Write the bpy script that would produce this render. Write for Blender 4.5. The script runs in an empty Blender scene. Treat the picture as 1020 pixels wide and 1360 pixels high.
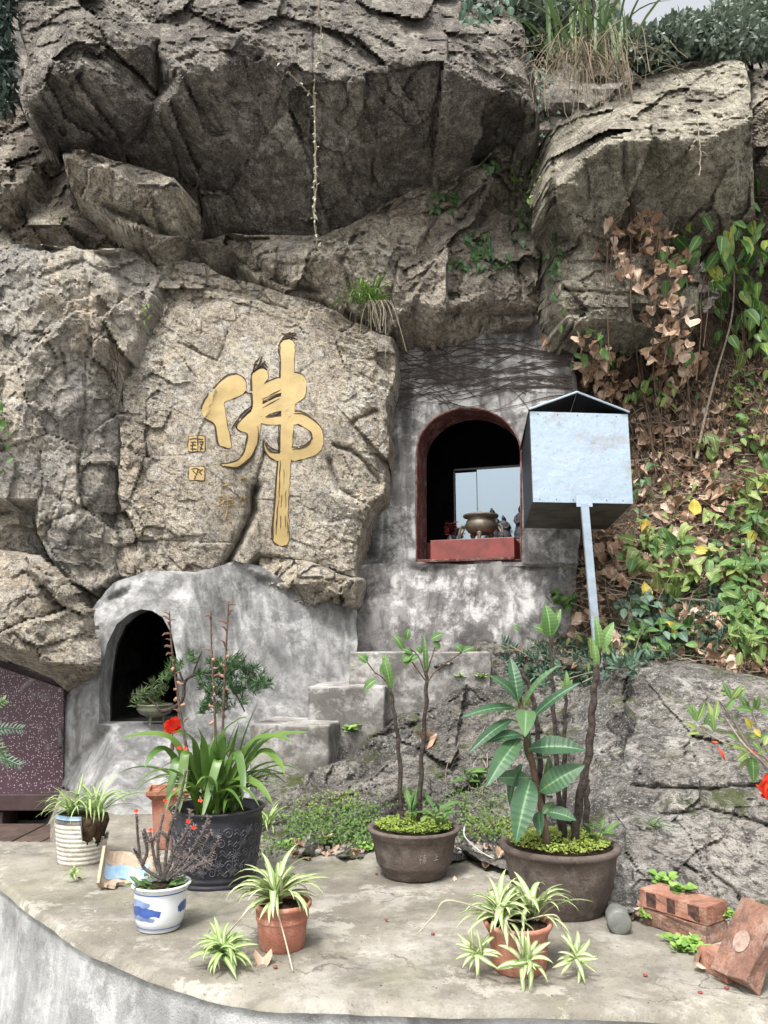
import bpy, math, random
import numpy as np
from mathutils import Vector, Matrix
from mathutils.geometry import delaunay_2d_cdt

random.seed(7); np.random.seed(7)
SC = bpy.context.scene
COL = SC.collection

# ------------------------------------------------------------------ camera, sky, sun, exposure
F = 1020.0; CX = 510.0; CY = 680.0; CAMZ = 0.85; PITCH = math.radians(10.3)
CP, SP = math.cos(PITCH), math.sin(PITCH)
cam_d = bpy.data.cameras.new("camera"); cam = bpy.data.objects.new("camera", cam_d); COL.objects.link(cam)
cam.location = (0, 0, CAMZ); cam.rotation_euler = (math.radians(90) + PITCH, 0, 0)
cam_d.sensor_width = 36; cam_d.sensor_fit = 'AUTO'; cam_d.lens = 36 * F / 1360
cam_d.clip_start = 0.05; cam_d.clip_end = 3000
SC.camera = cam

W = bpy.data.worlds.new("World"); SC.world = W; W.use_nodes = True
SUN_AZ, SUN_EL = 205, 58          # clockwise from +Y, degrees
nt = W.node_tree; nt.nodes.clear()
sky = nt.nodes.new('ShaderNodeTexSky'); sky.sky_type = 'NISHITA'; sky.sun_disc = False
sky.sun_elevation = math.radians(SUN_EL); sky.sun_rotation = math.radians(SUN_AZ)
sky.dust_density = 6; sky.air_density = 1.5
hs = nt.nodes.new('ShaderNodeHueSaturation'); hs.inputs['Saturation'].default_value = 0.2
bg = nt.nodes.new('ShaderNodeBackground'); bg.inputs['Strength'].default_value = 0.15
wo = nt.nodes.new('ShaderNodeOutputWorld')
nt.links.new(sky.outputs[0], hs.inputs['Color']); nt.links.new(hs.outputs[0], bg.inputs[0]); nt.links.new(bg.outputs[0], wo.inputs[0])
sun_d = bpy.data.lights.new("sun", 'SUN'); sun = bpy.data.objects.new("sun", sun_d); COL.objects.link(sun)
sun_d.energy = 1.9; sun_d.angle = math.radians(9); sun_d.color = (1, 0.975, 0.94)
az, el = math.radians(SUN_AZ), math.radians(SUN_EL)
sdir = Vector((math.sin(az) * math.cos(el), math.cos(az) * math.cos(el), math.sin(el)))
sun.rotation_euler = sdir.to_track_quat('Z', 'Y').to_euler()
vs = SC.view_settings
vs.view_transform = 'Standard'; vs.look = 'None'; vs.gamma = 1; vs.use_curve_mapping = False; vs.exposure = 0.9

# ------------------------------------------------------------------ helpers
def P(u, v, D):
    """point at distance D in front of the photographer for a sight line through picture point u, v"""
    x, z = ray(u, v); return Vector((x * D, D, CAMZ + z * D))
def ray(u, v):
    """sight line through picture point u, v: sideways and upward run per metre forward"""
    up = -(v - CY) / F; y = CP - up * SP
    return (u - CX) / F / y, (SP + up * CP) / y
def Dz(v, z=0.0):
    return (z - CAMZ) / ray(CX, v)[1]
def pix(p):
    """picture point of a world point"""
    y = p[1] * CP + (p[2] - CAMZ) * SP; z = -p[1] * SP + (p[2] - CAMZ) * CP
    return CX + F * p[0] / y, CY - F * z / y
def G(u, v, z=0.0):
    return P(u, v, Dz(v, z))

def props(o, label=None, cat=None, group=None, kind=None):
    if label: o['label'] = label
    if cat: o['category'] = cat
    if group: o['group'] = group
    if kind: o['kind'] = kind
    return o
def thing(name, label, cat, loc=(0, 0, 0), group=None, rotz=0):
    o = bpy.data.objects.new(name, None); COL.objects.link(o); o.location = loc; o.rotation_euler = (0, 0, rotz)
    o.empty_display_size = .05
    return props(o, label, cat, group)
def mesh(name, verts, faces, mat=None, smooth=False, uvs=None):
    me = bpy.data.meshes.new(name)
    me.from_pydata([tuple(v) for v in verts], [], [tuple(f) for f in faces])
    if uvs is not None:
        ul = me.uv_layers.new(name='UVMap')
        li = np.empty(len(me.loops), dtype=np.int32); me.loops.foreach_get('vertex_index', li)
        ul.data.foreach_set('uv', np.asarray(uvs, dtype=np.float32)[li].ravel())
    if mat: me.materials.append(mat)
    if smooth: me.polygons.foreach_set('use_smooth', [True] * len(me.polygons))
    me.update(); return me
def link(name, me, parent=None, M=None, kind=None):
    """one object from a mesh; M is a world matrix (or a world location)"""
    o = bpy.data.objects.new(name, me); COL.objects.link(o)
    if M is None: M = Matrix.Identity(4)
    elif not isinstance(M, Matrix): M = Matrix.Translation(M)
    if parent is not None:
        o.parent = parent
        o.matrix_basis = wm(parent).inverted() @ M
    else: o.matrix_basis = M
    if kind: o['kind'] = kind
    return o
def wm(o):
    M = o.matrix_basis.copy()
    while o.parent: o = o.parent; M = o.matrix_basis @ M
    return M
def rebase(me, c):
    me.transform(Matrix.Translation(-Vector(c)))
    return me
class MB:
    def __init__(s): s.v = []; s.f = []; s.uv = []
    def add(s, v, f, uv=None):
        n = len(s.v); s.v += [tuple(p) for p in v]; s.f += [tuple(i + n for i in q) for q in f]
        s.uv += list(uv) if uv is not None else [(0, 0)] * len(v)
        return s
    def addM(s, vf, M):
        v, f = vf[0], vf[1]; uv = vf[2] if len(vf) > 2 else None
        return s.add([M @ Vector(p) for p in v], f, uv)
    def mesh(s, name, mat=None, smooth=False): return mesh(name, s.v, s.f, mat, smooth, s.uv)
def tube(pts, rad, sides=6, cap=True):
    pts = [Vector(p) for p in pts]; n = len(pts)
    if not hasattr(rad, '__len__'): rad = [rad] * n
    v = []; f = []
    ref = Vector((0.31, 0.17, 0.93)).normalized()
    prev = None
    for i, p in enumerate(pts):
        t = (pts[min(i + 1, n - 1)] - pts[max(i - 1, 0)])
        t = t.normalized() if t.length > 1e-9 else Vector((0, 0, 1))
        a = (prev - t * prev.dot(t)) if prev is not None else t.cross(ref)
        if a.length < 1e-6: a = t.cross(Vector((1, 0, 0)))
        a.normalize(); prev = a; b = t.cross(a)
        for k in range(sides):
            th = 2 * math.pi * k / sides
            v.append(p + (a * math.cos(th) + b * math.sin(th)) * rad[i])
    for i in range(n - 1):
        for k in range(sides):
            k2 = (k + 1) % sides
            f.append((i * sides + k, i * sides + k2, (i + 1) * sides + k2, (i + 1) * sides + k))
    if cap:
        f.append(tuple(range(sides))[::-1]); f.append(tuple((n - 1) * sides + k for k in range(sides)))
    return v, f
def lathe(prof, seg=48, close=False, wob=None):
    v = []; f = []; uv = []
    n = len(prof)
    for i, (r, z) in enumerate(prof):
        for k in range(seg):
            th = 2 * math.pi * k / seg
            rr = r * (1 + (wob(th, z) if wob else 0))
            v.append((rr * math.cos(th), rr * math.sin(th), z)); uv.append((k / seg, i / (n - 1)))
    for i in range(n - 1):
        for k in range(seg):
            k2 = (k + 1) % seg
            f.append((i * seg + k, i * seg + k2, (i + 1) * seg + k2, (i + 1) * seg + k))
    if close:
        f.append(tuple(range(seg))[::-1]); f.append(tuple((n - 1) * seg + k for k in range(seg)))
    return v, f, uv
def box(x0, x1, y0, y1, z0, z1, b=0.0):
    if b <= 0:
        v = [(x, y, z) for z in (z0, z1) for y in (y0, y1) for x in (x0, x1)]
        return v, [(0, 2, 3, 1), (4, 5, 7, 6), (0, 1, 5, 4), (2, 6, 7, 3), (0, 4, 6, 2), (1, 3, 7, 5)]
    import bmesh
    bm = bmesh.new(); v, f = box(x0, x1, y0, y1, z0, z1)
    vs_ = [bm.verts.new(p) for p in v]
    for q in f: bm.faces.new([vs_[i] for i in q])
    bmesh.ops.bevel(bm, geom=list(bm.edges), offset=b, segments=2, affect='EDGES', profile=.5)
    bm.verts.index_update()
    r = [tuple(x.co) for x in bm.verts], [tuple(x.index for x in q.verts) for q in bm.faces]
    bm.free(); return r
def catmull(pts, n=8):
    pts = [Vector(p) for p in pts]; o = []
    for i in range(len(pts) - 1):
        p0 = pts[max(i - 1, 0)]; p1 = pts[i]; p2 = pts[i + 1]; p3 = pts[min(i + 2, len(pts) - 1)]
        for k in range(n):
            t = k / n
            o.append(0.5 * ((2 * p1) + (p2 - p0) * t + (2 * p0 - 5 * p1 + 4 * p2 - p3) * t * t + (3 * p1 - p0 - 3 * p2 + p3) * t ** 3))
    o.append(pts[-1]); return o

# ------------------------------------------------------------------ noise (numpy)
def _h(ix, iy, iz, s):
    x = (ix.astype(np.int64) * 374761393 + iy.astype(np.int64) * 668265263 + iz.astype(np.int64) * 2147483647 + s * 974634777) & 0xffffffff
    x = ((x ^ (x >> 13)) * 1274126177) & 0xffffffff
    x = (x ^ (x >> 16)) & 0xffffff
    return x / float(0xffffff)
def vnoise(x, y, z, s=0):
    ix, iy, iz = np.floor(x), np.floor(y), np.floor(z)
    fx, fy, fz = x - ix, y - iy, z - iz
    fx, fy, fz = [t * t * t * (t * (t * 6 - 15) + 10) for t in (fx, fy, fz)]
    r = 0
    for dx in (0, 1):
        for dy in (0, 1):
            for dz in (0, 1):
                r = r + _h(ix + dx, iy + dy, iz + dz, s) * (fx if dx else 1 - fx) * (fy if dy else 1 - fy) * (fz if dz else 1 - fz)
    return r * 2 - 1
def fbm(x, y, z, oc=5, s=0, g=0.5, ridged=False):
    a = 1; r = 0; t = 0
    for i in range(oc):
        n = vnoise(x, y, z, s + i * 17)
        if ridged: n = 1 - 2 * np.abs(n)
        r = r + a * n; t += a; a *= g; x, y, z = x * 2.03 + 5.1, y * 2.03 + 1.7, z * 2.03 + 9.2
    return r / t
def facets(x, y, s=0, tilt=1.0, off=0.5):
    """angular chunks: nearest cell carries its own tilted plane; returns height and distance to the joint"""
    ix, iy = np.floor(x), np.floor(y)
    b1 = np.full(x.shape, 9.0); b2 = np.full(x.shape, 9.0); val = np.zeros(x.shape)
    for dx in (-1, 0, 1):
        for dy in (-1, 0, 1):
            cx, cy = ix + dx, iy + dy; z = np.zeros_like(cx)
            px = cx + _h(cx, cy, z, s); py = cy + _h(cx, cy, z, s + 1)
            d = (x - px) ** 2 + (y - py) ** 2
            h = (x - px) * (_h(cx, cy, z, s + 2) - .5) * 2 * tilt + (y - py) * (_h(cx, cy, z, s + 3) - .5) * 2 * tilt + (_h(cx, cy, z, s + 4) - .5) * off
            m = d < b1
            b2 = np.where(m, b1, np.minimum(b2, d)); b1 = np.where(m, d, b1); val = np.where(m, h, val)
    return val, np.sqrt(b2) - np.sqrt(b1)

# ------------------------------------------------------------------ materials
def new_mat(name):
    m = bpy.data.materials.new(name); m.use_nodes = True; nt = m.node_tree
    return m, nt, nt.nodes['Principled BSDF']
def N(nt, typ, **kw):
    n = nt.nodes.new(typ)
    for k, v in kw.items():
        if k in n.inputs: n.inputs[k].default_value = v
        else: setattr(n, k, v)
    return n
def ramp(nt, fac, stops):
    r = nt.nodes.new('ShaderNodeValToRGB'); e = r.color_ramp.elements
    while len(e) < len(stops): e.new(.5)
    for i, (p, c) in enumerate(stops):
        e[i].position = p; e[i].color = (*c, 1) if hasattr(c, '__len__') else (c, c, c, 1)
    nt.links.new(fac, r.inputs[0]); return r.outputs[0]
def mix(nt, fac, a, b, mode='MIX'):
    m = nt.nodes.new('ShaderNodeMix'); m.data_type = 'RGBA'; m.blend_type = mode
    for i, x in ((0, fac), (6, a), (7, b)):
        if isinstance(x, bpy.types.NodeSocket): nt.links.new(x, m.inputs[i])
        elif i == 0: m.inputs[0].default_value = x
        else: m.inputs[i].default_value = (*x, 1)
    return m.outputs[2]
def tex(nt, co, scale, detail=8, rough=.6, dist=0, typ='noise', stretch=None):
    if stretch is not None:
        mp = N(nt, 'ShaderNodeMapping'); mp.inputs['Scale'].default_value = stretch; nt.links.new(co, mp.inputs[0]); co = mp.outputs[0]
    if typ == 'noise':
        t = N(nt, 'ShaderNodeTexNoise'); t.inputs['Scale'].default_value = scale; t.inputs['Detail'].default_value = detail
        t.inputs['Roughness'].default_value = rough; t.inputs['Distortion'].default_value = dist; nt.links.new(co, t.inputs[0]); return t.outputs[0]
    t = N(nt, 'ShaderNodeTexVoronoi'); t.feature = 'DISTANCE_TO_EDGE' if typ == 'edge' else 'F1'; t.inputs['Scale'].default_value = scale
    nt.links.new(co, t.inputs['Vector']); return t.outputs['Distance']
def bump(nt, bsdf, hs_, dist=0.02):
    """hs_: list of (height socket, strength) chained"""
    prev = None
    for h, s in hs_:
        b = N(nt, 'ShaderNodeBump'); b.inputs['Strength'].default_value = s; b.inputs['Distance'].default_value = dist
        nt.links.new(h, b.inputs['Height'])
        if prev: nt.links.new(prev, b.inputs['Normal'])
        prev = b.outputs[0]
    nt.links.new(prev, bsdf.inputs['Normal'])
def coord(nt, world=True):
    if world: return N(nt, 'ShaderNodeNewGeometry').outputs['Position']
    return N(nt, 'ShaderNodeTexCoord').outputs['Object']

def rock_mat(name, cols, patch=2.2, stain=(.06, .05, .045), stain_amt=.35, pale=(.6, .58, .54), pale_amt=.3, streak=0.0, crack=.6, moss=0.0, rough=.92):
    m, nt, b = new_mat(name); co = coord(nt); L = nt.links
    n1 = tex(nt, co, patch, 10, .66, .15); n2 = tex(nt, co, patch * 4.3, 9, .72, 0); n3 = tex(nt, co, 60, 6, .75)
    mott = tex(nt, co, 22, 8, .72)
    c = ramp(nt, n1, [(.32, cols[0]), (.45, cols[1]), (.56, cols[2]), (.68, cols[-1])])
    c = mix(nt, ramp(nt, n2, [(.5, 0), (.62, pale_amt)]), c, pale)
    c = mix(nt, ramp(nt, mott, [(.42, stain_amt), (.53, 0)]), c, stain)
    st = tex(nt, co, patch * 1.6, 10, .7, .15)
    c = mix(nt, ramp(nt, st, [(.36, stain_amt), (.5, 0)]), c, stain)
    if streak:
        s = tex(nt, co, 3.2, 8, .65, .5, stretch=(3.0, 3.0, .32))
        c = mix(nt, ramp(nt, s, [(.42, streak), (.55, 0)]), c, stain)
    ck = N(nt, 'ShaderNodeTexVoronoi'); ck.feature = 'DISTANCE_TO_EDGE'; ck.inputs['Scale'].default_value = 3.3
    wv = N(nt, 'ShaderNodeTexNoise'); wv.inputs['Scale'].default_value = 3; wv.inputs['Detail'].default_value = 7; L.new(co, wv.inputs[0])
    va = N(nt, 'ShaderNodeVectorMath', operation='MULTIPLY_ADD'); L.new(wv.outputs['Color'], va.inputs[0]); va.inputs[1].default_value = (.9, .9, .9); L.new(co, va.inputs[2])
    L.new(va.outputs[0], ck.inputs['Vector'])
    msk = ramp(nt, tex(nt, co, 1.7, 4, .5), [(.45, 1), (.58, 0)])
    ckr = ramp(nt, ck.outputs['Distance'], [(0, 1), (.022, 0)])
    ckm = mix(nt, 1.0, ckr, msk, 'MULTIPLY')
    c = mix(nt, mix(nt, 1.0, ckm, (crack,) * 3, 'MULTIPLY'), c, stain)
    ck2 = N(nt, 'ShaderNodeTexVoronoi'); ck2.feature = 'DISTANCE_TO_EDGE'; ck2.inputs['Scale'].default_value = 9.5
    va2 = N(nt, 'ShaderNodeVectorMath', operation='MULTIPLY_ADD'); L.new(wv.outputs['Color'], va2.inputs[0]); va2.inputs[1].default_value = (.4, .4, .4); L.new(co, va2.inputs[2]); L.new(va2.outputs[0], ck2.inputs['Vector'])
    ck2m = mix(nt, 1.0, ramp(nt, ck2.outputs['Distance'], [(0, 1), (.035, 0)]), ramp(nt, tex(nt, co, 2.9, 5, .6), [(.47, 0), (.58, 1)]), 'MULTIPLY')
    c = mix(nt, mix(nt, 1.0, ck2m, (crack * .8,) * 3, 'MULTIPLY'), c, stain)
    pit = ramp(nt, tex(nt, co, 130, 3, .6), [(.36, .7), (.43, 0)]); c = mix(nt, pit, c, stain)
    pit2 = ramp(nt, tex(nt, co, 48, 4, .65), [(.36, .75), (.42, 0)]); c = mix(nt, pit2, c, stain)
    fl = ramp(nt, tex(nt, co, 75, 4, .7), [(.56, 0), (.63, .6)]); c = mix(nt, fl, c, pale)
    if moss:
        mm = ramp(nt, tex(nt, co, 4.0, 9, .7, .3), [(.55, 0), (.62, moss)])
        nz = N(nt, 'ShaderNodeSeparateXYZ'); L.new(N(nt, 'ShaderNodeNewGeometry').outputs['Normal'], nz.inputs[0])
        up = ramp(nt, nz.outputs[2], [(.0, 0), (.6, 1)])
        c = mix(nt, mix(nt, 1.0, mm, up, 'MULTIPLY'), c, (.07, .09, .02))
    L.new(c, b.inputs['Base Color']); b.inputs['Roughness'].default_value = rough
    b.inputs['Specular IOR Level'].default_value = .25
    bump(nt, b, [(n2, .35), (mott, .7), (n3, .8), (mix(nt, 1.0, ckm, (1, 1, 1), 'DIFFERENCE'), .35), (mix(nt, 1.0, ck2m, (1, 1, 1), 'DIFFERENCE'), .3), (mix(nt, 1.0, pit2, (1, 1, 1), 'DIFFERENCE'), .4)], .03)
    return m
def plain(name, col, rough=.7, metal=0, var=.0, vs_=20, bmp=0, spec=.5, obj=True, col2=None, bs=60):
    m, nt, b = new_mat(name); b.inputs['Roughness'].default_value = rough; b.inputs['Metallic'].default_value = metal
    b.inputs['Specular IOR Level'].default_value = spec
    if var or bmp or col2:
        co = coord(nt, not obj); n = tex(nt, co, vs_, 7, .65, .3)
        c2 = col2 if col2 else tuple(x * (1 - var) for x in col)
        nt.links.new(ramp(nt, n, [(.38, c2), (.6, col)]), b.inputs['Base Color'])
        if bmp: bump(nt, b, [(tex(nt, co, bs, 6, .65), bmp)], .01)
    else: b.inputs['Base Color'].default_value = (*col, 1)
    return m
def leaf_mat(name, cols, rough=.5, vein=True, stripe=None, trans=.25, glint=.4, uvtip=None):
    """cols: dark..light variants picked per object and by place; stripe = centre colour for two-tone blades"""
    m, nt, b = new_mat(name); L = nt.links
    oi = N(nt, 'ShaderNodeObjectInfo'); co = coord(nt)
    n = tex(nt, co, 14, 3, .5)
    ad = N(nt, 'ShaderNodeMath', operation='MULTIPLY_ADD'); L.new(oi.outputs['Random'], ad.inputs[0]); ad.inputs[1].default_value = .55; 
    ml = N(nt, 'ShaderNodeMath', operation='MULTIPLY'); L.new(n, ml.inputs[0]); ml.inputs[1].default_value = .5; L.new(ml.outputs[0], ad.inputs[2])
    k = len(cols)
    c = ramp(nt, ad.outputs[0], [(.15 + .7 * i / max(k - 1, 1), q) for i, q in enumerate(cols)])
    uv = N(nt, 'ShaderNodeUVMap'); sx = N(nt, 'ShaderNodeSeparateXYZ'); L.new(uv.outputs[0], sx.inputs[0])
    cd = N(nt, 'ShaderNodeMath', operation='SUBTRACT'); L.new(sx.outputs[0], cd.inputs[0]); cd.inputs[1].default_value = .5
    ab = N(nt, 'ShaderNodeMath', operation='ABSOLUTE'); L.new(cd.outputs[0], ab.inputs[0])
    if stripe:
        w = N(nt, 'ShaderNodeTexNoise'); w.inputs['Scale'].default_value = 18; L.new(uv.outputs[0], w.inputs[0])
        a2 = N(nt, 'ShaderNodeMath', operation='MULTIPLY_ADD'); L.new(w.outputs[0], a2.inputs[0]); a2.inputs[1].default_value = .12; L.new(ab.outputs[0], a2.inputs[2])
        c = mix(nt, ramp(nt, a2.outputs[0], [(.24, 1), (.29, 0)]), c, stripe)
    elif vein:
        c = mix(nt, ramp(nt, ab.outputs[0], [(.02, .45), (.06, 0)]), c, tuple(min(1, x * 2.2 + .03) for x in cols[-1]))
    c = mix(nt, ramp(nt, tex(nt, co, 55, 4, .7), [(.30, .55), (.37, 0)]), c, (.22, .15, .06))
    if uvtip:
        c = mix(nt, ramp(nt, sx.outputs[1], [(.82, 0), (1, 1)]), c, uvtip)
    L.new(c, b.inputs['Base Color']); b.inputs['Roughness'].default_value = rough; b.inputs['Specular IOR Level'].default_value = glint
    if vein:
        wv = N(nt, 'ShaderNodeTexWave'); wv.inputs['Scale'].default_value = 3.2; wv.bands_direction = 'Y'; L.new(uv.outputs[0], wv.inputs[0])
        bump(nt, b, [(wv.outputs[1], .25)], .002)
    if trans:
        tr = N(nt, 'ShaderNodeBsdfTranslucent'); L.new(c, tr.inputs[0]); mx = N(nt, 'ShaderNodeMixShader'); mx.inputs[0].default_value = trans
        L.new(b.outputs[0], mx.inputs[1]); L.new(tr.outputs[0], mx.inputs[2]); L.new(mx.outputs[0], nt.nodes['Material Output'].inputs[0])
    return m

TAN = rock_mat('rock_tan', [(0.291, 0.241, 0.185), (0.470, 0.403, 0.308), (0.571, 0.504, 0.392), (0.650, 0.616, 0.538)], patch=1.8, stain_amt=.55, pale_amt=.6, pale=(.66, .64, .60))
GREY = rock_mat('rock_grey', [(.28, .26, .24), (.45, .415, .36), (.60, .53, .42), (.66, .55, .40)], patch=1.6, stain=(.12, .112, .10), stain_amt=.5, streak=.45, pale_amt=.5, pale=(.60, .58, .55))
DARK = rock_mat('rock_dark', [(.15, .132, .115), (.235, .21, .18), (.33, .30, .255), (.56, .52, .44)], patch=1.9, stain=(.065, .057, .052), stain_amt=.6, streak=.65, pale_amt=.55, pale=(.54, .50, .43))
BROWN = rock_mat('rock_brown', [(.20, .165, .13), (.34, .29, .235), (.50, .44, .355), (.62, .56, .47)], patch=2.3, stain=(.065, .055, .047), stain_amt=.55, streak=.35, pale_amt=.5, pale=(.60, .56, .48))
OLIVE = rock_mat('rock_olive', [(.20, .175, .135), (.36, .325, .25), (.54, .50, .39), (.66, .62, .49)], patch=2.2, stain=(.07, .06, .053), stain_amt=.55, pale_amt=.5, pale=(.66, .63, .52), streak=.35)
SLOPE = rock_mat('rock_slope', [(.085, .082, .08), (.17, .16, .15), (.29, .27, .24), (.48, .44, .39)], patch=1.1, stain=(.04, .037, .034), stain_amt=.75, pale_amt=.7, pale=(.62, .59, .54), moss=.8, crack=.12)

# ------------------------------------------------------------------ rock masses
def seg_dist(px, py, poly, closed=True):
    d = np.full(px.shape, 1e9); n = len(poly)
    for i in range(n if closed else n - 1):
        ax, ay = poly[i]; bx, by = poly[(i + 1) % n]
        ex, ey = bx - ax, by - ay; l2 = ex * ex + ey * ey + 1e-9
        t = np.clip(((px - ax) * ex + (py - ay) * ey) / l2, 0, 1)
        d = np.minimum(d, (px - ax - t * ex) ** 2 + (py - ay - t * ey) ** 2)
    return np.sqrt(d)
def inside(px, py, poly):
    r = np.zeros(px.shape, bool); n = len(poly)
    for i in range(n):
        ax, ay = poly[i]; bx, by = poly[(i + 1) % n]
        if ay == by: continue
        c = ((ay > py) != (by > py)) & (px < (bx - ax) * (py - ay) / (by - ay) + ax)
        r ^= c
    return r
def interp(ctrl, px, py):
    """piecewise planar depth through the control points, so ridges stay sharp; outside the hull inverse-distance"""
    c = np.array(ctrl, float); w = np.zeros(px.shape); a = np.zeros(px.shape)
    for x, y, d in c:
        q = 1 / ((px - x) ** 2 + (py - y) ** 2 + 40) ** 1.6
        w += q; a += q * d
    base = a / w
    vs2, _, fs, ov, _, _ = delaunay_2d_cdt([Vector((x, y)) for x, y, _ in c], [], [], 0, 1e-4)
    dd = [c[o[0]][2] if o else base.mean() for o in ov]
    out = base.copy()
    for f in fs:
        (x0, y0), (x1, y1), (x2, y2) = [vs2[i] for i in f]
        det = (y1 - y2) * (x0 - x2) + (x2 - x1) * (y0 - y2)
        if abs(det) < 1e-6: continue
        l0 = ((y1 - y2) * (px - x2) + (x2 - x1) * (py - y2)) / det
        l1 = ((y2 - y0) * (px - x2) + (x0 - x2) * (py - y2)) / det
        l2 = 1 - l0 - l1
        m = (l0 >= -1e-6) & (l1 >= -1e-6) & (l2 >= -1e-6)
        out = np.where(m, l0 * dd[f[0]] + l1 * dd[f[1]] + l2 * dd[f[2]], out)
    return out
def box_blur(a, k):
    for ax in (0, 1):
        s = np.zeros_like(a)
        for i in range(-k, k + 1): s += np.roll(a, i, ax)
        a = s / (2 * k + 1)
    return a
FIELDS = {}
def rock(name, outline, ctrl, mat, label=None, cat='rock', step=2.6, amp=1.0, edge=.018, ew=5, margin=14, seed=0, cracks=(), calm=None, warp=7.0, kind=None, blur=1, back=.45, chunk=1.0, strat=(0.5, 1.0), soil=False, S=1.3, ledges=None):
    ctrl = list(ctrl) + [(x + 220, y, d) for x, y, d in ctrl if 1100 < x < 1130] + [(x - 180, y, d) for x, y, d in ctrl if -100 < x < -85]
    outline = [(x + 220 if 1100 < x < 1130 else x - 180 if -100 < x < -85 else x, y) for x, y in outline]
    o = np.array(outline, float)
    x0, y0 = o.min(0) - margin; x1, y1 = o.max(0) + margin
    xs = np.arange(x0, x1 + step, step); ys = np.arange(y0, y1 + step, step)
    U, V = np.meshgrid(xs, ys)
    Uw = U + warp * fbm(U / 38, V / 38, U * 0 + seed, 4, seed + 5); Vw = V + warp * fbm(U / 38, V / 38, U * 0 + seed + 9.5, 4, seed + 77)
    d = seg_dist(Uw, Vw, outline); d = np.where(inside(Uw, Vw, outline), d, -d)
    D = interp(ctrl, Uw, Vw)
    if blur: D = box_blur(np.pad(D, blur, 'edge'), blur)[blur:-blur, blur:-blur]
    RX, RZ = ray(U, V)
    X = RX * D; Z = CAMZ / S + RZ * D
    # displacement in metres
    ca, sa = math.cos(strat[0]), math.sin(strat[0])
    A = X * ca + Z * sa; B = (-X * sa + Z * ca)
    wx = .12 * fbm(X * 3, Z * 3, D * 3, 3, seed + 31); wz = .12 * fbm(X * 3, Z * 3, D * 3, 3, seed + 32)
    yx = .03 * fbm(X * 9, Z * 9, D * 3, 3, seed + 33); yz = .03 * fbm(X * 9, Z * 9, D * 3, 3, seed + 34)
    f1, e1 = facets((A + wx * .2) * 1.7, (B + wz * .2) * 2.2, seed + 1, .9, .22)
    f2, e2 = facets((A + yx) * 4.0, (B + yz) * 6.0, seed + 2, .9, .25)
    f3, e3 = facets((A + yx * .4) * 10, (B + yz * .4) * 14, seed + 3, .9, .35)
    f4, e4 = facets((A + yz * .15) * 24, (B + yx * .15) * 32, seed + 12, .9, .4)
    h = .24 * f1 + .10 * f2 + .036 * f3 + .03 * fbm(X * 2.2, Z * 2.2, D * 2, 3, seed + 3)
    h = h * chunk + .012 * f4
    h += .016 * fbm(X * 9, Z * 9, D * 9, 5, seed + 4, .6) + .007 * fbm(A * 18, B * 30, D * 9, 4, seed + 6, .6, True)
    gate = np.clip(fbm(X * 1.5, Z * 1.5, D, 3, seed + 8) * 3 + .4, 0, 1) * (.15 if S == 1.0 else 1)
    h -= chunk * gate * (.040 * np.exp(-e1 / .014) + .022 * np.exp(-e2 / .03))
    if soil: h = .05 * fbm(X * 3, Z * 3, D * 2, 4, seed) + .03 * fbm(X * 14, Z * 14, D * 12, 5, seed + 4, .65) + .01 * f3
    k = np.ones_like(h) * amp
    if calm:
        for cx, cy, rx, ry, q in calm:
            r2 = ((U - cx) / rx) ** 2 + ((V - cy) / ry) ** 2
            k *= 1 - (1 - q) * np.clip(1.6 - 1.2 * r2, 0, 1)
    D = (D - h * k) * S
    if ledges:
        dx, dy, per, am = ledges; q = (Uw * dx + Vw * dy) / per + .55 * fbm(U / 90, V / 90, U * 0, 4, seed + 51); fr = q - np.floor(q)
        D = D + am * (np.where(fr < .86, fr / .86, (1 - fr) / .14) - .5) * (.5 + .5 * _h(np.floor(q), np.floor(q * 0), np.floor(q * 0), seed)) * np.clip(.7 + 1.5 * fbm(U / 60, V / 60, U * 0, 3, seed + 52), 0, 1.3)
    for poly, cw, cd in cracks:
        dc = seg_dist(Uw, Vw, poly, False)
        D = D + S * cd * np.exp(-(dc / (cw * .75)) ** 1.4)
    t = np.clip(d / ew, 0, 1)
    push = S * edge * (1 - np.sqrt(np.clip(1 - (1 - t) ** 2, 0, 1))) + np.where(d < 0, np.clip(-d / (margin * .8), 0, 1) * back, 0)
    PX = RX * D; PY = D + push; PZ = CAMZ + RZ * D
    FIELDS[name] = (x0, y0, step, D)
    ny, nx = U.shape
    keepv = d > -margin * .85
    idx = np.arange(nx * ny).reshape(ny, nx)
    q = keepv[:-1, :-1] & keepv[1:, :-1] & keepv[:-1, 1:] & keepv[1:, 1:]
    fa = np.stack([idx[:-1, :-1], idx[1:, :-1], idx[1:, 1:], idx[:-1, 1:]], -1)[q]
    used = np.unique(fa); rem = np.full(nx * ny, -1); rem[used] = np.arange(len(used)); fa = rem[fa]
    co = np.stack([PX, PY, PZ], -1).reshape(-1, 3)[used]
    base = np.array([co[:, 0].mean(), co[:, 1].mean(), co[:, 2].min()]); co = co - base
    me = bpy.data.meshes.new(name); me.vertices.add(len(co)); me.vertices.foreach_set('co', co.ravel())
    me.loops.add(fa.size); me.loops.foreach_set('vertex_index', fa.ravel().astype(np.int32))
    me.polygons.add(len(fa)); me.polygons.foreach_set('loop_start', np.arange(0, fa.size, 4, dtype=np.int32))
    me.polygons.foreach_set('use_smooth', np.zeros(len(fa), bool))
    me.update(calc_edges=True); me.validate(); me.materials.append(mat)
    ob = link(name, me, None, Vector(base))
    return props(ob, label, cat if label else None, None, kind)
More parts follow.
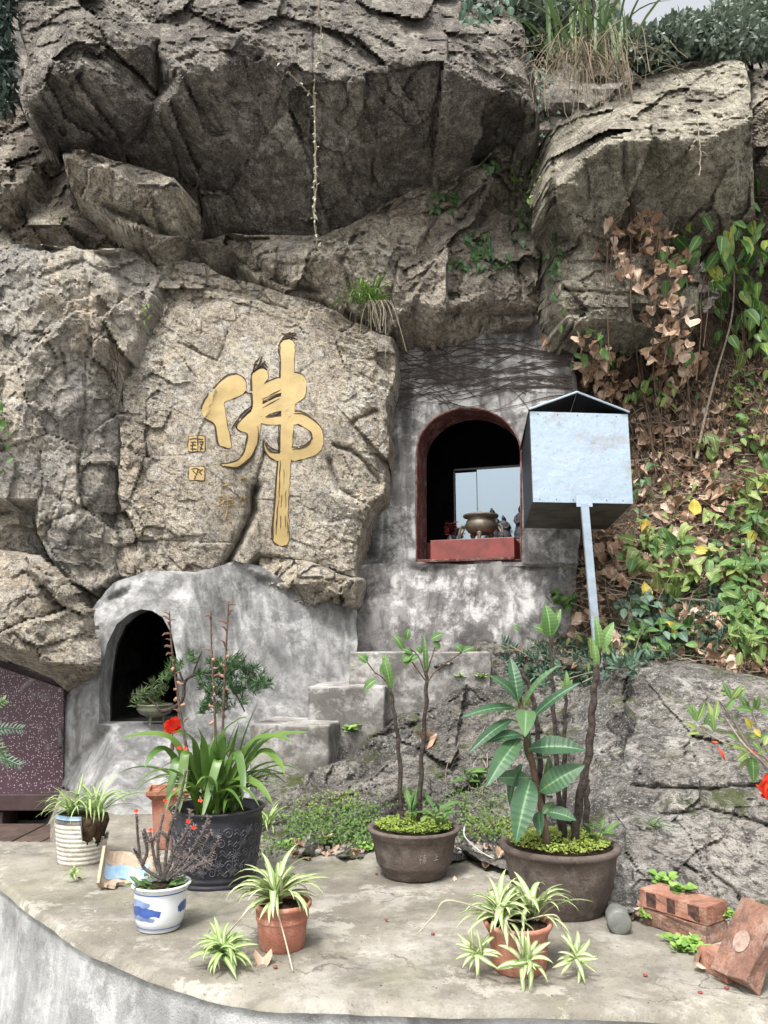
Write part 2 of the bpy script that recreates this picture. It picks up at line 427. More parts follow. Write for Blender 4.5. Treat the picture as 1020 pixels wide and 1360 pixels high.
def field_D(name, u, v):
    x0, y0, st, D = FIELDS[name]; x = (np.asarray(u) - x0) / st; y = (np.asarray(v) - y0) / st
    ix = np.clip(np.floor(x).astype(int), 0, D.shape[1] - 2); iy = np.clip(np.floor(y).astype(int), 0, D.shape[0] - 2)
    fx, fy = x - ix, y - iy
    return D[iy, ix] * (1 - fx) * (1 - fy) + D[iy, ix + 1] * fx * (1 - fy) + D[iy + 1, ix] * (1 - fx) * fy + D[iy + 1, ix + 1] * fx * fy

# core behind everything
rock('cliff', [(-140, -140), (815, -140), (830, 22), (900, 46), (1160, 60), (1160, 900), (-140, 900)],
     [(-140, -140, 6.2), (700, -140, 6.3), (1160, -140, 5.9), (-140, 900, 4.9), (600, 900, 5.3), (1160, 900, 4.9), (730, 100, 5.6), (730, 420, 5.3), (250, 300, 5.4), (860, 60, 5.5), (1000, 40, 5.4)],
     DARK, kind='structure', step=9, seed=3, margin=12, S=1.55)
rock('overhanging_boulder',
     [(24, -90), (22, 30), (35, 75), (22, 120), (30, 150), (62, 165), (80, 192), (135, 198), (160, 196), (200, 208), (235, 232), (262, 262), (300, 290), (330, 304), (370, 310), (432, 314), (460, 300), (500, 275), (560, 262), (590, 235), (640, 215), (672, 190), (700, 185), (720, 165), (715, 110), (702, 70), (695, 20), (705, -90)],
     [(24, -90, 4.75), (200, -90, 4.7), (450, -90, 4.8), (705, -90, 5.1), (24, 30, 4.3), (100, 40, 4.02), (110, 90, 3.95), (60, 110, 3.98), (35, 145, 4.1), (22, 120, 4.15), (90, 120, 4.08), (160, 185, 4.4), (80, 192, 4.5), (165, 190, 4.5),
      (198, 140, 4.22), (205, 60, 4.25), (150, 70, 4.15), (218, 120, 4.5), (230, 130, 4.1), (240, 100, 4.08), (300, 40, 4.18), (350, 70, 4.12), (420, 100, 4.1), (330, 304, 5.05), (432, 314, 5.1), (262, 262, 4.95), (235, 232, 4.85), (560, 262, 5.05), (500, 275, 5.1), (640, 215, 5.0), (672, 190, 4.9),
      (290, 200, 4.5), (430, 210, 4.55), (560, 170, 4.42), (480, 100, 4.12), (520, 75, 4.18), (590, 83, 4.08), (628, 112, 4.12), (700, 130, 4.3), (650, 60, 4.35), (700, 20, 4.8), (720, 165, 4.7), (600, 20, 4.5), (450, 20, 4.3), (660, 150, 4.5)],
     DARK, 'huge dark overhanging boulder forming the brow above the carved slab', seed=11, chunk=.8,
     cracks=[([(420, -20), (418, 150), (416, 300)], 3, .04), ([(205, 60), (215, 110), (190, 190)], 6, .08), ([(110, 95), (90, 130), (150, 190)], 4, .04), ([(590, 85), (570, 180), (540, 250)], 4, .04)], strat=(-.35, 1))
rock('brow_rock', [(-90, 120), (30, 140), (85, 190), (92, 235), (130, 270), (185, 290), (215, 345), (150, 335), (60, 330), (0, 335), (-90, 335)],
     [(-90, 120, 4.7), (30, 140, 4.9), (0, 200, 4.75), (85, 190, 4.8), (60, 260, 4.75), (15, 250, 4.4), (0, 320, 4.5), (90, 300, 4.55), (150, 325, 4.8), (215, 345, 5.0), (-90, 335, 4.3), (-90, 230, 4.3)],
     BROWN, 'dark cracked rock band between the overhang and the grey left slab', seed=21, chunk=1.1)
rock('ledge_rock', [(78, 198), (110, 196), (165, 213), (232, 232), (240, 262), (236, 300), (258, 335), (225, 320), (200, 312), (165, 292), (130, 277), (100, 264), (88, 228)],
     [(78, 198, 4.45), (85, 210, 4.3), (150, 222, 4.24), (232, 235, 4.34), (95, 255, 4.45), (160, 270, 4.35), (236, 300, 4.5), (180, 245, 4.32), (200, 215, 4.45), (258, 335, 4.75), (210, 255, 4.26)],
     TAN, 'pale jutting rock ledge under the dark overhang', seed=24, chunk=1.0, edge=.03, ew=6)
rock('wedge_rock', [(180, 302), (235, 312), (300, 322), (262, 345), (238, 352), (212, 368), (192, 340)],
     [(180, 302, 4.6), (235, 312, 4.45), (300, 322, 4.8), (238, 352, 4.8), (212, 365, 4.95), (200, 330, 4.45)],
     BROWN, 'small wedge of rock lodged in the gap above the carved slab', seed=27, edge=.05, ew=10)
rock('tilted_rock', [(255, 318), (300, 312), (350, 309), (430, 311), (470, 296), (520, 262), (590, 232), (575, 300), (530, 350), (530, 395), (525, 415), (500, 440), (460, 408), (400, 392), (340, 368), (300, 345), (265, 335)],
     [(255, 318, 4.95), (300, 320, 4.9), (430, 313, 4.85), (450, 350, 4.68), (500, 300, 4.85), (400, 385, 4.85), (525, 410, 4.75), (580, 255, 5.0), (350, 350, 4.8), (300, 340, 4.95), (500, 440, 4.9), (400, 330, 4.72)],
     TAN, 'long tilted rock band resting along the top of the carved slab', seed=31, chunk=1.0,
     cracks=[([(300, 340), (360, 372), (420, 388)], 4, .08), ([(330, 345), (380, 350), (420, 345)], 3, .03), ([(480, 300), (455, 350), (470, 400)], 3, .04)])
rock('fractured_rock', [(520, 268), (590, 232), (640, 213), (672, 188), (705, 183), (728, 200), (732, 300), (740, 390), (748, 424), (700, 428), (640, 420), (560, 428), (522, 432), (522, 390), (528, 340)],
     [(520, 268, 5.05), (600, 240, 5.05), (700, 190, 5.1), (735, 300, 5.15), (745, 420, 4.95), (640, 350, 4.68), (560, 330, 5.0), (590, 305, 4.9), (535, 405, 4.6), (600, 410, 4.65), (660, 240, 4.68), (640, 222, 4.75), (700, 330, 4.85), (620, 290, 5.0), (690, 265, 5.0), (545, 395, 4.62), (575, 350, 4.68), (610, 310, 4.7), (560, 425, 4.75), (690, 400, 4.7)],
     BROWN, 'fractured slanting rock with ivy between the big overhang and the cleft', seed=37, chunk=1.1, strat=(.9, 1),
     cracks=[([(650, 230), (610, 300), (545, 390)], 4, .05), ([(690, 200), (680, 300), (690, 400)], 3, .05)])
rock('crag_boulder', [(728, 172), (760, 150), (800, 130), (850, 103), (900, 83), (960, 73), (990, 80), (1000, 110), (1000, 200), (1006, 285), (960, 300), (932, 320), (928, 425), (860, 434), (800, 424), (755, 430), (742, 400), (734, 300)],
     [(728, 172, 4.75), (760, 150, 4.65), (860, 100, 4.6), (960, 74, 4.55), (998, 90, 4.45), (735, 250, 4.15), (765, 225, 4.08), (800, 190, 4.0), (860, 186, 4.0), (940, 187, 3.85), (998, 155, 3.88), (740, 312, 4.65), (820, 330, 4.72), (900, 330, 4.68), (1004, 285, 4.45), (930, 300, 4.45), (755, 428, 4.45), (860, 432, 4.5), (800, 380, 4.4), (900, 420, 4.5), (780, 332, 4.42), (740, 360, 4.5), (800, 425, 4.4), (925, 340, 4.5), (845, 345, 4.4), (890, 150, 4.2)],
     OLIVE, 'angular olive tan crag with a shadowed underside beyond the vertical cleft', seed=44, chunk=.75, edge=.03, strat=(.06, 1), warp=4,
     cracks=[([(755, 350), (800, 348), (860, 355)], 3, .05), ([(828, 190), (835, 300)], 4, .05), ([(750, 385), (830, 392), (900, 385)], 3, .05)])
rock('corner_crag', [(984, 92), (1110, 60), (1110, 440), (1012, 430), (1004, 285), (1003, 192), (1000, 110)],
     [(984, 92, 4.75), (1000, 130, 4.6), (1110, 60, 4.6), (1060, 160, 4.2), (1060, 250, 4.2), (1008, 215, 4.5), (1110, 440, 4.5), (1012, 430, 4.8), (1004, 300, 4.85), (1040, 300, 4.6), (1110, 250, 4.2)],
     BROWN, 'reddish brown crag at the edge beside the olive tan crag', seed=43)
rock('grey_slab', [(-90, 330), (0, 327), (55, 322), (110, 326), (165, 328), (195, 345), (214, 368), (200, 402), (176, 455), (161, 490), (158, 560), (152, 650), (156, 700), (150, 745), (157, 766), (120, 786), (90, 775), (65, 742), (48, 708), (48, 662), (-90, 672)],
     [(-90, 330, 4.25), (0, 328, 4.27), (110, 327, 4.36), (200, 350, 4.62), (75, 345, 4.2), (60, 365, 4.12), (0, 400, 4.12), (130, 400, 4.25), (190, 420, 4.5), (80, 600, 4.12), (150, 600, 4.36), (150, 745, 4.36), (100, 772, 4.25), (60, 735, 4.12), (0, 660, 4.0), (-90, 670, 3.9), (40, 500, 4.05), (120, 480, 4.22), (130, 640, 4.2), (95, 700, 4.1)],
     GREY, 'tall weathered grey rock slab streaked dark beside the carved slab', seed=47, chunk=.6, strat=(1.45, 1),
     cracks=[([(110, 326), (120, 430), (110, 560), (100, 680)], 3, .025), ([(60, 365), (110, 345), (180, 380)], 4, .03), ([(85, 470), (88, 510)], 3, .04), ([(55, 600), (50, 700)], 3, .03)])
rock('smooth_rock', [(-90, 670), (50, 660), (50, 705), (62, 750), (20, 738), (-90, 738)],
     [(-90, 670, 4.15), (50, 660, 4.25), (60, 748, 4.3), (-90, 738, 4.0), (0, 700, 4.1)], GREY,
     'smooth grey patch of rock between the grey slab and the slanting boulder below', seed=49, chunk=.4)
rock('slanting_boulder', [(-90, 733), (0, 734), (40, 740), (75, 768), (98, 800), (117, 815), (119, 860), (118, 893), (85, 920), (60, 900), (0, 872), (-90, 866)],
     [(-90, 733, 3.95), (0, 735, 3.95), (60, 785, 3.7), (112, 818, 3.78), (118, 888, 3.68), (0, 853, 3.48), (60, 878, 3.52), (0, 872, 3.72), (83, 920, 3.92), (60, 900, 3.85), (-90, 866, 3.7), (-90, 845, 3.5), (30, 790, 3.62)],
     TAN, 'slanting tan boulder capping the speckled purple wall', seed=53, chunk=.7, margin=7, back=.12, strat=(-.5, 1),
     cracks=[([(0, 775), (40, 755), (70, 765)], 3, .03)])
rock('underside_rock', [(62, 742), (92, 776), (120, 787), (158, 766), (205, 762), (152, 795), (125, 812), (98, 802), (76, 770)],
     [(62, 742, 4.25), (120, 787, 4.3), (158, 766, 4.35), (205, 762, 4.5), (125, 812, 4.35), (100, 790, 4.2)],
     BROWN, 'narrow shadowed rock wedged beneath the grey slab above the grotto', seed=55, ew=8, edge=.03)
CHAR_CALM = [(340, 585, 130, 185, .12)]
rock('carved_slab', [(205, 352), (235, 342), (270, 350), (300, 365), (345, 380), (400, 393), (450, 414), (500, 438), (520, 446), (523, 490), (512, 540), (516, 600), (512, 655), (490, 670), (476, 720), (471, 772), (400, 744), (345, 733), (325, 750), (300, 745), (262, 765), (200, 764), (158, 771), (150, 740), (155, 690), (158, 600), (160, 500), (180, 455), (200, 410), (210, 375)],
     [(155, 768, 4.35), (262, 765, 4.4), (300, 745, 4.5), (345, 735, 4.58), (471, 772, 4.6), (480, 700, 4.62), (515, 600, 4.68), (520, 450, 4.76), (162, 520, 4.47), (200, 410, 4.6), (178, 480, 4.5), (208, 360, 4.72), (215, 450, 4.5), (200, 600, 4.4), (300, 400, 4.68), (400, 395, 4.78), (350, 560, 4.55), (350, 480, 4.62), (430, 560, 4.6), (250, 700, 4.38), (470, 600, 4.6), (440, 450, 4.7), (490, 520, 4.64), (235, 345, 4.72), (300, 367, 4.74), (500, 640, 4.64), (270, 560, 4.45)],
     TAN, 'broad tan rock slab bearing the golden carved character', seed=59, step=2.1, chunk=.55, calm=CHAR_CALM,
     cracks=[([(352, 590), (345, 620), (340, 655)], 2.5, .03), ([(340, 650), (334, 680), (320, 712), (300, 748)], 7, .16), ([(335, 660), (345, 690), (350, 715)], 3, .02), ([(445, 590), (470, 600), (505, 640)], 4, .06), ([(240, 455), (290, 480), (300, 440)], 2.5, .025),
             ([(215, 365), (300, 385), (380, 410)], 3, .03), ([(470, 560), (500, 545)], 4, .05), ([(440, 610), (450, 650), (475, 665)], 4, .05)], strat=(-.6, 1))
rock('chipped_rock', [(340, 735), (400, 743), (440, 757), (472, 770), (471, 800), (430, 809), (385, 796), (352, 780)],
     [(340, 735, 4.62), (400, 745, 4.5), (472, 770, 4.5), (470, 802, 4.55), (430, 809, 4.6), (352, 780, 4.55), (400, 775, 4.4)],
     TAN, 'chipped block of tan rock under the foot of the golden character', seed=61, ew=9, edge=.04, chunk=1.2)
def Dv(v): return Dz(v)
SLOPE_D = rock_mat('rock_slope_dark', [(.07, .066, .062), (.125, .118, .108), (.21, .195, .175), (.38, .35, .31)], patch=1.4, stain=(.03, .028, .025), stain_amt=.8, pale_amt=.5, pale=(.5, .47, .42), moss=.9, crack=.2)
# ------------------------------------------------------------------ slope rocks, soil bank
sl_ctrl = [(325, 1112, Dv(1112)), (345, 1045, 4.6), (380, 1012, 4.95), (430, 992, 5.2), (470, 962, 5.35), (520, 932, 5.5), (560, 902, 5.6), (640, 866, 5.7), (700, 872, 5.6), (780, 897, 5.1), (830, 905, 4.4),
  (420, 1137, Dv(1137)), (500, 1140, Dv(1140)), (620, 1132, Dv(1132)), (700, 1150, Dv(1150)), (800, 1190, Dv(1190)), (840, 1200, Dv(1200)), (400, 1070, 4.35), (420, 1030, 4.8), (500, 1060, 4.3), (520, 1085, 4.15), (500, 1000, 4.95), (600, 1000, 4.7), (600, 1070, 4.15), (640, 960, 5.1), (700, 1000, 4.4), (700, 1080, 3.85), (600, 930, 5.35), (760, 960, 4.6), (800, 1080, 3.5), (820, 980, 4.1), (450, 1045, 4.5), (560, 1035, 4.45)]
rock('slope_rock', [(330, 1128), (340, 1050), (378, 1010), (430, 988), (468, 955), (520, 925), (560, 895), (640, 860), (700, 868), (790, 885), (840, 890), (850, 1000), (845, 1215), (800, 1200), (700, 1165), (620, 1142), (500, 1150), (420, 1147)],
     sl_ctrl, SLOPE_D, 'mossy grey rock slope climbing from the pots to the concrete steps', S=1.0, seed=71, chunk=.6, ledges=(.46, .89, 44, .24), edge=.04, ew=10, back=.3, strat=(.45, 1),
     cracks=[([(400, 1075), (520, 1040), (640, 1000)], 3, .03), ([(470, 990), (560, 960), (650, 930)], 4, .04), ([(560, 1080), (640, 1040), (700, 1030)], 4, .05), ([(610, 960), (660, 985), (720, 975)], 3, .04)])
rock('outcrop_rock', [(772, 1105), (770, 1010), (788, 952), (830, 908), (880, 884), (940, 886), (1010, 900), (1120, 905), (1120, 1160), (960, 1120), (880, 1112), (820, 1120)],
     [(772, 1105, 3.35), (770, 1010, 4.0), (790, 950, 4.3), (832, 906, 4.5), (880, 884, 4.55), (940, 888, 4.5), (1120, 905, 4.3), (1120, 1160, 2.9), (960, 1120, 3.1), (880, 1112, 3.2), (820, 1120, 3.25), (830, 1020, 3.7), (860, 960, 4.1), (950, 960, 4.0), (900, 1040, 3.45), (1000, 1030, 3.4), (1050, 1080, 3.1), (800, 1050, 3.6), (890, 1000, 3.75)],
     SLOPE, 'rounded grey outcrop with white lichen patches below the leafy bank', S=1.0, ledges=(-.15, .98, 62, .05), seed=75, chunk=.5, edge=.07, ew=16, back=.4,
     cracks=[([(840, 1045), (900, 1050), (1000, 1045), (1030, 1040)], 4, .05), ([(800, 1000), (850, 1030)], 3, .03), ([(860, 1085), (940, 1075), (1020, 1095)], 4, .05)])
rock('foot_rock', [(812, 1225), (812, 1130), (832, 1100), (900, 1098), (960, 1110), (1040, 1125), (1120, 1140), (1120, 1330), (1040, 1290), (975, 1235), (940, 1215), (880, 1212), (850, 1215)],
     [(812, 1222, Dv(1222)), (812, 1130, 3.0), (832, 1102, 3.15), (900, 1100, 3.2), (960, 1112, 3.1), (1120, 1140, 2.95), (1120, 1330, Dv(1300)), (1040, 1285, Dv(1265)), (975, 1235, Dv(1232)), (940, 1215, Dv(1215)), (880, 1212, Dv(1214)), (880, 1150, 2.9), (940, 1150, 2.92), (1000, 1190, 2.78), (1050, 1200, 2.72), (850, 1170, 2.88)],
     SLOPE, 'lichened foot rock rising behind the loose bricks', S=1.0, seed=79, chunk=.45, edge=.03, ew=8, back=.3,
     cracks=[([(940, 1115), (935, 1150), (975, 1180), (1000, 1220)], 4, .05), ([(870, 1130), (930, 1160)], 3, .03)])
m, nt, b = new_mat('soil'); co = coord(nt)
c = ramp(nt, tex(nt, co, 6, 9, .7, .4), [(.35, (.035, .024, .017)), (.5, (.09, .065, .048)), (.62, (.17, .13, .10))])
c = mix(nt, ramp(nt, tex(nt, co, 45, 5, .7, stretch=(1, 1, .4)), [(.5, 0), (.64, .7)]), c, (.24, .19, .145))
nt.links.new(c, b.inputs['Base Color']); b.inputs['Roughness'].default_value = .95; b.inputs['Specular IOR Level'].default_value = .1
bump(nt, b, [(tex(nt, co, 25, 8, .75), .8), (tex(nt, co, 90, 4, .7), .7)], .03)
SOIL = m
rock('hillside', [(745, 432), (860, 428), (930, 412), (1120, 395), (1120, 935), (1020, 930), (880, 905), (800, 905), (700, 895), (640, 878), (690, 862), (752, 840), (758, 750), (760, 520)],
     [(745, 435, 4.95), (1120, 395, 4.8), (785, 700, 4.75), (900, 600, 4.75), (1120, 600, 4.35), (760, 860, 4.45), (640, 878, 4.5), (900, 800, 4.05), (1120, 800, 3.7), (1120, 935, 3.3), (1020, 930, 3.4), (850, 910, 3.8), (760, 900, 4.1), (900, 480, 4.95), (1000, 480, 4.8), (1000, 700, 4.25), (860, 700, 4.5), (760, 560, 4.95), (830, 850, 4.0)],
     SOIL, kind='structure', seed=83, soil=True, edge=.05, ew=12)

# ------------------------------------------------------------------ terrace (concrete ledge), its retaining wall, ground
def conc(name, cols, patch=2.0, stain=(.10, .095, .085), sa=.6, streak=0, pale=(.6, .6, .59), pa=.4, moss=0, fine=.4, bs=.35):
    m, nt, b = new_mat(name); co = coord(nt)
    c = ramp(nt, tex(nt, co, patch, 9, .66, .15), [(.34, cols[0]), (.5, cols[1]), (.64, cols[2])])
    c = mix(nt, ramp(nt, tex(nt, co, patch * 1.7, 11, .74, .2), [(.5, 0), (.58, pa)]), c, pale)
    c = mix(nt, ramp(nt, tex(nt, co, patch * 2.3, 11, .74, .15), [(.38, sa), (.5, 0)]), c, stain)
    if streak:
        c = mix(nt, ramp(nt, tex(nt, co, 4.5, 8, .6, .4, stretch=(2.4, 2.4, .3)), [(.40, streak), (.55, 0)]), c, stain)
    c = mix(nt, ramp(nt, tex(nt, co, 160, 3, .6), [(.3, fine), (.42, 0)]), c, stain)
    if moss:
        c = mix(nt, ramp(nt, tex(nt, co, 2.1, 7, .6, .5), [(.52, 0), (.62, moss)]), c, (.20, .21, .11))
    nt.links.new(c, b.inputs['Base Color']); b.inputs['Roughness'].default_value = .88; b.inputs['Specular IOR Level'].default_value = .3
    bump(nt, b, [(tex(nt, co, patch * 2.3, 10, .72, .1), .35), (tex(nt, co, 30, 8, .7), bs), (tex(nt, co, 180, 3, .6), .25)], .02)
    return m
LEDGE = conc('ledge_concrete', [(.16, .145, .12), (.245, .225, .185), (.32, .295, .25)], 1.9, stain=(.10, .092, .078), sa=.6, pale=(.42, .40, .36), pa=.5, moss=.25)
WALLC = conc('wall_concrete', [(.20, .20, .195), (.33, .33, .32), (.44, .44, .43)], 2.6, stain=(.11, .11, .105), sa=.5, streak=.32, pa=.5)
PLAST = conc('plaster_pale', [(.17, .17, .17), (.28, .275, .27), (.40, .395, .385)], 2.4, stain=(.09, .09, .088), sa=.75, streak=.6, pale=(.52, .52, .51), pa=.5, bs=.6)
PLASTG = conc('plaster_grey', [(.11, .105, .105), (.19, .18, .175), (.30, .29, .28)], 1.8, stain=(.035, .033, .032), sa=.8, streak=.6, pale=(.52, .51, .5), pa=.75, bs=.45)
nt = LEDGE.node_tree; b = nt.nodes['Principled BSDF']; src = b.inputs['Base Color'].links[0].from_socket; co = coord(nt)
vo = N(nt, 'ShaderNodeTexVoronoi'); vo.feature = 'DISTANCE_TO_EDGE'; vo.inputs['Scale'].default_value = 1.7
w_ = N(nt, 'ShaderNodeTexNoise'); w_.inputs['Scale'].default_value = 5; w_.inputs['Detail'].default_value = 8; nt.links.new(co, w_.inputs[0])
va = N(nt, 'ShaderNodeVectorMath', operation='MULTIPLY_ADD'); nt.links.new(w_.outputs['Color'], va.inputs[0]); va.inputs[1].default_value = (.5, .5, .5); nt.links.new(co, va.inputs[2]); nt.links.new(va.outputs[0], vo.inputs['Vector'])
ckl = mix(nt, 1.0, ramp(nt, vo.outputs['Distance'], [(0, .8), (.012, 0)]), ramp(nt, tex(nt, co, 1.6, 4, .6), [(.5, 0), (.56, 1)]), 'MULTIPLY')
c = mix(nt, ckl, src, (.07, .06, .05))
c = mix(nt, ramp(nt, tex(nt, co, 2.6, 12, .78), [(.55, 0), (.585, .55)]), c, (.47, .445, .39))
c = mix(nt, ramp(nt, tex(nt, co, 38, 5, .75), [(.33, .6), (.42, 0)]), c, (.10, .09, .075))
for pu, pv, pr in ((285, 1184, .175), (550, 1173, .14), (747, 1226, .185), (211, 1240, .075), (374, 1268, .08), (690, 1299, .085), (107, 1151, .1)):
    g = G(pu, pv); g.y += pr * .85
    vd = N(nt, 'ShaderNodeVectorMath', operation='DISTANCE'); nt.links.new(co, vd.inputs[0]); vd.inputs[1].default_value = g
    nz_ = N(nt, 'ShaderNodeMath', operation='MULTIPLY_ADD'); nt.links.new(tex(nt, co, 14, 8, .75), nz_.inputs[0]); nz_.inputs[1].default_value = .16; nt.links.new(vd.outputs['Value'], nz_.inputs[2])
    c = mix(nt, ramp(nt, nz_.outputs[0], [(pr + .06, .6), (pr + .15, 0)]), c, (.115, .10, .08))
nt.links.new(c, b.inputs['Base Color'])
front = [(-420, 1040), (-150, 1110), (-60, 1146), (0, 1171), (40, 1204), (100, 1246), (150, 1270), (200, 1291), (250, 1307), (290, 1318), (350, 1326), (400, 1331), (500, 1336), (600, 1339), (700, 1340), (800, 1341), (900, 1344), (1020, 1350), (1200, 1362)]
fw = catmull([G(u, v) for u, v in front], 12)
def terrace():
    fx = np.array([[p.x, p.y] for p in fw]); n = len(fx)
    tv = np.gradient(fx, axis=0); tv /= np.linalg.norm(tv, axis=1)[:, None]; nv = np.stack([tv[:, 1], -tv[:, 0]], 1)
    s = np.cumsum(np.r_[0, np.linalg.norm(np.diff(fx, axis=0), axis=1)])
    wob = .008 * fbm(s * 5, s * 0, s * 0, 4, 3)
    fx = fx + nv * wob[:, None]
    rows = []; ts = np.linspace(0, 1, 90) ** 1.4
    for t in ts[::-1]:
        y = fx[:, 1] + (6.4 - fx[:, 1]) * t; x = fx[:, 0] * (1 - t) + np.linspace(-3.6, 3.2, n) * t
        z = .006 * fbm(x * 3, y * 3, x * 0, 4, 5) + .002 * fbm(x * 20, y * 20, x * 0, 3, 6)
        edge = np.clip(1 - np.hypot(x - fx[:, 0], y - fx[:, 1]) / .03, 0, 1) if t < .1 else 0
        z = z - .014 * edge ** 2
        yy = y * CP - CAMZ * SP; pu = CX + F * x / yy
        z = z - .24 * np.clip((80 - pu) / 14, 0, 1) * np.clip((y - 3.72) / .05, 0, 1)
        rows.append(np.stack([x, y, z], 1))
    lip = rows[-1].copy(); lip[:, :2] += nv * .004; lip[:, 2] -= .008
    rows.append(lip); v = np.concatenate(rows); R_ = len(rows)
    f = [(i * n + k, i * n + k + 1, (i + 1) * n + k + 1, (i + 1) * n + k) for i in range(R_ - 1) for k in range(n - 1)]
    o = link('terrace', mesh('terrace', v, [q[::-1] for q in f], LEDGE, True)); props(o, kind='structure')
    rows = [lip]
    for z in np.linspace(-.03, -1.0, 34):
        off = -.012 + .05 * (-z) + .008 * fbm(s * 6, s * 0 + z * 6, s * 0, 4, 9) + .004 * fbm(s * 22, s * 0 + z * 22, s * 0, 3, 10)
        q = np.stack([fx[:, 0] + nv[:, 0] * off, fx[:, 1] + nv[:, 1] * off, s * 0 + z], 1); rows.append(q)
    q = rows[-1].copy(); q[:, 1] += .5; rows.append(q)
    v = np.concatenate(rows); R_ = len(rows)
    f = [(i * n + k, (i + 1) * n + k, (i + 1) * n + k + 1, i * n + k + 1) for i in range(R_ - 1) for k in range(n - 1)]
    o = link('retaining_wall', mesh('retaining_wall', v, f, WALLC, True))
    props(o, 'low curved concrete retaining wall with dark water streaks under the potted plants', 'wall')
terrace()
o = link('ground', rebase(mesh('ground', [(-400, -400, -.9), (400, -400, -.9), (400, 400, -.9), (-400, 400, -.9)], [(0, 1, 2, 3)], WALLC), (0, 0, -.9)), None, Vector((0, 0, -.9))); props(o, kind='structure')

# ------------------------------------------------------------------ plaster walls with arched openings
def resample(poly, st, closed=True):
    o = []; n = len(poly)
    for i in range(n if closed else n - 1):
        a = np.array(poly[i], float); b_ = np.array(poly[(i + 1) % n], float); k = max(1, int(round(np.linalg.norm(b_ - a) / st)))
        for j in range(k): o.append(tuple(a + (b_ - a) * j / k))
    return o
def arch_poly(xl, xr, ytop, yspring, ybot, n=18):
    cx = (xl + xr) / 2; r = (xr - xl) / 2
    return [(xl, ybot)] + [(cx - r * math.cos(math.pi * i / n), yspring - (yspring - ytop) * math.sin(math.pi * i / n)) for i in range(n + 1)] + [(xr, ybot)]
def panel(name, outline, holes, ctrl, mat, label, cat, step=4, seed=0, amp=.012, back=.3, parent=None, S=1.3, coarse=.03, cracks=()):
    ol = resample(outline, step); U0, V0 = np.array(ol).T
    ol = [(u + 2.2 * float(fbm(np.array(u / 14), np.array(v / 14), np.array(seed), 3, seed)), v + 2.2 * float(fbm(np.array(u / 14), np.array(v / 14), np.array(seed + 4.), 3, seed))) for u, v in ol]
    hs_ = [resample(h, step) for h in holes]
    pts = list(ol); edges = [(i, (i + 1) % len(ol)) for i in range(len(ol))]
    for h in hs_:
        k = len(pts); pts += h; edges += [(k + i, k + (i + 1) % len(h)) for i in range(len(h))]
    x0, y0 = np.array(ol).min(0); x1, y1 = np.array(ol).max(0)
    U, V = np.meshgrid(np.arange(x0, x1, step), np.arange(y0, y1, step)); U[::2] += step / 2
    ok = inside(U, V, ol) & (seg_dist(U, V, ol) > step * .5)
    for h in hs_: ok &= ~inside(U, V, h) & (seg_dist(U, V, h) > step * .5)
    pts += list(zip(U[ok], V[ok]))
    vv, _, ff, _, _, _ = delaunay_2d_cdt([Vector((float(a), float(b_))) for a, b_ in pts], edges, [], 0, 1e-5)
    A = np.array([(p.x, p.y) for p in vv]); C_ = np.array([A[list(f)].mean(0) for f in ff])
    keep = inside(C_[:, 0], C_[:, 1], ol)
    for h in hs_: keep &= ~inside(C_[:, 0], C_[:, 1], h)
    D = dep(A[:, 0], A[:, 1], ctrl, seed, amp, S, coarse, cracks)
    v = [P(u, w, d) for (u, w), d in zip(A, D)]
    f = [tuple(q)[::-1] for q, k in zip(ff, keep) if k]
    n0 = len(v); n = len(ol); c_ = np.array(ol).mean(0)
    for i in range(n):
        p = v[i]; v.append(Vector((p.x, p.y, p.z)))
    for i in range(n):
        p = v[i]; v.append(Vector((p.x, p.y + back, p.z)))
    f += [(n0 + i, n0 + (i + 1) % n, n0 + n + (i + 1) % n, n0 + n + i) for i in range(n)]
    me = mesh(name, v, f, mat, True); c = P(c_[0], max(y1, y0), float(D.mean())); rebase(me, c)
    if parent is None: ob = props(link(name, me, None, c), label, cat)
    else: ob = link(name, me, parent, c)
    return ob, [[v[len(ol) + sum(len(q) for q in hs_[:i]) + j] for j in range(len(h))] for i, h in enumerate(hs_)]
def dep(u, v, ctrl, seed, amp, S, coarse=.03, cracks=()):
    D = interp(ctrl, u, v) * S; X, Z = ray(u, v); X = X * D; Z = Z * D
    D = D - coarse * fbm(X * 1.3, Z * 1.3, X * 0, 3, seed) - amp * fbm(X * 7, Z * 7, X * 0, 5, seed + 1, .6)
    for poly, cw, cd in cracks: D = D + cd * np.exp(-(seg_dist(u, v, poly, False) / cw) ** 2)
    return D
def loft(loop, vecs, closed=True):
    v = []; f = []; n = len(loop)
    for w in vecs: v += [p + Vector(w) for p in loop]
    for i in range(len(vecs) - 1):
        for k in range(n if closed else n - 1):
            k2 = (k + 1) % n; f.append((i * n + k, i * n + k2, (i + 1) * n + k2, (i + 1) * n + k))
    return v, f
SOOT = plain('soot', (.006, .006, .006), 1, var=.5, vs_=8, bmp=.3, obj=False, spec=.02)
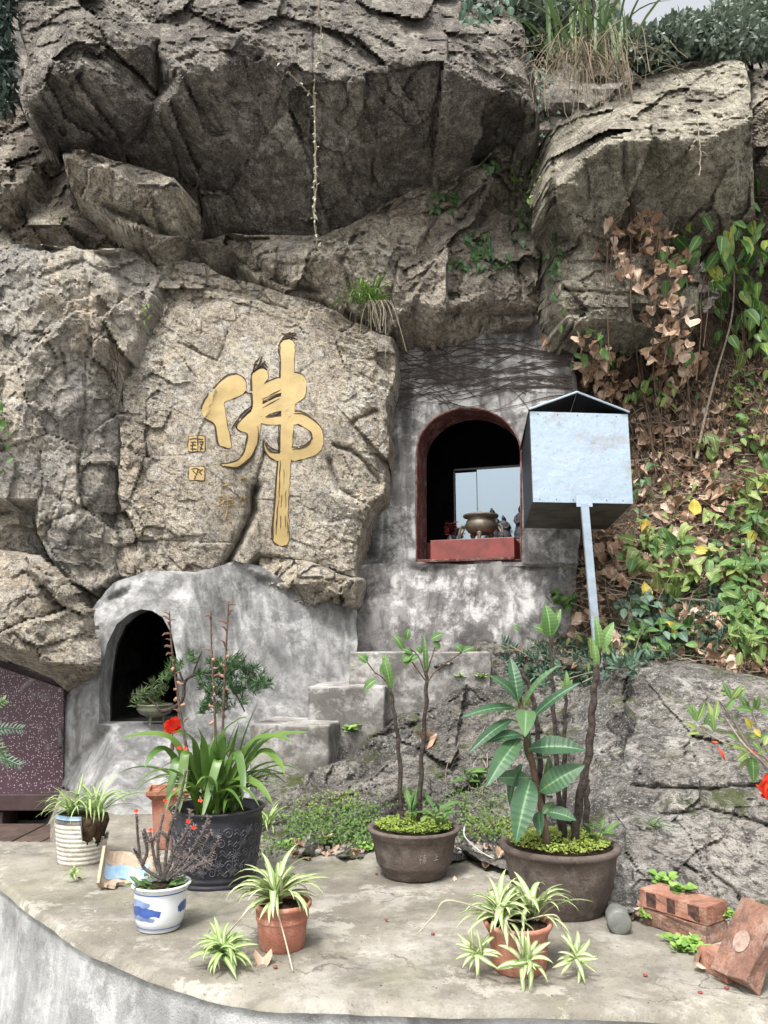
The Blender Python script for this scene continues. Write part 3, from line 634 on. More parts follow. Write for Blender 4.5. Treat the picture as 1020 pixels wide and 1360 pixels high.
# shrine wall
shrine = thing('shrine_wall', 'grey cement shrine wall with a red framed arched niche and dry creeper above', 'wall', P(640, 748, 6.3))
sctrl = [(470, 425, 5.1), (760, 425, 4.9), (525, 745, 4.95), (765, 748, 4.62), (520, 520, 5.0), (770, 640, 4.66)]
arch1 = arch_poly(554, 691, 543, 603, 743)
o1, loops = panel('plaster', [(470, 752), (474, 700), (492, 665), (512, 640), (514, 560), (520, 520), (520, 430), (560, 424), (640, 420), (752, 424), (768, 520), (772, 640), (768, 752)], [arch1], sctrl, PLASTG, None, None, 4, 91, parent=shrine)
REDP = conc('red_paint', [(.07, .022, .02), (.11, .036, .03), (.17, .065, .055)], 6, stain=(.04, .028, .026), sa=.8, pale=(.28, .2, .18), pa=.6, bs=.4)
inn = Vector((.29, .957, 0)); RD = .34
lp = loops[0]; cen = sum(lp, Vector()) / len(lp)
ring = [p + (p - cen).normalized() * .014 - inn * .012 for p in lp]
n = len(lp); v = []; f = []
r0 = [p + (p - cen).normalized() * .014 + inn * .01 for p in lp]
rows = [r0, ring, [p - inn * .014 for p in lp], [p + inn * .02 for p in lp], [p + inn * RD for p in lp]]
for r in rows: v += r
for i in range(4):
    for k in range(n):
        k2 = (k + 1) % n; f.append((i * n + k, (i + 1) * n + k, (i + 1) * n + k2, i * n + k2))
me = mesh('arch_frame', v, [q[::-1] for q in f], REDP, True); link('arch_frame', rebase(me, cen), shrine, cen)
# dark room behind
tan = Vector((.957, -.29, 0)); up = Vector((0, 0, 1))
def frameM(O): return Matrix(((tan.x, inn.x, 0, O.x), (tan.y, inn.y, 0, O.y), (0, 0, 1, O.z), (0, 0, 0, 1)))
O = (lp[0] + lp[-1]) / 2
O = P(622, 743, dep(np.array([622.]), np.array([743.]), sctrl, 91, 0, 1.3)[0])
FM = frameM(O)
def room(w, d0, d1, h, z0=-.01):
    v, f = box(-w, w, d0, d1, z0, h); return v, [q[::-1] for k, q in enumerate(f) if k != 2]
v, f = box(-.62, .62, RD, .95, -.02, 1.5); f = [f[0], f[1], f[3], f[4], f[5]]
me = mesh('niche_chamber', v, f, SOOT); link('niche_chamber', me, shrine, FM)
rv = mesh('niche_collar', *loft([FM.inverted() @ (p + inn * RD) for p in lp], [(0, 0, 0)]) , SOOT) if False else None
# annulus that closes the chamber round the arch
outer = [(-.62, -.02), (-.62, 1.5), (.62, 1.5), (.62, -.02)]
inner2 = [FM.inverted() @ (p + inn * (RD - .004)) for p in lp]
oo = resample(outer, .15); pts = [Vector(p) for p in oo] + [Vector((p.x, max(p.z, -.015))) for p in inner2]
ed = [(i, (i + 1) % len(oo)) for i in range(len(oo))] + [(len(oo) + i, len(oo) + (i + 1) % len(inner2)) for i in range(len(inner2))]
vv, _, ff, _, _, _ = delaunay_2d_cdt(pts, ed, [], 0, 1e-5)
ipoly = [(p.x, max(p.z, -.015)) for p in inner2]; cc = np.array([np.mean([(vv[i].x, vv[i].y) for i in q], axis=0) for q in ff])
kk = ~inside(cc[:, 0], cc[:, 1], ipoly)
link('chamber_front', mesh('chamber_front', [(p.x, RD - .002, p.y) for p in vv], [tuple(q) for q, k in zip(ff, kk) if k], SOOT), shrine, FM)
REDB = plain('red_altar_paint', (.21, .045, .038), .45, var=.35, vs_=9, bmp=.1)
# altar
def lbox(*a, b=.004): return box(*a, b=b)
altar = thing('altar', 'painted red altar step at the bottom of the arched niche', 'altar', O)
link('sill', mesh('sill', *lbox(-.42, .38, -.045, .3, -.018, .004), REDP), altar, FM)
link('step', mesh('step', *lbox(-.325, .375, .025, .50, .004, .175), REDB), altar, FM)
link('step', mesh('step', *lbox(-.6, .6, .50, .8, .004, .225), REDB), altar, FM)
# display case glass
case = thing('display_case', 'glazed display case reflecting pale sky at the back of the niche', 'case', FM @ Vector((0, .6, .2)))
m, nt, b = new_mat('pane_glass'); nt.nodes.remove(b)
gl = N(nt, 'ShaderNodeBsdfGlossy'); gl.inputs['Roughness'].default_value = .12; gl.inputs['Color'].default_value = (.50, .60, .68, 1)
df = N(nt, 'ShaderNodeBsdfTransparent'); df.inputs[0].default_value = (.6, .65, .7, 1); mx = N(nt, 'ShaderNodeMixShader'); mx.inputs[0].default_value = .5
nt.links.new(df.outputs[0], mx.inputs[1]); nt.links.new(gl.outputs[0], mx.inputs[2]); nt.links.new(mx.outputs[0], nt.nodes['Material Output'].inputs[0]); GLASS = m
DKF = plain('dark_case', (.03, .03, .035), .4)
gz0, gz1 = .235, .90
def glass(name, x0, x1, y, z0, z1, tiltx=0):
    return mesh(name, [(x0, y, z0), (x1, y, z0), (x1, y + .0, z1), (x0, y, z1), (x0, y + .006, z0), (x1, y + .006, z0), (x1, y + .006, z1), (x0, y + .006, z1)], [(0, 1, 2, 3), (7, 6, 5, 4), (0, 3, 7, 4), (1, 5, 6, 2), (3, 2, 6, 7), (0, 4, 5, 1)], GLASS)
link('pane', glass('pane', -.02, .58, .62, gz0, gz1), case, FM)
link('pane', glass('pane', -.22, -.026, .62, gz0, gz1 - .02), case, FM)
link('case_frame', mesh('case_frame', *box(-.235, .6, .612, .65, gz1, gz1 + .02, .003), DKF), case, FM)
link('case_frame', mesh('case_frame', *box(-.24, -.225, .612, .65, gz0 - .01, gz1 - .001, .003), DKF), case, FM)
link('case_frame', mesh('case_frame', *box(.58, .6, .612, .65, gz0 - .01, gz1 - .001, .003), DKF), case, FM)
# statues before the glass
STAT = plain('statue_stone', (.045, .05, .06), .6, var=.4, vs_=30, bmp=.2)
def statue(x, y, h, label, w=1.0):
    t = thing('statue', label, 'statue', FM @ Vector((x, y, .226)), 'small statues standing behind the incense burner')
    prof = [(.0, 0), (.24, 0), (.25, .06), (.21, .1), (.235, .14), (.22, .22), (.17, .38), (.155, .5), (.17, .62), (.165, .70), (.10, .765), (.05, .79), (.045, .81), (.0, .812)]
    mb = MB(); vv_, ff_, _ = lathe([(r * h * w, z * h) for r, z in prof], 20, wob=lambda th, z: .10 * math.cos(2 * th) + .03 * math.sin(7 * th + z * 60))
    mb.add([(a, b_ * .7, c_) for a, b_, c_ in vv_], ff_)
    for s in (-1, 1):
        mb.add(*tube([(s * .15 * h * w, 0, .68 * h), (s * .19 * h * w, -.02 * h, .55 * h), (s * .12 * h * w, -.12 * h, .46 * h), (s * .02 * h, -.14 * h, .50 * h)], [.05 * h, .055 * h, .045 * h, .03 * h], 8))
    link('robe', mb.mesh('robe', STAT, True), t, FM @ Matrix.Translation((x, y, .226)))
    hd, hf, _ = lathe([(0, .80 * h), (.045 * h, .81 * h), (.066 * h, .86 * h), (.066 * h, .90 * h), (.045 * h, .945 * h), (.03 * h, .955 * h), (.034 * h, .98 * h), (0, 1.0 * h)], 14)
    link('head', mesh('head', hd, hf, STAT, True), t, FM @ Matrix.Translation((x, y, .226)))
statue(.115, .57, .30, 'tall robed statue before the glass, behind the incense burner', .8)
statue(.215, .575, .23, 'short broad statue beside the tall robed statue', 1.1)
statue(.37, .57, .31, 'robed statue nearest the niche frame, partly cut off by it', .8)
# incense burner
BRASS = plain('brass', (.16, .135, .10), .5, .35, var=.5, vs_=14, bmp=.1)
ib = thing('incense_burner', 'tarnished brass tripod incense burner with loop handles on the red altar', 'incense burner', FM @ Vector((.082, .13, .175)))
BM_ = FM @ Matrix.Translation((.082, .17, .175)) @ Matrix.Scale(1.25, 4)
prof = [(0, .045), (.05, .043), (.085, .055), (.105, .082), (.108, .105), (.098, .13), (.088, .145), (.092, .156), (.118, .160), (.121, .168), (.118, .176), (.10, .178), (.095, .172), (.08, .15), (0, .145)]
link('bowl', mesh('bowl', *lathe(prof, 40)[:2], BRASS, True), ib, BM_)
for a in (-90, 30, 150):
    ca, sa = math.cos(math.radians(a)), math.sin(math.radians(a))
    link('leg', mesh('leg', *tube([(ca * .06, sa * .06, .06), (ca * .075, sa * .075, .035), (ca * .07, sa * .07, .015), (ca * .078, sa * .078, 0)], [.024, .018, .011, .014], 10), BRASS, True), ib, BM_)
for s in (-1, 1):
    link('handle', mesh('handle', *tube([(s * .10, 0, .10), (s * .128, 0, .108), (s * .142, 0, .085), (s * .148, -.01, .045), (s * .155, -.01, .01), (s * .138, 0, .05), (s * .12, 0, .085)], .009, 8), BRASS, True), ib, BM_)
ASH = plain('incense', (.35, .28, .2), .9)
for k in range(11):
    a = random.random() * 6.28; r = random.random() * .05; x, y = .082 + r * math.cos(a), .17 + r * math.sin(a)
    s_ = link('incense_stick', mesh('incense_stick', *tube([(0, 0, 0), (random.uniform(-.01, .01), 0, random.uniform(.04, .12))], .0018, 5), ASH), None, FM @ Matrix.Translation((x, y, .355)))
    props(s_, 'thin incense stick standing in the ash of the brass burner', 'incense stick', 'burnt incense sticks in the burner')
# red paper flowers at the inner left of the niche
RF = plain('dull_red', (.12, .008, .01), .6, var=.5, vs_=30)
mb = MB()
for k in range(60):
    a, b2 = random.uniform(0, 6.28), random.uniform(-.6, 1.2); r = random.uniform(.01, .05)
    c0 = Vector((r * math.cos(a), r * math.sin(a), random.uniform(-.06, .06)))
    M = Matrix.Translation(c0) @ Matrix.Rotation(a, 4, 'Z') @ Matrix.Rotation(b2, 4, 'X')
    mb.addM(([(0, 0, 0), (.016, .01, .004), (.022, .03, 0), (0, .04, .006), (-.02, .028, 0), (-.015, .01, .004)], [(0, 1, 2, 3), (0, 3, 4, 5)]), M)
fl = thing('artificial_flowers', 'dull red cloth flowers in the dark inner corner of the niche', 'flowers', FM @ Vector((-.24, .50, .176)))
link('vase', mesh('vase', *lathe([(0, 0), (.03, 0), (.045, .04), (.03, .09), (.02, .10), (0, .1)], 20)[:2], DKF, True), fl, FM @ Matrix.Translation((-.235, .45, .178)))
link('petals', mb.mesh('petals', RF), fl, FM @ Matrix.Translation((-.235, .45, .33)), kind='stuff')
# plinth under the shrine
rockp = [(470, 752, 4.86), (768, 752, 4.6), (470, 872, 4.7), (768, 872, 4.42), (620, 752, 4.74)]
o2, _ = panel('shrine_plinth', [(470, 900), (470, 752), (520, 747), (620, 749), (694, 746), (740, 747), (766, 748), (766, 842), (752, 885), (640, 895), (540, 900)], [], rockp, PLASTG, 'stained cement plinth blackened with mould beneath the red altar niche', 'plinth', 4, 97, amp=.02, back=.5)

# grotto wall with small arch
gctrl = [(76, 1040, Dv(1046) / 1.3), (80, 930, 3.95), (118, 893, 3.88), (118, 812, 3.98), (130, 1075, Dv(1075) / 1.3), (130, 960, 3.72), (132, 860, 3.86), (150, 800, 4.02), (200, 760, 4.15), (262, 762, 4.22), (300, 740, 4.4), (345, 770, 4.52), (470, 810, 4.68), (472, 905, 4.5), (420, 968, 4.22), (335, 975, 4.05), (330, 1110, Dv(1095) / 1.3), (230, 1110, Dv(1090) / 1.3), (150, 965, 3.74), (235, 965, 3.84), (240, 850, 3.98), (160, 1090, Dv(1085) / 1.3), (310, 860, 4.28), (385, 880, 4.42)]
arch2 = [(131, 962), (132, 920), (136, 885), (142, 855), (155, 829), (172, 815), (187, 809), (202, 811), (216, 820), (228, 842), (234, 870), (236, 905), (236, 962)]
gw = thing('grotto_wall', 'pale cement wall with a small dark arched grotto below the carved slab', 'wall', P(230, 1080, 4.6))
o3, loops = panel('plaster', [(76, 1064), (78, 935), (100, 910), (114, 893), (114, 845), (122, 808), (150, 775), (200, 757), (262, 760), (290, 752), (312, 744), (345, 752), (400, 785), (430, 800), (474, 800), (474, 915), (440, 940), (420, 972), (380, 968), (335, 975), (332, 1050), (335, 1120), (230, 1125), (150, 1100)], [arch2], gctrl, PLAST, None, None, 3.6, 103, amp=.014, parent=gw, coarse=.012)
lp2 = loops[0]; cen2 = sum(lp2, Vector()) / len(lp2)
vecs = [(0, 0, 0), (.0, .03, 0), (0, .1, 0), (0, .20, 0)]
v, f = loft(lp2, vecs); link('arch_reveal', rebase(mesh('arch_reveal', v, f, PLAST, True), cen2), gw, cen2)
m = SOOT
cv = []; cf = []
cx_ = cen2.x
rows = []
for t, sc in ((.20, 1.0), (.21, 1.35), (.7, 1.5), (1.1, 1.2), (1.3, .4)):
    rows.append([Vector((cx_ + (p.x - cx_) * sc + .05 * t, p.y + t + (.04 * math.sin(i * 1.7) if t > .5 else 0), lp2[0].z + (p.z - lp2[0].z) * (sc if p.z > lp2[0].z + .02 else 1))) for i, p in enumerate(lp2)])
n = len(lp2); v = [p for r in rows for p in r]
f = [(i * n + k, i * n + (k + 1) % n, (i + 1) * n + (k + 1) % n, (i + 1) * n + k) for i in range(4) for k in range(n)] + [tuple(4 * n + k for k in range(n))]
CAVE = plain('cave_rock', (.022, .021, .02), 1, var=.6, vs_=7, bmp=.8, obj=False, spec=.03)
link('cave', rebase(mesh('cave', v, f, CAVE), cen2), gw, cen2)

# terrazzo wall on the far left, slot and slabs below it
m, nt, b = new_mat('terrazzo'); co = coord(nt)
vo = N(nt, 'ShaderNodeTexVoronoi'); vo.inputs['Scale'].default_value = 85; nt.links.new(co, vo.inputs['Vector'])
sp = ramp(nt, vo.outputs['Distance'], [(.26, 1), (.34, 0)])
sl = N(nt, 'ShaderNodeSeparateColor'); nt.links.new(vo.outputs['Color'], sl.inputs[0])
pk = ramp(nt, sl.outputs[0], [(.35, 0), (.4, 1)])
c = mix(nt, mix(nt, 1.0, sp, pk, 'MULTIPLY'), (.075, .038, .052), (.48, .40, .42))
c = mix(nt, ramp(nt, tex(nt, co, 3, 8, .7, .5), [(.56, 0), (.66, .55)]), c, (.33, .31, .30))
nt.links.new(c, b.inputs['Base Color']); b.inputs['Roughness'].default_value = .5; TERR = m
tz = thing('terrazzo_wall', 'speckled purple terrazzo wall under the slanting boulder', 'wall', P(20, 1075, 4.9))
dw = 5.05
def wbox(u0, u1, v0, v1, D, thick, b=.006):
    a = P(u0, v1, D); c = P(u1, v0, D); return box(a.x, c.x, D, D + thick, a.z, c.z, b)
a0, a1, a2, a3 = P(-140, 1056, dw), P(84, 1056, dw), P(84, 915, dw), P(-140, 838, dw)
v = [a0, a1, a2, a3] + [p + Vector((0, .25, 0)) for p in (a0, a1, a2, a3)]
link('speckled_panel', mesh('speckled_panel', v, [(0, 1, 2, 3), (4, 7, 6, 5), (0, 4, 5, 1), (1, 5, 6, 2), (2, 6, 7, 3), (3, 7, 4, 0)], TERR), tz)
BASE = plain('brown_band', (.06, .035, .035), .6, var=.3, vs_=12)
link('base_band', mesh('base_band', *wbox(-140, 82, 1055, 1077, dw - .05, .25), BASE), tz)
link('pier', mesh('pier', *wbox(-140, 4, 1078, 1105, dw - .02, .22), BASE), tz)
link('slot', mesh('slot', *wbox(-140, 90, 1050, 1110, dw + .3, .02), SOOT), tz)
SLAB = plain('brown_slab', (.10, .065, .05), .8, var=.5, vs_=9, bmp=.3)
for i, (a, b_) in enumerate(((-120, 5), (8, 47), (49, 95))):
    a0 = G(a, 1122, -.17); b0 = G(b_, 1122, -.17)
    s_ = link('floor_slab', rebase(mesh('floor_slab', *box(a0.x, b0.x, a0.y, a0.y + .52, -.22, -.17, .006), SLAB), (a0.x, a0.y, -.22)), None, Vector((a0.x, a0.y, -.22)))
    props(s_, ['long brown floor slab running out of view before the terrazzo wall', 'reddish brown floor slab in front of the slot under the terrazzo wall', 'narrow brown floor slab beside the ribbed pot'][i], 'slab')

# concrete steps
STEP = conc('step_concrete', [(.17, .16, .15), (.29, .275, .26), (.40, .385, .365)], 3, stain=(.08, .07, .06), sa=.7, pale=(.56, .555, .54), pa=.6, moss=.25)
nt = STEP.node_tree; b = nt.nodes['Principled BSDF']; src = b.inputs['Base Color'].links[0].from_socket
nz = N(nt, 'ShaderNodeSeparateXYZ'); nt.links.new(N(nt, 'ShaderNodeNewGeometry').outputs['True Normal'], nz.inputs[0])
riser_tone = mix(nt, 1.0, ramp(nt, nz.outputs[2], [(.35, 1), (.7, 0)]), ramp(nt, tex(nt, coord(nt), 5, 9, .7), [(.45, .85), (.55, .2)]), 'MULTIPLY')  # upright faces darker and mottled, tops keep the base colour
nt.links.new(mix(nt, riser_tone, src, (.085, .08, .072)), b.inputs['Base Color'])
def step_obj(u0, u1, vt, vb, D, depth, label, rot=0, flare=0):
    a = P(u0, vt, D); b_ = P(u1, vt, D); zb = P(u0, vb, D).z - .25
    c = Vector(((a.x + b_.x) / 2, D, zb)); w = (b_.x - a.x) / 2
    v, f = box(-w, w, 0, depth, 0, a.z - zb, .018)
    import bmesh
    bm = bmesh.new(); vs_ = [bm.verts.new(p) for p in v]; [bm.faces.new([vs_[i] for i in q]) for q in f]
    bmesh.ops.triangulate(bm, faces=bm.faces)
    bmesh.ops.subdivide_edges(bm, edges=[e for e in bm.edges if e.calc_length() > .06], cuts=6, use_grid_fill=True)
    co_ = np.array([p.co[:] for p in bm.verts]); q = co_ + np.array(c)
    dx = .022 * fbm(q[:, 0] * 5, q[:, 1] * 5, q[:, 2] * 5, 4, 3); dz = .02 * fbm(q[:, 0] * 6, q[:, 1] * 6, q[:, 2] * 6, 4, 9)
    for p, e1, e2 in zip(bm.verts, dx, dz): p.co.x += e1; p.co.y += e2; p.co.z += e2 * .7
    me = bpy.data.meshes.new('concrete_step'); bm.to_mesh(me); bm.free(); me.materials.append(STEP)
    me.polygons.foreach_set('use_smooth', [True] * len(me.polygons))
    M = Matrix.Translation(c) @ Matrix.Rotation(rot, 4, 'Z')
    return props(link('concrete_step', me, None, M), label, 'step', 'rough concrete steps climbing the rock to the shrine')
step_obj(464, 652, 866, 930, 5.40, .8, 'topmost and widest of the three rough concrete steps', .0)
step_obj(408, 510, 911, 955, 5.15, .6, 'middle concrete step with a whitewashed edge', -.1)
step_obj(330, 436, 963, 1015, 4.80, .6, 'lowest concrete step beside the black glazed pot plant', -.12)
# ------------------------------------------------------------------ golden carved characters on the slab
GOLD = plain('gold_paint', (.40, .29, .115), .6, .08, var=.18, vs_=9, bmp=.25, obj=False, bs=45)
nt = GOLD.node_tree; b = nt.nodes['Principled BSDF']; src = b.inputs['Base Color'].links[0].from_socket; co = coord(nt)
c = mix(nt, ramp(nt, tex(nt, co, 26, 8, .8), [(.30, .75), (.40, 0)]), src, (.20, .14, .08)); c = mix(nt, ramp(nt, tex(nt, co, 4.5, 8, .75), [(.36, .45), (.5, 0)]), c, (.36, .26, .12))
nt.links.new(c, b.inputs['Base Color'])
INK_SHADE = plain('line_and_edge_shade', (.05, .028, .014), .85, var=.4, vs_=30, obj=False)  # dark brown for brush and seal lines, and for painted shade along carved edges
def zc(pts, ox=240, oy=430, k=4.386): return [(ox + x / k, oy + y / k) for x, y in pts]
SMOOTH = {}
def slabD(u, v):
    if 'g' not in SMOOTH:
        x0, y0, st, D = FIELDS['carved_slab']
        Dm = D.copy()
        for k in range(2): Dm = box_blur(Dm, 3)
        SMOOTH['g'] = Dm; FIELDS['_s'] = (x0, y0, st, Dm)
    a = field_D('_s', u, v); b = field_D('carved_slab', u, v)
    return np.minimum(a, b + .006) 
def decal(name, polys, off, mat, parent, step=2.0, depth=.02):
    """one thin solid that follows the rock face and covers the union of the given strokes"""
    from collections import Counter
    ols = []
    for poly in polys:
        pl = catmull([Vector((x, y, 0)) for x, y in poly + poly[:1]], 3)[:-1]
        ols.append(resample([(p.x + .5 * math.sin(p.y * 1.3 + p.x), p.y + .4 * math.sin(p.x * 1.7)) for p in pl], 1.4))
    allp = [q for o in ols for q in o]; A = np.array(allp); x0, y0 = A.min(0); x1, y1 = A.max(0)
    U, V = np.meshgrid(np.arange(x0, x1, step), np.arange(y0, y1, step)); U = U + .13; ok = np.zeros(U.shape, bool)
    for o in ols: ok |= inside(U, V, o)
    for o in ols: ok &= seg_dist(U, V, o) > .6
    pts = allp + list(zip(U[ok], V[ok])); ed = []; k = 0
    for o in ols: ed += [(k + i, k + (i + 1) % len(o)) for i in range(len(o))]; k += len(o)
    vv, _, ff, _, _, _ = delaunay_2d_cdt([Vector((float(a), float(b))) for a, b in pts], ed, [], 0, 1e-4)
    Q = np.array([(p.x, p.y) for p in vv]); C_ = np.array([Q[list(f)].mean(0) for f in ff]); kp = np.zeros(len(ff), bool)
    for o in ols: kp |= inside(C_[:, 0], C_[:, 1], o)
    ff = [q for q, z in zip(ff, kp) if z]
    D = slabD(Q[:, 0], Q[:, 1]) - off; m = len(vv)
    v = [P(a, b, d) for (a, b), d in zip(Q, D)]; v += [p + Vector((0, depth, 0)) for p in v]
    ec = Counter(tuple(sorted((q[i], q[(i + 1) % len(q)]))) for q in ff for i in range(len(q)))
    f = [tuple(q)[::-1] for q in ff] + [(i, j, m + j, m + i) for (i, j), c_ in ec.items() if c_ == 1]
    us = sorted({i for q in f for i in q}); rm = {j: i for i, j in enumerate(us)}
    v = [v[i] for i in us]; f = [tuple(rm[i] for i in q) for q in f]
    me = mesh(name, v, f, mat, False); c_ = sum(v, Vector()) / len(v)
    return link(name, rebase(me, c_), parent, c_)
def grow(poly, g, dx=0, dy=0):
    n = len(poly); o = []
    A = sum(poly[i][0] * poly[(i + 1) % n][1] - poly[(i + 1) % n][0] * poly[i][1] for i in range(n)); s = 1 if A > 0 else -1
    for i in range(n):
        ax, ay = poly[i - 1]; bx, by = poly[(i + 1) % n]; tx, ty = bx - ax, by - ay; l = math.hypot(tx, ty) + 1e-6
        o.append((poly[i][0] + s * ty / l * g + dx, poly[i][1] - s * tx / l * g + dy))
    return o
def stroke(pts, w, taper=True):
    n = len(pts); L_ = []; R_ = []
    for i, (x, y) in enumerate(pts):
        ax, ay = pts[max(i - 1, 0)]; bx, by = pts[min(i + 1, n - 1)]; l = math.hypot(bx - ax, by - ay) + 1e-6
        ww = w * (.35 if taper and i in (0, n - 1) else 1) / 2
        nx_, ny_ = -(by - ay) / l * ww, (bx - ax) / l * ww
        L_.append((x + nx_, y + ny_)); R_.append((x - nx_, y - ny_))
    return L_ + R_[::-1]
S1 = [(325, 297), (360, 312), (380, 345), (378, 385), (350, 415), (300, 437), (256, 455), (254, 485), (262, 540), (275, 610), (292, 680), (292, 722), (255, 718), (222, 700), (212, 640), (200, 585), (160, 560), (128, 535), (122, 510), (135, 465), (170, 410), (225, 350), (280, 305)]
S2 = [(420, 290), (455, 265), (495, 268), (508, 295), (505, 325), (487, 345), (480, 380), (478, 430), (478, 500), (472, 540), (464, 600), (455, 660), (435, 720), (400, 780), (350, 822), (290, 838), (235, 820), (290, 815), (340, 795), (372, 750), (385, 700), (392, 640), (350, 625), (328, 600), (345, 570), (375, 540), (410, 510), (420, 480), (418, 420), (416, 360), (416, 310)]
S3 = [(476, 355), (530, 332), (588, 318), (592, 395), (540, 412), (476, 445)]
S3b = [(474, 470), (590, 420), (592, 500), (540, 515), (474, 545)]
S4 = [(578, 130), (590, 105), (620, 92), (650, 98), (663, 125), (662, 170), (658, 280), (662, 400), (665, 520), (655, 620), (648, 720), (640, 800), (636, 900), (628, 1000), (625, 1100), (632, 1200), (630, 1260), (610, 1290), (575, 1290), (540, 1265), (538, 1200), (548, 1100), (555, 1000), (562, 900), (570, 800), (580, 720), (585, 600), (585, 450), (582, 300), (585, 200), (576, 170)]
S5 = [(650, 285), (700, 295), (728, 330), (732, 380), (718, 430), (690, 450), (655, 458)]
S6 = [(655, 515), (700, 515), (750, 540), (800, 585), (825, 625), (830, 680), (820, 730), (780, 765), (720, 785), (645, 798), (645, 727), (690, 722), (740, 702), (768, 668), (758, 630), (720, 600), (680, 583), (655, 585)]
S7 = [(470, 545), (590, 538), (590, 584), (470, 580)]
S8 = [(484, 680), (508, 728), (540, 752), (590, 762), (588, 798), (540, 790), (508, 762), (488, 725)]
gold = [S1, S2, S3, S3b, S4, S5, S6, S7, S8]
car = thing('carved_character', 'large golden brush written character carved down the middle of the tan slab', 'carving', P(350, 720, float(slabD(350, 720))))
decal('edge_shade', [zc(grow(S1, 7, -4, -4))], .004, INK_SHADE, car, 3); decal('edge_shade', [zc(grow(q, 6, -4, -3)) for q in gold[1:]], .004, INK_SHADE, car, 3)  # enlarged dark copies shifted up and left: painted edge shade of the carving
decal('brush_stroke', [zc(S1)], .007, GOLD, car, 3); decal('brush_stroke', [zc(q) for q in gold[1:]], .008, GOLD, car, 3)
dry = [[(476, 437), (530, 412), (580, 386)], [(476, 460), (530, 432), (580, 405)], [(478, 487), (530, 460), (575, 437)], [(492, 540), (540, 532), (582, 510)], [(500, 548), (545, 540), (584, 534)],
       [(585, 130), (575, 170), (583, 240), (582, 300)], [(572, 590), (568, 680), (570, 725)], [(566, 800), (556, 900), (552, 1000), (543, 1100), (536, 1200), (540, 1250)], [(580, 800), (576, 900), (572, 1000)], [(600, 850), (602, 925)], [(612, 980), (610, 1060)],
       [(618, 1120), (624, 1200), (622, 1225)], [(568, 1030), (560, 1120), (556, 1220)], [(590, 1000), (584, 1060)], [(582, 1120), (580, 1185)], [(608, 1120), (610, 1180)], [(300, 600), (350, 530), (410, 478)], [(320, 600), (370, 535), (412, 492)], [(255, 828), (310, 836), (370, 815), (425, 750), (448, 690)], [(270, 838), (330, 842), (385, 815), (430, 760)],
       [(450, 695), (452, 650), (450, 600)], [(665, 522), (700, 520), (745, 540), (800, 580)], [(652, 728), (700, 722), (745, 700), (766, 665)], [(492, 700), (515, 740), (545, 750)], [(488, 730), (510, 765), (545, 792)], [(500, 690), (530, 725), (575, 740)],
       [(590, 95), (612, 60), (640, 48)], [(600, 92), (630, 60), (668, 52)], [(610, 90), (645, 68), (672, 62)], [(640, 92), (655, 75), (665, 98)], [(582, 110), (600, 75), (625, 66)], [(590, 52), (640, 70), (676, 88)],
       [(420, 280), (430, 230), (450, 205)], [(428, 275), (460, 225), (470, 195)], [(440, 265), (470, 240), (490, 215)], [(425, 235), (470, 240), (500, 262)], [(445, 262), (480, 228), (502, 245)]]
for i, q in enumerate(dry): decal('dry_brush_line', [zc(stroke(q, 5.5))], 0.0105 + .00012 * i, INK_SHADE, car, 4)
def seal(x0, y0, x1, y1, label, lines):
    t = thing('carved_seal', label, 'seal', P(*zc([((x0 + x1) / 2, y1)])[0], float(slabD(*zc([((x0 + x1) / 2, y1)])[0]))))
    sq = [(x0, y0), ((x0 + x1) / 2, y0 - 1), (x1, y0), (x1 + 1, (y0 + y1) / 2), (x1, y1), ((x0 + x1) / 2, y1 + 1), (x0, y1), (x0 - 1, (y0 + y1) / 2)]
    decal('edge_shade', [zc(grow(sq, 5))], .004, INK_SHADE, t, 3); decal('gold_field', [zc(sq)], .008, GOLD, t, 3)  # dark border plate, the same painted edge shade as round the character
    for i, q in enumerate(lines): decal('seal_line', [zc(stroke(q, 5.5, False))], .0105 + .0002 * i, INK_SHADE, t, 4)
seal(47, 658, 137, 742, 'small square golden seal with dense dark lines, upper of two', [[(55, 672), (92, 670), (128, 674)], [(60, 690), (88, 688)], [(100, 660), (98, 735)], [(56, 708), (88, 706)], [(70, 690), (68, 735)], [(58, 728), (90, 730)], [(108, 688), (130, 686)], [(112, 702), (130, 700)], [(110, 718), (128, 730)], [(128, 690), (114, 734)]])
seal(50, 835, 135, 910, 'small square golden seal with few dark lines, lower of two', [[(62, 848), (90, 842), (108, 850)], [(70, 856), (84, 870)], [(100, 850), (92, 880)], [(112, 858), (128, 850)], [(84, 884), (82, 905)], [(108, 864), (122, 876)]])
ins = thing('carved_inscription', 'small golden handwritten inscription under the hooked stroke of the big character', 'carving', P(300, 690, float(slabD(300, 690))))
small = [([(240, 946), (262, 938), (284, 934)], 9), ([(225, 1008), (240, 1000), (250, 1010)], 8), ([(232, 1015), (250, 1030), (228, 1052)], 7), ([(246, 1030), (244, 1070)], 7), ([(262, 1000), (275, 1012), (268, 1022)], 6), ([(285, 996), (292, 1014)], 6), ([(258, 1030), (296, 1022), (300, 1040)], 7), ([(262, 1046), (298, 1042)], 6), ([(250, 1062), (304, 1056)], 7), ([(276, 1030), (268, 1090), (258, 1140)], 9),
         ([(338, 905), (346, 925)], 7), ([(352, 900), (372, 896), (392, 906)], 7), ([(366, 912), (362, 934)], 7), ([(384, 912), (378, 930)], 6), ([(340, 1000), (352, 1016), (338, 1036)], 7), ([(356, 1004), (372, 1012), (362, 1030)], 7), ([(376, 1008), (368, 1034)], 6), ([(345, 1040), (360, 1034)], 6)]
for i, (q, w) in enumerate(small): decal('brush_stroke', [zc(stroke(q, w))], .006 + .0003 * i, GOLD, ins, 4)

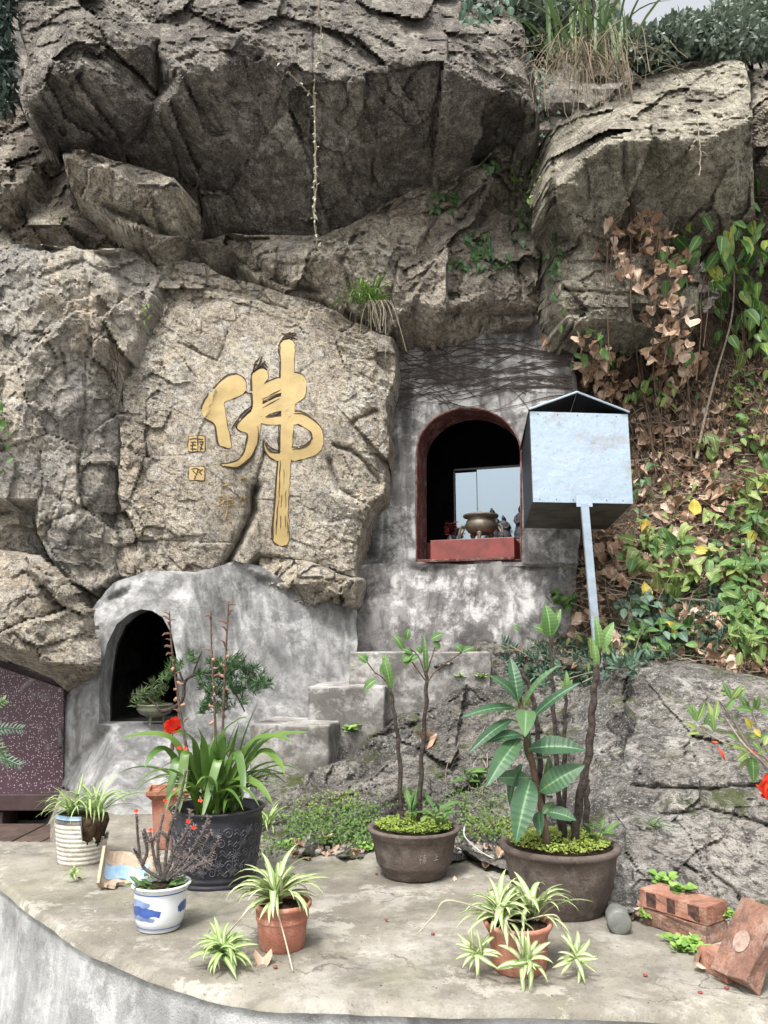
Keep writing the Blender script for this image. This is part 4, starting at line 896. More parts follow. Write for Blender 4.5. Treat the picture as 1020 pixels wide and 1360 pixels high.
# ------------------------------------------------------------------ sheet metal box on its post
m, nt, b = new_mat('galvanised'); co = coord(nt)
vo = N(nt, 'ShaderNodeTexVoronoi'); vo.inputs['Scale'].default_value = 45; nt.links.new(co, vo.inputs['Vector'])
c = mix(nt, ramp(nt, tex(nt, co, 70, 4, .7), [(.3, .8), (.40, 0)]), mix(nt, .04, (.40, .49, .58), vo.outputs['Color']), (.25, .24, .23))
c = mix(nt, ramp(nt, tex(nt, co, 5, 8, .7), [(.5, 0), (.75, .4)]), c, (.38, .46, .54))
c = mix(nt, ramp(nt, tex(nt, co, 7, 9, .75, stretch=(1, 1, .35)), [(.58, 0), (.72, .55)]), c, (.27, .29, .30))
c = mix(nt, ramp(nt, tex(nt, co, 2.2, 9, .75), [(.56, 0), (.68, .6)]), c, (.30, .19, .11))
nt.links.new(c, b.inputs['Base Color']); b.inputs['Metallic'].default_value = .45; b.inputs['Roughness'].default_value = .40; GALV = m
bump(nt, b, [(tex(nt, co, 3, 4, .5), .5), (tex(nt, co, 14, 5, .6), .2)], .03)
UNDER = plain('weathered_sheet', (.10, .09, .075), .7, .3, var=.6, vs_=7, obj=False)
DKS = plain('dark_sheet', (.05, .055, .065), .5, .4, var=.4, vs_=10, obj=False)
A_, B_ = P(708, 672, 4.72), P(840, 664, 4.78); A1, B1 = P(705, 552, 4.72), P(831, 545, 4.78)
A_.z = B_.z = (A_.z + B_.z) / 2; zt = (A1.z + B1.z) / 2; A1 = Vector((A_.x, A_.y, zt)); B1 = Vector((B_.x, B_.y, zt))
C_ = P(697, 707, 5.75); C_.z = A_.z; D_ = C_ + (B_ - A_) * 1.0; C1 = Vector((C_.x, C_.y, zt)); D1 = Vector((D_.x, D_.y, zt))
mbx = thing('metal_box', 'galvanised sheet metal box with a gabled lid raised on a slim post', 'metal box', P(797, 895, 4.9))
def sheet(name, a, b, c, d, mat, th=.004):
    n = (b - a).cross(d - a).normalized() * th
    v = [a, b, c, d] + [p + n for p in (a, b, c, d)]
    me = mesh(name, v, [(3, 2, 1, 0), (4, 5, 6, 7), (0, 1, 5, 4), (1, 2, 6, 5), (2, 3, 7, 6), (3, 0, 4, 7)], mat); cc = (a + c) / 2
    return link(name, rebase(me, cc), mbx, cc)
e = .0045
yv = Vector((0, e, 0)); zv = Vector((0, 0, e)); xv = (B_ - A_).normalized() * e
front_p = sheet('front_panel', A_, B_, B1, A1, GALV)
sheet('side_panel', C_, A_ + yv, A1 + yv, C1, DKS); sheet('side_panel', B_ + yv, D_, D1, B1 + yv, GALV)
sheet('bottom_panel', A_ + yv + zv, C_ + zv, D_ + zv, B_ + yv + zv, UNDER); sheet('back_panel', D_, C_, C1, D1, DKS)
R0 = (A1 + B1) / 2 + Vector((-.01, -.012, .135)); R1 = (C1 + D1) / 2 + Vector((0, 0, .135))
ea = Vector((-.006, -.012, .010)); eb = Vector((.008, -.012, .010))
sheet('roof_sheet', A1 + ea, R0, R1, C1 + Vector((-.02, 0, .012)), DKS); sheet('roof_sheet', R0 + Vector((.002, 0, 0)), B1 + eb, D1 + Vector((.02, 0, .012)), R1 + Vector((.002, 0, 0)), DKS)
for p, q in ((A1 + ea, R0), (R0, B1 + eb)):
    link('roof_edge', rebase(mesh('roof_edge', *tube([p + Vector((0, -.006, 0)), q + Vector((0, -.006, 0))], .007, 6), GALV), p), mbx, p)
pt = P(776, 669, 4.70); pb = P(797, 905, 4.86)
v, f = tube([pb, pt], .033, 4); link('post', rebase(mesh('post', v, f, GALV), pb), mbx, pb)
v, f = box(-.05, .05, -.006, .0, -.02, .05, .001); link('bracket', mesh('bracket', v, f, GALV), mbx, pt + Vector((0, .0, 0)))
rv = lathe([(0, 0), (.006, .0), (.005, .003), (0, .004)], 8)
for (p, q, k) in ((A1, B1, 5), (A_, B_, 6)):
    for i in range(k):
        x = p + (q - p) * ((i + .4) / k) + Vector((0, -.001, -.018 if p is A1 else .018))
        link('rivet', mesh('rivet', rv[0], rv[1], UNDER), mbx, Matrix.Translation(x) @ Matrix.Rotation(math.radians(90), 4, 'X'))

# ------------------------------------------------------------------ pots
def mpp(p): return (p[1] * CP + (p[2] - CAMZ) * SP) / F
def zat(p, u, v): return CAMZ + ray(u, v)[1] * p[1]
def base_at(u, vb, rpx):
    p = G(u, vb); r = rpx * mpp(p); p = G(u, vb) ; p.y += r; k = p.y / (p.y - r); p.x *= k; return p, mpp(p)
SOILP = plain('potting_soil', (.045, .032, .022), 1, var=.5, vs_=60, bmp=.9, spec=.1)
TERRA = conc('terracotta', [(.30, .115, .075), (.40, .165, .11), (.47, .22, .155)], 7, stain=(.18, .085, .06), sa=.35, pale=(.52, .34, .27), pa=.35, fine=.15, bs=.12)
BROWNC = conc('brown_clay', [(.065, .05, .043), (.10, .078, .066), (.14, .11, .093)], 6, stain=(.035, .028, .025), sa=.5, pale=(.22, .19, .165), pa=.35, fine=.3, bs=.18)
BLACKG, nt, b = new_mat('black_glaze'); co = coord(nt)
nt.links.new(ramp(nt, tex(nt, co, 9, 7, .6), [(.4, (.016, .016, .021)), (.65, (.034, .034, .042))]), b.inputs['Base Color']); b.inputs['Roughness'].default_value = .35; b.inputs['Specular IOR Level'].default_value = .3
bump(nt, b, [(tex(nt, co, 20, 6, .6), .08)], .01)
SILV = plain('silver_pattern', (.085, .085, .097), .5, var=.4, vs_=30, obj=False)
WHITEG = plain('white_glaze', (.70, .73, .74), .22, var=.1, vs_=12, obj=False, spec=.6)
BLUEG = plain('blue_glaze', (.05, .105, .34), .3, var=.45, vs_=28, obj=False)
BLUEL = plain('pale_blue_glaze', (.22, .30, .48), .3, var=.4, vs_=30, obj=False)
CREAM = conc('cream_glaze', [(.42, .39, .33), (.55, .52, .45), (.64, .62, .56)], 6, stain=(.24, .20, .14), sa=.55, pale=(.68, .66, .6), pa=.4, fine=.25, bs=.1)
LBLUE = plain('light_blue_rim', (.28, .42, .56), .4, var=.3, vs_=20, obj=False)
def lerp_prof(prof, z):
    for (a, z0), (b_, z1) in zip(prof, prof[1:]):
        if z0 <= z <= z1 and z1 > z0: return a + (b_ - a) * (z - z0) / (z1 - z0)
    return prof[-1][0]
def pot(name, label, cat, u, vb, vr, rb, rt, mat, prof, soil=.88, wob=None, seg=48, drain=False):
    """prof: (radius fraction of rim, height fraction) from foot to lip"""
    c, m_ = base_at(u, vb, rb); h = zat(c, u, vr) - 0; r = rt * m_
    t = thing(name, label, cat, c)
    out = [(0, .002)] + [(a * r, z * h) for a, z in prof]
    th = .09 * r
    top = prof[-1][0] * r
    inn_ = [(top - th * .5, h * 1.005), (top - th, h * .985), (prof[len(prof) // 2][0] * r - th, h * .62)]
    v, f, uv = lathe(out + inn_, seg, wob=wob)
    link('body', mesh('body', v, f, mat, True, uv), t, c)
    sr = lerp_prof(prof, min(soil, .98)) * r - th * .92
    if soil > .93: sr = top - th * 1.02
    sp_ = [(0, soil * h + .008), (sr * .5, soil * h + .005), (sr * .96, soil * h), (sr, soil * h - .004)]
    v, f, uv = lathe(sp_, 28); v = [(x, y, z + .006 * math.sin(x * 90) * math.cos(y * 70)) for x, y, z in v]
    link('soil', mesh('soil', v, f, SOILP, True), t, c)
    return t, c, r, h, sr
FLOWERPOT = [(.68, 0), (.70, .015), (.86, .84), (.87, .86), (.97, .865), (1.0, .885), (1.0, .975), (.975, 1.0)]
terr1 = pot('terracotta_pot', 'small terracotta plastic flowerpot beside the blue painted white pot', 'flowerpot', 374, 1268, 1196, 31, 39, TERRA, [(.74, 0), (.76, .02), (.86, .6), (.93, .88), (.99, .90), (1, .93), (1.0, .98), (.97, 1)])
terr2 = pot('terracotta_pot', 'fluted terracotta flowerpot ringed by drooping plantlets in front of the great bowl', 'flowerpot', 690, 1299, 1222, 34, 46, TERRA, [(.74, 0), (.76, .02), (.80, .3), (.84, .72), (.90, .80), (.97, .90), (1, .93), (1.0, .98), (.97, 1)], wob=lambda th, z: .012 * (abs(math.sin(th * 6)) - .5) * (1 if z < terr_lim else 0)) if False else pot('terracotta_pot', 'fluted terracotta flowerpot ringed by drooping plantlets in front of the great bowl', 'flowerpot', 690, 1299, 1222, 34, 46, TERRA, [(.74, 0), (.76, .02), (.80, .3), (.84, .72), (.90, .80), (.97, .90), (1, .93), (1.0, .98), (.97, 1)], wob=lambda th, z: .02 * (abs(math.sin(th * 7)) - .5) if z < .13 else 0, seg=84)
bowl1 = pot('clay_bowl', 'brown clay planter bowl with mossy top and scratched marks', 'planter', 550, 1173, 1097, 42, 62.5, BROWNC, [(.63, 0), (.66, .03), (.67, .09), (.74, .20), (.79, .26), (.80, .29), (.86, .6), (.90, .82), (.925, .835), (.935, .85), (.95, .90), (1.0, .95), (1.0, .98), (.97, 1)], soil=.96)
bowl2 = pot('clay_bowl', 'great brown clay bowl planted with large leaves and dark stems', 'planter', 747, 1226, 1119, 56, 80, BROWNC, [(.66, 0), (.68, .02), (.70, .05), (.82, .35), (.90, .68), (.93, .86), (.955, .89), (.995, .92), (1.0, .95), (1.0, .985), (.97, 1)], soil=.95)
blk = pot('glazed_pot', 'big black glazed pot with silvery scrolling flowers and a wavy rim', 'flowerpot', 285, 1184, 1070, 53, 63, BLACKG, [(.84, 0), (.86, .015), (.86, .045), (.83, .06), (.83, .075), (.85, .09), (.85, .12), (.83, .135), (.84, .16), (.86, .25), (.91, .5), (.955, .70), (.965, .80), (.94, .84), (.95, .86), (.93, .89), (.95, .92), (.97, .95), (1.02, .99), (1.0, 1.0)], soil=.9,
          wob=lambda th, z: (.022 * math.sin(th * 12)) if z > .29 else 0, seg=72)
wht = pot('porcelain_pot', 'white porcelain pot with blue brushed mountains holding a thorny plant', 'flowerpot', 211, 1240, 1171, 26, 39.5, WHITEG, [(.68, 0), (.70, .02), (.69, .07), (.74, .10), (.80, .22), (.845, .42), (.855, .62), (.87, .80), (.885, .86), (.93, .93), (1.0, .97), (1.0, .99), (.98, 1.0)], soil=.9)
def on_pot(ang, zf, pt_, prof, off=.0015):
    t, c, r, h, _ = pt_; R_ = lerp_prof(prof, zf) * r + off
    return c + Vector((R_ * math.cos(ang), R_ * math.sin(ang), zf * h))
BLKP = [(.84, 0), (.84, .16), (.86, .25), (.91, .5), (.955, .70), (.965, .80)]
WHTP = [(.69, .07), (.74, .10), (.80, .22), (.845, .42), (.855, .62), (.87, .80), (.885, .86)]
# silvery scrolls, each drawn as a raised line on the glaze
def flower_motif(ca, cz, s, kind=0):
    L_ = []
    if kind == 0:
        for k in range(6):
            a = k * math.pi / 3
            L_.append([(ca + s * q * math.cos(a + w), cz + s * q * math.sin(a + w)) for q, w in ((.15, 0), (.6, .28), (1, 0), (.6, -.28), (.15, 0))])
        L_.append([(ca + .15 * s * math.cos(t), cz + .15 * s * math.sin(t)) for t in np.linspace(0, 6.28, 9)])
    elif kind == 1:
        L_.append([(ca + s * (.15 + .12 * t) * math.cos(t * 1.5), cz + s * (.15 + .12 * t) * math.sin(t * 1.5)) for t in np.linspace(0, 6, 18)])
    else:
        for k in range(3): L_.append([(ca + s * (-.9 + .9 * t) * (1 if k < 2 else -1), cz + s * (.35 * math.sin(t * 3 + k * 1.5) + .25 * (k - 1))) for t in np.linspace(0, 2, 9)])
    return L_
def motif(pt_, prof, ca, cz, s, kind, par, mat, w=.0016):
    h = pt_[3]; r = pt_[2]; mb = MB()
    for ln in flower_motif(0, 0, s, kind):
        pts = [on_pot(ca + x / r, cz + z / h, pt_, prof, .0008) for x, z in ln]; mb.add(*tube(pts, w, 4))
    c = on_pot(ca, cz, pt_, prof); link('pattern', rebase(mb.mesh('pattern', mat), c), par, c)
random.seed(3)
for row, (cz, k0) in enumerate(((.74, 2), (.60, 0), (.46, 1), (.33, 0), (.24, 2))):
    for k in range(13):
        a = math.radians(-178 + k * 14.2 + row * 6); kd = (0, 1, 2)[(k + k0) % 3]
        motif(blk, BLKP, a, cz + random.uniform(-.015, .015), (.028 if kd == 0 else .022) * random.uniform(.8, 1.1), kd, blk[0], SILV)
# blue mountains on the white pot
def patch(pt_, prof, poly, par, mat, name='brushwork', off=.0008):
    n = 26; x0, x1 = min(p[0] for p in poly), max(p[0] for p in poly)
    ol = [(a, z) for a, z in poly]; pts = resample([(a * 100, z * 100) for a, z in ol], 2.0)
    vv, _, ff, _, _, _ = delaunay_2d_cdt([Vector(p) for p in pts] + [Vector((a, b_)) for a in np.arange(x0 * 100, x1 * 100, 4) for b_ in np.arange(min(p[1] for p in poly) * 100, max(p[1] for p in poly) * 100, 4) if inside(np.array([a]), np.array([b_]), pts)[0]], [(i, (i + 1) % len(pts)) for i in range(len(pts))], [], 1, 1e-5)
    v = [on_pot(p.x / 100, p.y / 100, pt_, prof, off) for p in vv]; c = v[0]
    link(name, rebase(mesh(name, v, [tuple(q) for q in ff], mat), c), par, c)
D2 = math.radians
def mount(a0, a1, z0, z1, sd, off, mat):
    rr = random.Random(sd); top = [(D2(a), z0 + (z1 - z0) * (.55 + .45 * math.sin((a - a0) / (a1 - a0) * 3.14) * rr.uniform(.75, 1.1))) for a in np.linspace(a0, a1, 16)]
    bot = [(D2(a), z0 + (z1 - z0) * rr.uniform(-.1, .12)) for a in np.linspace(a1 - 4, a0 + 3, 12)]
    patch(wht, WHTP, top + bot, wht[0], mat, off=off)
mount(-172, -72, .38, .60, 1, .0008, BLUEG); mount(-165, -95, .58, .74, 2, .0006, BLUEL); mount(-160, -85, .28, .40, 5, .0006, BLUEL); mount(-34, 8, .42, .66, 3, .0008, BLUEG)
for z, w in ((.855, .0016), (.845, .0008), (.10, .0014)):
    ring_ = [on_pot(t, z, wht, WHTP, .0002) for t in np.linspace(0, 2 * math.pi, 49)]
    link('line', rebase(mesh('line', *tube(ring_, w, 5, False), BLUEG), wht[1]), wht[0], wht[1])
# scratched marks on the clay bowl
SCR = plain('scratch', (.27, .24, .21), .9)
BP1 = [(.67, .09), (.74, .20), (.79, .26), (.80, .29), (.86, .6), (.90, .82)]
def marks(strokes, a0, z0, k):
    for s_ in strokes:
        pts = [on_pot(D2(a0) + x * k / bowl1[2], z0 - y * k / bowl1[3], bowl1, BP1, .0004) for x, y in s_]
        c = pts[0]; link('scratched_mark', rebase(mesh('scratched_mark', *tube(pts, .0011, 4), SCR), c), bowl1[0], c)
marks([[(0, 0), (-.4, .5), (-.1, .8)], [(-.5, 1.0), (.2, .9)], [(-.2, .8), (-.2, 1.8)], [(.5, .1), (1.2, 0)], [(.8, -.3), (.85, .4)], [(.5, .5), (1.2, .45)], [(.55, .8), (.5, 1.7)], [(.55, .8), (1.25, .75), (1.25, 1.6)], [(.6, 1.2), (1.2, 1.15)], [(.9, .8), (.9, 1.8)]], -82, .60, .017)
marks([[(0, 0), (0, 1.3)], [(0, .6), (.55, .55)], [(-.6, 1.35), (.7, 1.25)]], -60, .60, .017)

# ribbed cream pot, broken open at one side
cb, mm = base_at(107, 1151, 27)
rp = thing('ribbed_pot', 'broken cream ribbed pot with a pale blue rim and bare root ball', 'flowerpot', cb)
hh = zat(cb, 107, 1078); R0_ = 34 * mm
def ribr(z): return R0_ * (.80 + .22 * min(1, z / (hh * .75)) - (.03 if z > hh * .93 else 0)) + (.0035 * abs(math.sin(z / hh * math.pi * 11)) if z < hh * .86 else 0)
seg = 72; zs = np.linspace(0, hh * .9, 100)
def cut(th):
    a = math.degrees(th) % 360; a = a - 360 if a > 180 else a     # -90 faces the front
    if -72 < a < 60: return hh * (.50 + .05 * math.sin(a * .25) + .04 * math.sin(a * .7 + 1) - (.08 if -40 < a < -20 else 0))
    return hh * 2
for nm, z0, z1, mat in (('wall', 0, .83, CREAM), ('neck', .83, .93, plain('grimy_neck', (.20, .19, .16), .8, var=.6, vs_=18, obj=False)), ('rim', .93, 1.0, LBLUE)):
    mb = MB(); zz = np.linspace(z0 * hh, z1 * hh, 96 if nm == 'wall' else 6)
    for sgn, off in ((1, 0), (-1, -.007)):
        V = []; n0 = len(mb.v)
        for z in zz:
            for k in range(seg):
                th = 2 * math.pi * k / seg; r = ribr(z) + off + (.003 if nm == 'rim' else 0); zc_ = min(z, cut(th)); V.append((r * math.cos(th), r * math.sin(th), zc_))
        Fs = []
        for i in range(len(zz) - 1):
            for k in range(seg):
                th = 2 * math.pi * (k + .5) / seg
                if zz[i] < cut(th):
                    q = (i * seg + k, i * seg + (k + 1) % seg, (i + 1) * seg + (k + 1) % seg, (i + 1) * seg + k); Fs.append(q if sgn > 0 else q[::-1])
        mb.add(V, Fs)
    link(nm, mb.mesh(nm, mat, True), rp, cb)
v, f, _ = lathe([(0, .01), (R0_ * .78, .01), (R0_ * .76, hh * .3), (R0_ * .80, hh * .45), (R0_ * .86, hh * .6), (R0_ * .97, hh * .8), (R0_ * .90, hh * .93), (0, hh * .95)], 48)
q = np.array(v); n_ = .006 * fbm(q[:, 0] * 40, q[:, 1] * 40, q[:, 2] * 40, 4, 2); v = [(x * (1 + 5 * e) , y * (1 + 5 * e), z) for (x, y, z), e in zip(v, n_)]
link('root_ball', mesh('root_ball', v, f, plain('root_soil', (.10, .07, .045), 1, var=.6, vs_=35, bmp=1, spec=.1), True), rp, cb)

# pieces broken off the ribbed pot
def shard(u, v_, z, a0, a1, z0, z1, rot, label, band=False):
    mb = MB(); n = 14; rr = random.Random(int(u)); c = G(u, v_, z)
    t = thing('pot_shard', label, 'pot shard', G(u, v_), 'pieces broken off the ribbed pot')
    r0 = R0_
    M = Matrix.Translation(c) @ rot
    def surf(off, za, zb, aa, ab):
        V = []
        for i in range(9):
            for k in range(n):
                s = k / (n - 1); a = math.radians(aa + (ab - aa) * s); j = .012 * math.sin(s * 9 + z0 * 40) * (1 if i in (0, 8) else 0)
                zz_ = za + (zb - za) * i / 8 + j; V.append(((r0 + off) * math.cos(a), (r0 + off) * math.sin(a), zz_))
        return V, [(i * n + k, i * n + k + 1, (i + 1) * n + k + 1, (i + 1) * n + k) for i in range(8) for k in range(n - 1)]
    V, Fq = surf(0, z0, z1, a0, a1); V2, F2 = surf(-.011, z0, z1, a0, a1)
    m_ = len(V); bd = [k for k in range(n)] + [i * n + n - 1 for i in range(1, 9)] + [8 * n + k for k in range(n - 2, -1, -1)] + [i * n for i in range(7, 0, -1)]
    side = [(bd[i], bd[(i + 1) % len(bd)], m_ + bd[(i + 1) % len(bd)], m_ + bd[i]) for i in range(len(bd))]
    link('fragment', mesh('fragment', V + V2, [q[::-1] for q in Fq] + [tuple(i + m_ for i in q) for q in F2] + side, SHARDC, False), t, M)
    if band:
        V, Fq = surf(-.0125, z0 + (z1 - z0) * .25, z0 + (z1 - z0) * .62, a0 + 18, a1 - 12)
        link('glaze_band', mesh('glaze_band', V, Fq, LBLUE), t, M)
SHARDC = plain('shard_clay', (.42, .33, .24), .8, var=.3, vs_=25, bmp=.3)
Rx = lambda a: Matrix.Rotation(math.radians(a), 4, 'X'); Ry = lambda a: Matrix.Rotation(math.radians(a), 4, 'Y'); Rz = lambda a: Matrix.Rotation(math.radians(a), 4, 'Z')
shard(172, 1133, .112, 22, 168, -.09, .06, Rz(12) @ Rx(-48), 'largest curved pot shard with a blue glazed band, beside the ribbed pot', True)
shard(205, 1130, .11, 40, 140, -.05, .05, Rz(-25) @ Rx(-62), 'narrow curved pot shard against the black glazed pot')
shard(150, 1136, .112, 70, 105, -.03, .02, Rz(50) @ Rx(-86), 'little flat pot shard beside the blue banded shard')
# tall square terracotta planter at the back
c, m_ = base_at(222, 1128, 18); hp = zat(c, 222, 1046)
sq = thing('square_planter', 'tall tapered terracotta planter half hidden by the black glazed pot', 'planter', c)
def frus(w0, w1, z0, z1): return [(sx * w, sy * w, z) for w, z in ((w0, z0), (w1, z1)) for sx, sy in ((-1, -1), (1, -1), (1, 1), (-1, 1))], [(0, 1, 5, 4), (1, 2, 6, 5), (2, 3, 7, 6), (3, 0, 4, 7), (0, 3, 2, 1), (4, 5, 6, 7)]
w = 24 * m_
link('body', mesh('body', *frus(w * .68, w * .9, 0, hp * .86), TERRA), sq, Matrix.Translation(c) @ Rz(12))
mb = MB(); mb.add(*frus(w * .92, w * 1.18, hp * .845, hp * .93)); link('collar', mb.mesh('collar', TERRA), sq, Matrix.Translation(c) @ Rz(12))
mb = MB()
for (x0, x1, y0, y1) in ((-1.2, 1.2, -1.2, -1.08), (-1.2, 1.2, 1.08, 1.2), (-1.2, -1.08, -1.08, 1.08), (1.08, 1.2, -1.08, 1.08)): mb.add(*box(x0 * w, x1 * w, y0 * w, y1 * w, hp * .931, hp * 1.0))
link('rim', mb.mesh('rim', TERRA), sq, Matrix.Translation(c) @ Rz(12))
SQ = (c, hp)

# bricks, stone
BRICK = conc('brick_clay', [(.22, .10, .065), (.33, .155, .105), (.41, .215, .155)], 9, stain=(.14, .07, .05), sa=.4, pale=(.52, .36, .27), pa=.4, fine=.5, bs=.5)
BRICKD = conc('brick_weathered', [(.14, .075, .055), (.24, .13, .095), (.36, .19, .13)], 9, stain=(.06, .045, .04), sa=.6, pale=(.40, .30, .25), pa=.5, fine=.5, bs=.6)
def brick_mesh(L_, w, h, mat, seed):
    import bmesh
    v, f = box(0, L_, 0, w, 0, h); bm = bmesh.new(); vs_ = [bm.verts.new(p) for p in v]; [bm.faces.new([vs_[i] for i in q]) for q in f]
    bmesh.ops.bevel(bm, geom=list(bm.edges), offset=.003, segments=2, affect='EDGES', profile=.5)
    bmesh.ops.triangulate(bm, faces=bm.faces); bmesh.ops.subdivide_edges(bm, edges=[e for e in bm.edges if e.calc_length() > .03], cuts=3, use_grid_fill=True)
    q = np.array([p.co[:] for p in bm.verts]) + seed
    for p, a, b_ in zip(bm.verts, .008 * fbm(q[:, 0] * 22, q[:, 1] * 22, q[:, 2] * 22, 5, seed), .007 * fbm(q[:, 0] * 35, q[:, 1] * 35, q[:, 2] * 35, 4, seed + 3)): p.co.x += a; p.co.y += b_; p.co.z += a * .6
    me = bpy.data.meshes.new('brick'); bm.to_mesh(me); bm.free(); me.materials.append(mat); return me
def frame(o, x, z):
    x = x.normalized(); y = z.cross(x).normalized(); z = x.cross(y)
    return Matrix(((x.x, y.x, z.x, o.x), (x.y, y.y, z.y, o.y), (x.z, y.z, z.z, o.z), (0, 0, 0, 1)))
Z3 = Vector((0, 0, 1))
A = G(938, 1257); B = G(863, 1230); dx_ = (A - B).normalized(); o_ = A - dx_ * .225
br = link('brick', brick_mesh(.225, .11, .052, BRICKD, 1), None, frame(o_, dx_, Z3)); props(br, 'mossy lower brick of the two stacked bricks', 'brick')
br = link('brick', brick_mesh(.232, .112, .054, BRICK, 2), None, frame(o_ + Vector((-.008, .0, .053)), Matrix.Rotation(math.radians(3), 3, 'Z') @ dx_, Z3)); props(br, 'orange upper brick of the two stacked bricks, sooty along its side', 'brick')
SOOTB = plain('brick_soot', (.12, .06, .045), .95, var=.75, vs_=50, bmp=.5)
for k, s_ in enumerate((.026, .10, .172)):
    v, f = box(s_, s_ + (.034, .028, .038)[k], -.0012, .001, .006, .048, .0005)
    link('soot_patch', mesh('soot_patch', v, f, SOOTB), br, wm(br))
A = G(958, 1304); B = G(921, 1280); dx_ = (A - B).normalized()
br = link('brick', brick_mesh(.12, .11, .053, BRICK, 3), None, frame(A - dx_ * .10, dx_, Z3)); props(br, 'half brick lying flat under the leaning brick', 'brick')
A = G(961, 1300); B = G(1004, 1321); x_ = (B - A).normalized(); bk = Vector((-x_.y, x_.x, 0)); tl = math.radians(52)
Ld = bk * math.cos(tl) + Z3 * math.sin(tl)
M = frame(A + Vector((0, 0, .004)), Ld, -(x_.cross(Ld)) if x_.cross(Ld).z < 0 else x_.cross(Ld))
# local x along length, y across, z thickness towards the viewer
yl = Vector((M[0][1], M[1][1], M[2][1]))
if yl.dot(x_) < 0: M = M @ Matrix.Translation((0, -.112, 0))
br = link('brick', brick_mesh(.20, .112, .053, BRICKD, 4), None, M); props(br, 'dark weathered brick leaning over the half brick with a pale round spot', 'brick')
v, f, _ = lathe([(0, .0), (.018, .0), (.024, .001)], 18)
link('mortar_spot', mesh('mortar_spot', [(x * 1.2, y, .0545) for x, y, z in v], f, plain('mortar', (.38, .27, .22), .9, var=.4, vs_=70)), br, M @ Matrix.Translation((.09, .055, 0)))
c = G(824, 1243); m_ = mpp(c); st = G(811, 1205, .012)
v, f, _ = lathe([(0, 0), (.85, .02), (1, .12), (1.0, 2.0), (.9, 2.6), (.5, 2.9), (0, 2.95)], 28)
r = 15.5 * m_; M = frame(c + Vector((0, .0, r)), (st + Vector((0, 0, r * .6)) - c - Vector((0, 0, r))), Z3)
o = link('cylinder_stone', mesh('cylinder_stone', [(z * r * .95, y * r, x * r) for x, y, z in v], f, plain('grey_stone', (.17, .175, .16), .5, var=.35, vs_=20, bmp=.2), True), None, M)
props(o, 'smooth grey cylinder shaped stone lying between the great bowl and the bricks', 'stone')
# ------------------------------------------------------------------ plants
bpy.context.view_layer.update(); DG = bpy.context.evaluated_depsgraph_get()
def hit(u, v, skip=()):
    x, z = ray(u, v); d = Vector((x, 1, z)).normalized(); o = Vector((0, 0, CAMZ))
    ok, loc, n, i, ob, _ = SC.ray_cast(DG, o, d)
    if not ok: return None, None, None
    if n.dot(d) > 0: n = -n
    return loc, n, ob
def hit_on(u, v, names):
    x, z = ray(u, v); d = Vector((x, 1, z)).normalized(); o = Vector((0, 0, CAMZ))
    for _ in range(4):
        ok, loc, n, i, ob, _m = SC.ray_cast(DG, o, d)
        if not ok: return None, None
        if ob.name.split('.')[0] in names or (ob.parent and ob.parent.name.split('.')[0] in names): return loc, (-n if n.dot(d) > 0 else n)
        o = loc + d * .01
    return None, None
rnd = random.Random(11)
def blade_mesh(name, mat, e0, droop, wr, n=9, fold=.35, tw=0.0, tip=1.0):
    """arching blade of length 1 along +x"""
    V = []; Fq = []; UV = []; x = z = 0.0; y = 0.0
    for i in range(n + 1):
        t = i / n; a = math.radians(e0 - droop * t ** 1.3); w = wr / 2 * (min(1, .55 + 2.2 * t)) * (1 - max(0, (t - .45) / .55) ** 2.0 * .97)
        yy = tw * t * t
        nx_, nz_ = -math.sin(a), math.cos(a)
        V += [(x + nx_ * w * fold, yy - w, z + nz_ * w * fold), (x, yy, z), (x + nx_ * w * fold, yy + w, z + nz_ * w * fold)]
        UV += [(0, t), (.5, t), (1, t)]
        x += math.cos(a) / n; z += math.sin(a) / n
    for i in range(n):
        for k in (0, 1): Fq.append((i * 3 + k, i * 3 + k + 1, (i + 1) * 3 + k + 1, (i + 1) * 3 + k))
    return mesh(name, V, Fq, mat, True, UV)
def leaf_mesh(name, mat, wr=.5, n=6, fold=.25, sag=.25, shape='ovate', wave=0.0, curl=0.0, seed=0):
    """leaf of length 1 along +x, face up"""
    rr = random.Random(seed); V = []; Fq = []; UV = []
    ph = rr.uniform(0, 6)
    for i in range(n + 1):
        t = i / n
        if shape == 'ovate': w = wr / 2 * (math.sin(math.pi * t ** .75) ** .8 if 0 < t < 1 else 0.02)
        elif shape == 'lance': w = wr / 2 * (math.sin(math.pi * t ** 1.05) ** .9 if 0 < t < 1 else 0.02)
        elif shape == 'round': w = wr / 2 * (max(.04, math.sin(math.pi * t ** .85) ** .55) if 0 < t < 1 else .05) * (1 + .12 * math.sin(t * 17 + ph))
        elif shape == 'heart': w = wr / 2 * (max(0.02, (1 - t) ** .75 * (1.0 if t > .12 else .75)))
        else: w = wr / 2 * (max(.02, math.sin(math.pi * (t ** 1.6)) ** .8 if 0 < t < 1 else .02))
        x = t - (.10 * (1 if (shape == 'heart' and i == 0) else 0)); z = -sag * t * t + wave * .05 * math.sin(t * 9 + ph)
        cu = curl * w
        V += [(x, -w, z + fold * w + cu * w * 3 + wave * .04 * math.sin(t * 14 + ph)), (t, 0, z), (x, w, z + fold * w - wave * .04 * math.sin(t * 12 + ph + 2) + cu * w * 3)]
        UV += [(0, t), (.5, t), (1, t)]
    for i in range(n):
        for k in (0, 1): Fq.append((i * 3 + k, i * 3 + k + 1, (i + 1) * 3 + k + 1, (i + 1) * 3 + k))
    return mesh(name, V, Fq, mat, True, UV)
def mdat(me): return [tuple(v.co) for v in me.vertices], [tuple(p.vertices) for p in me.polygons], None
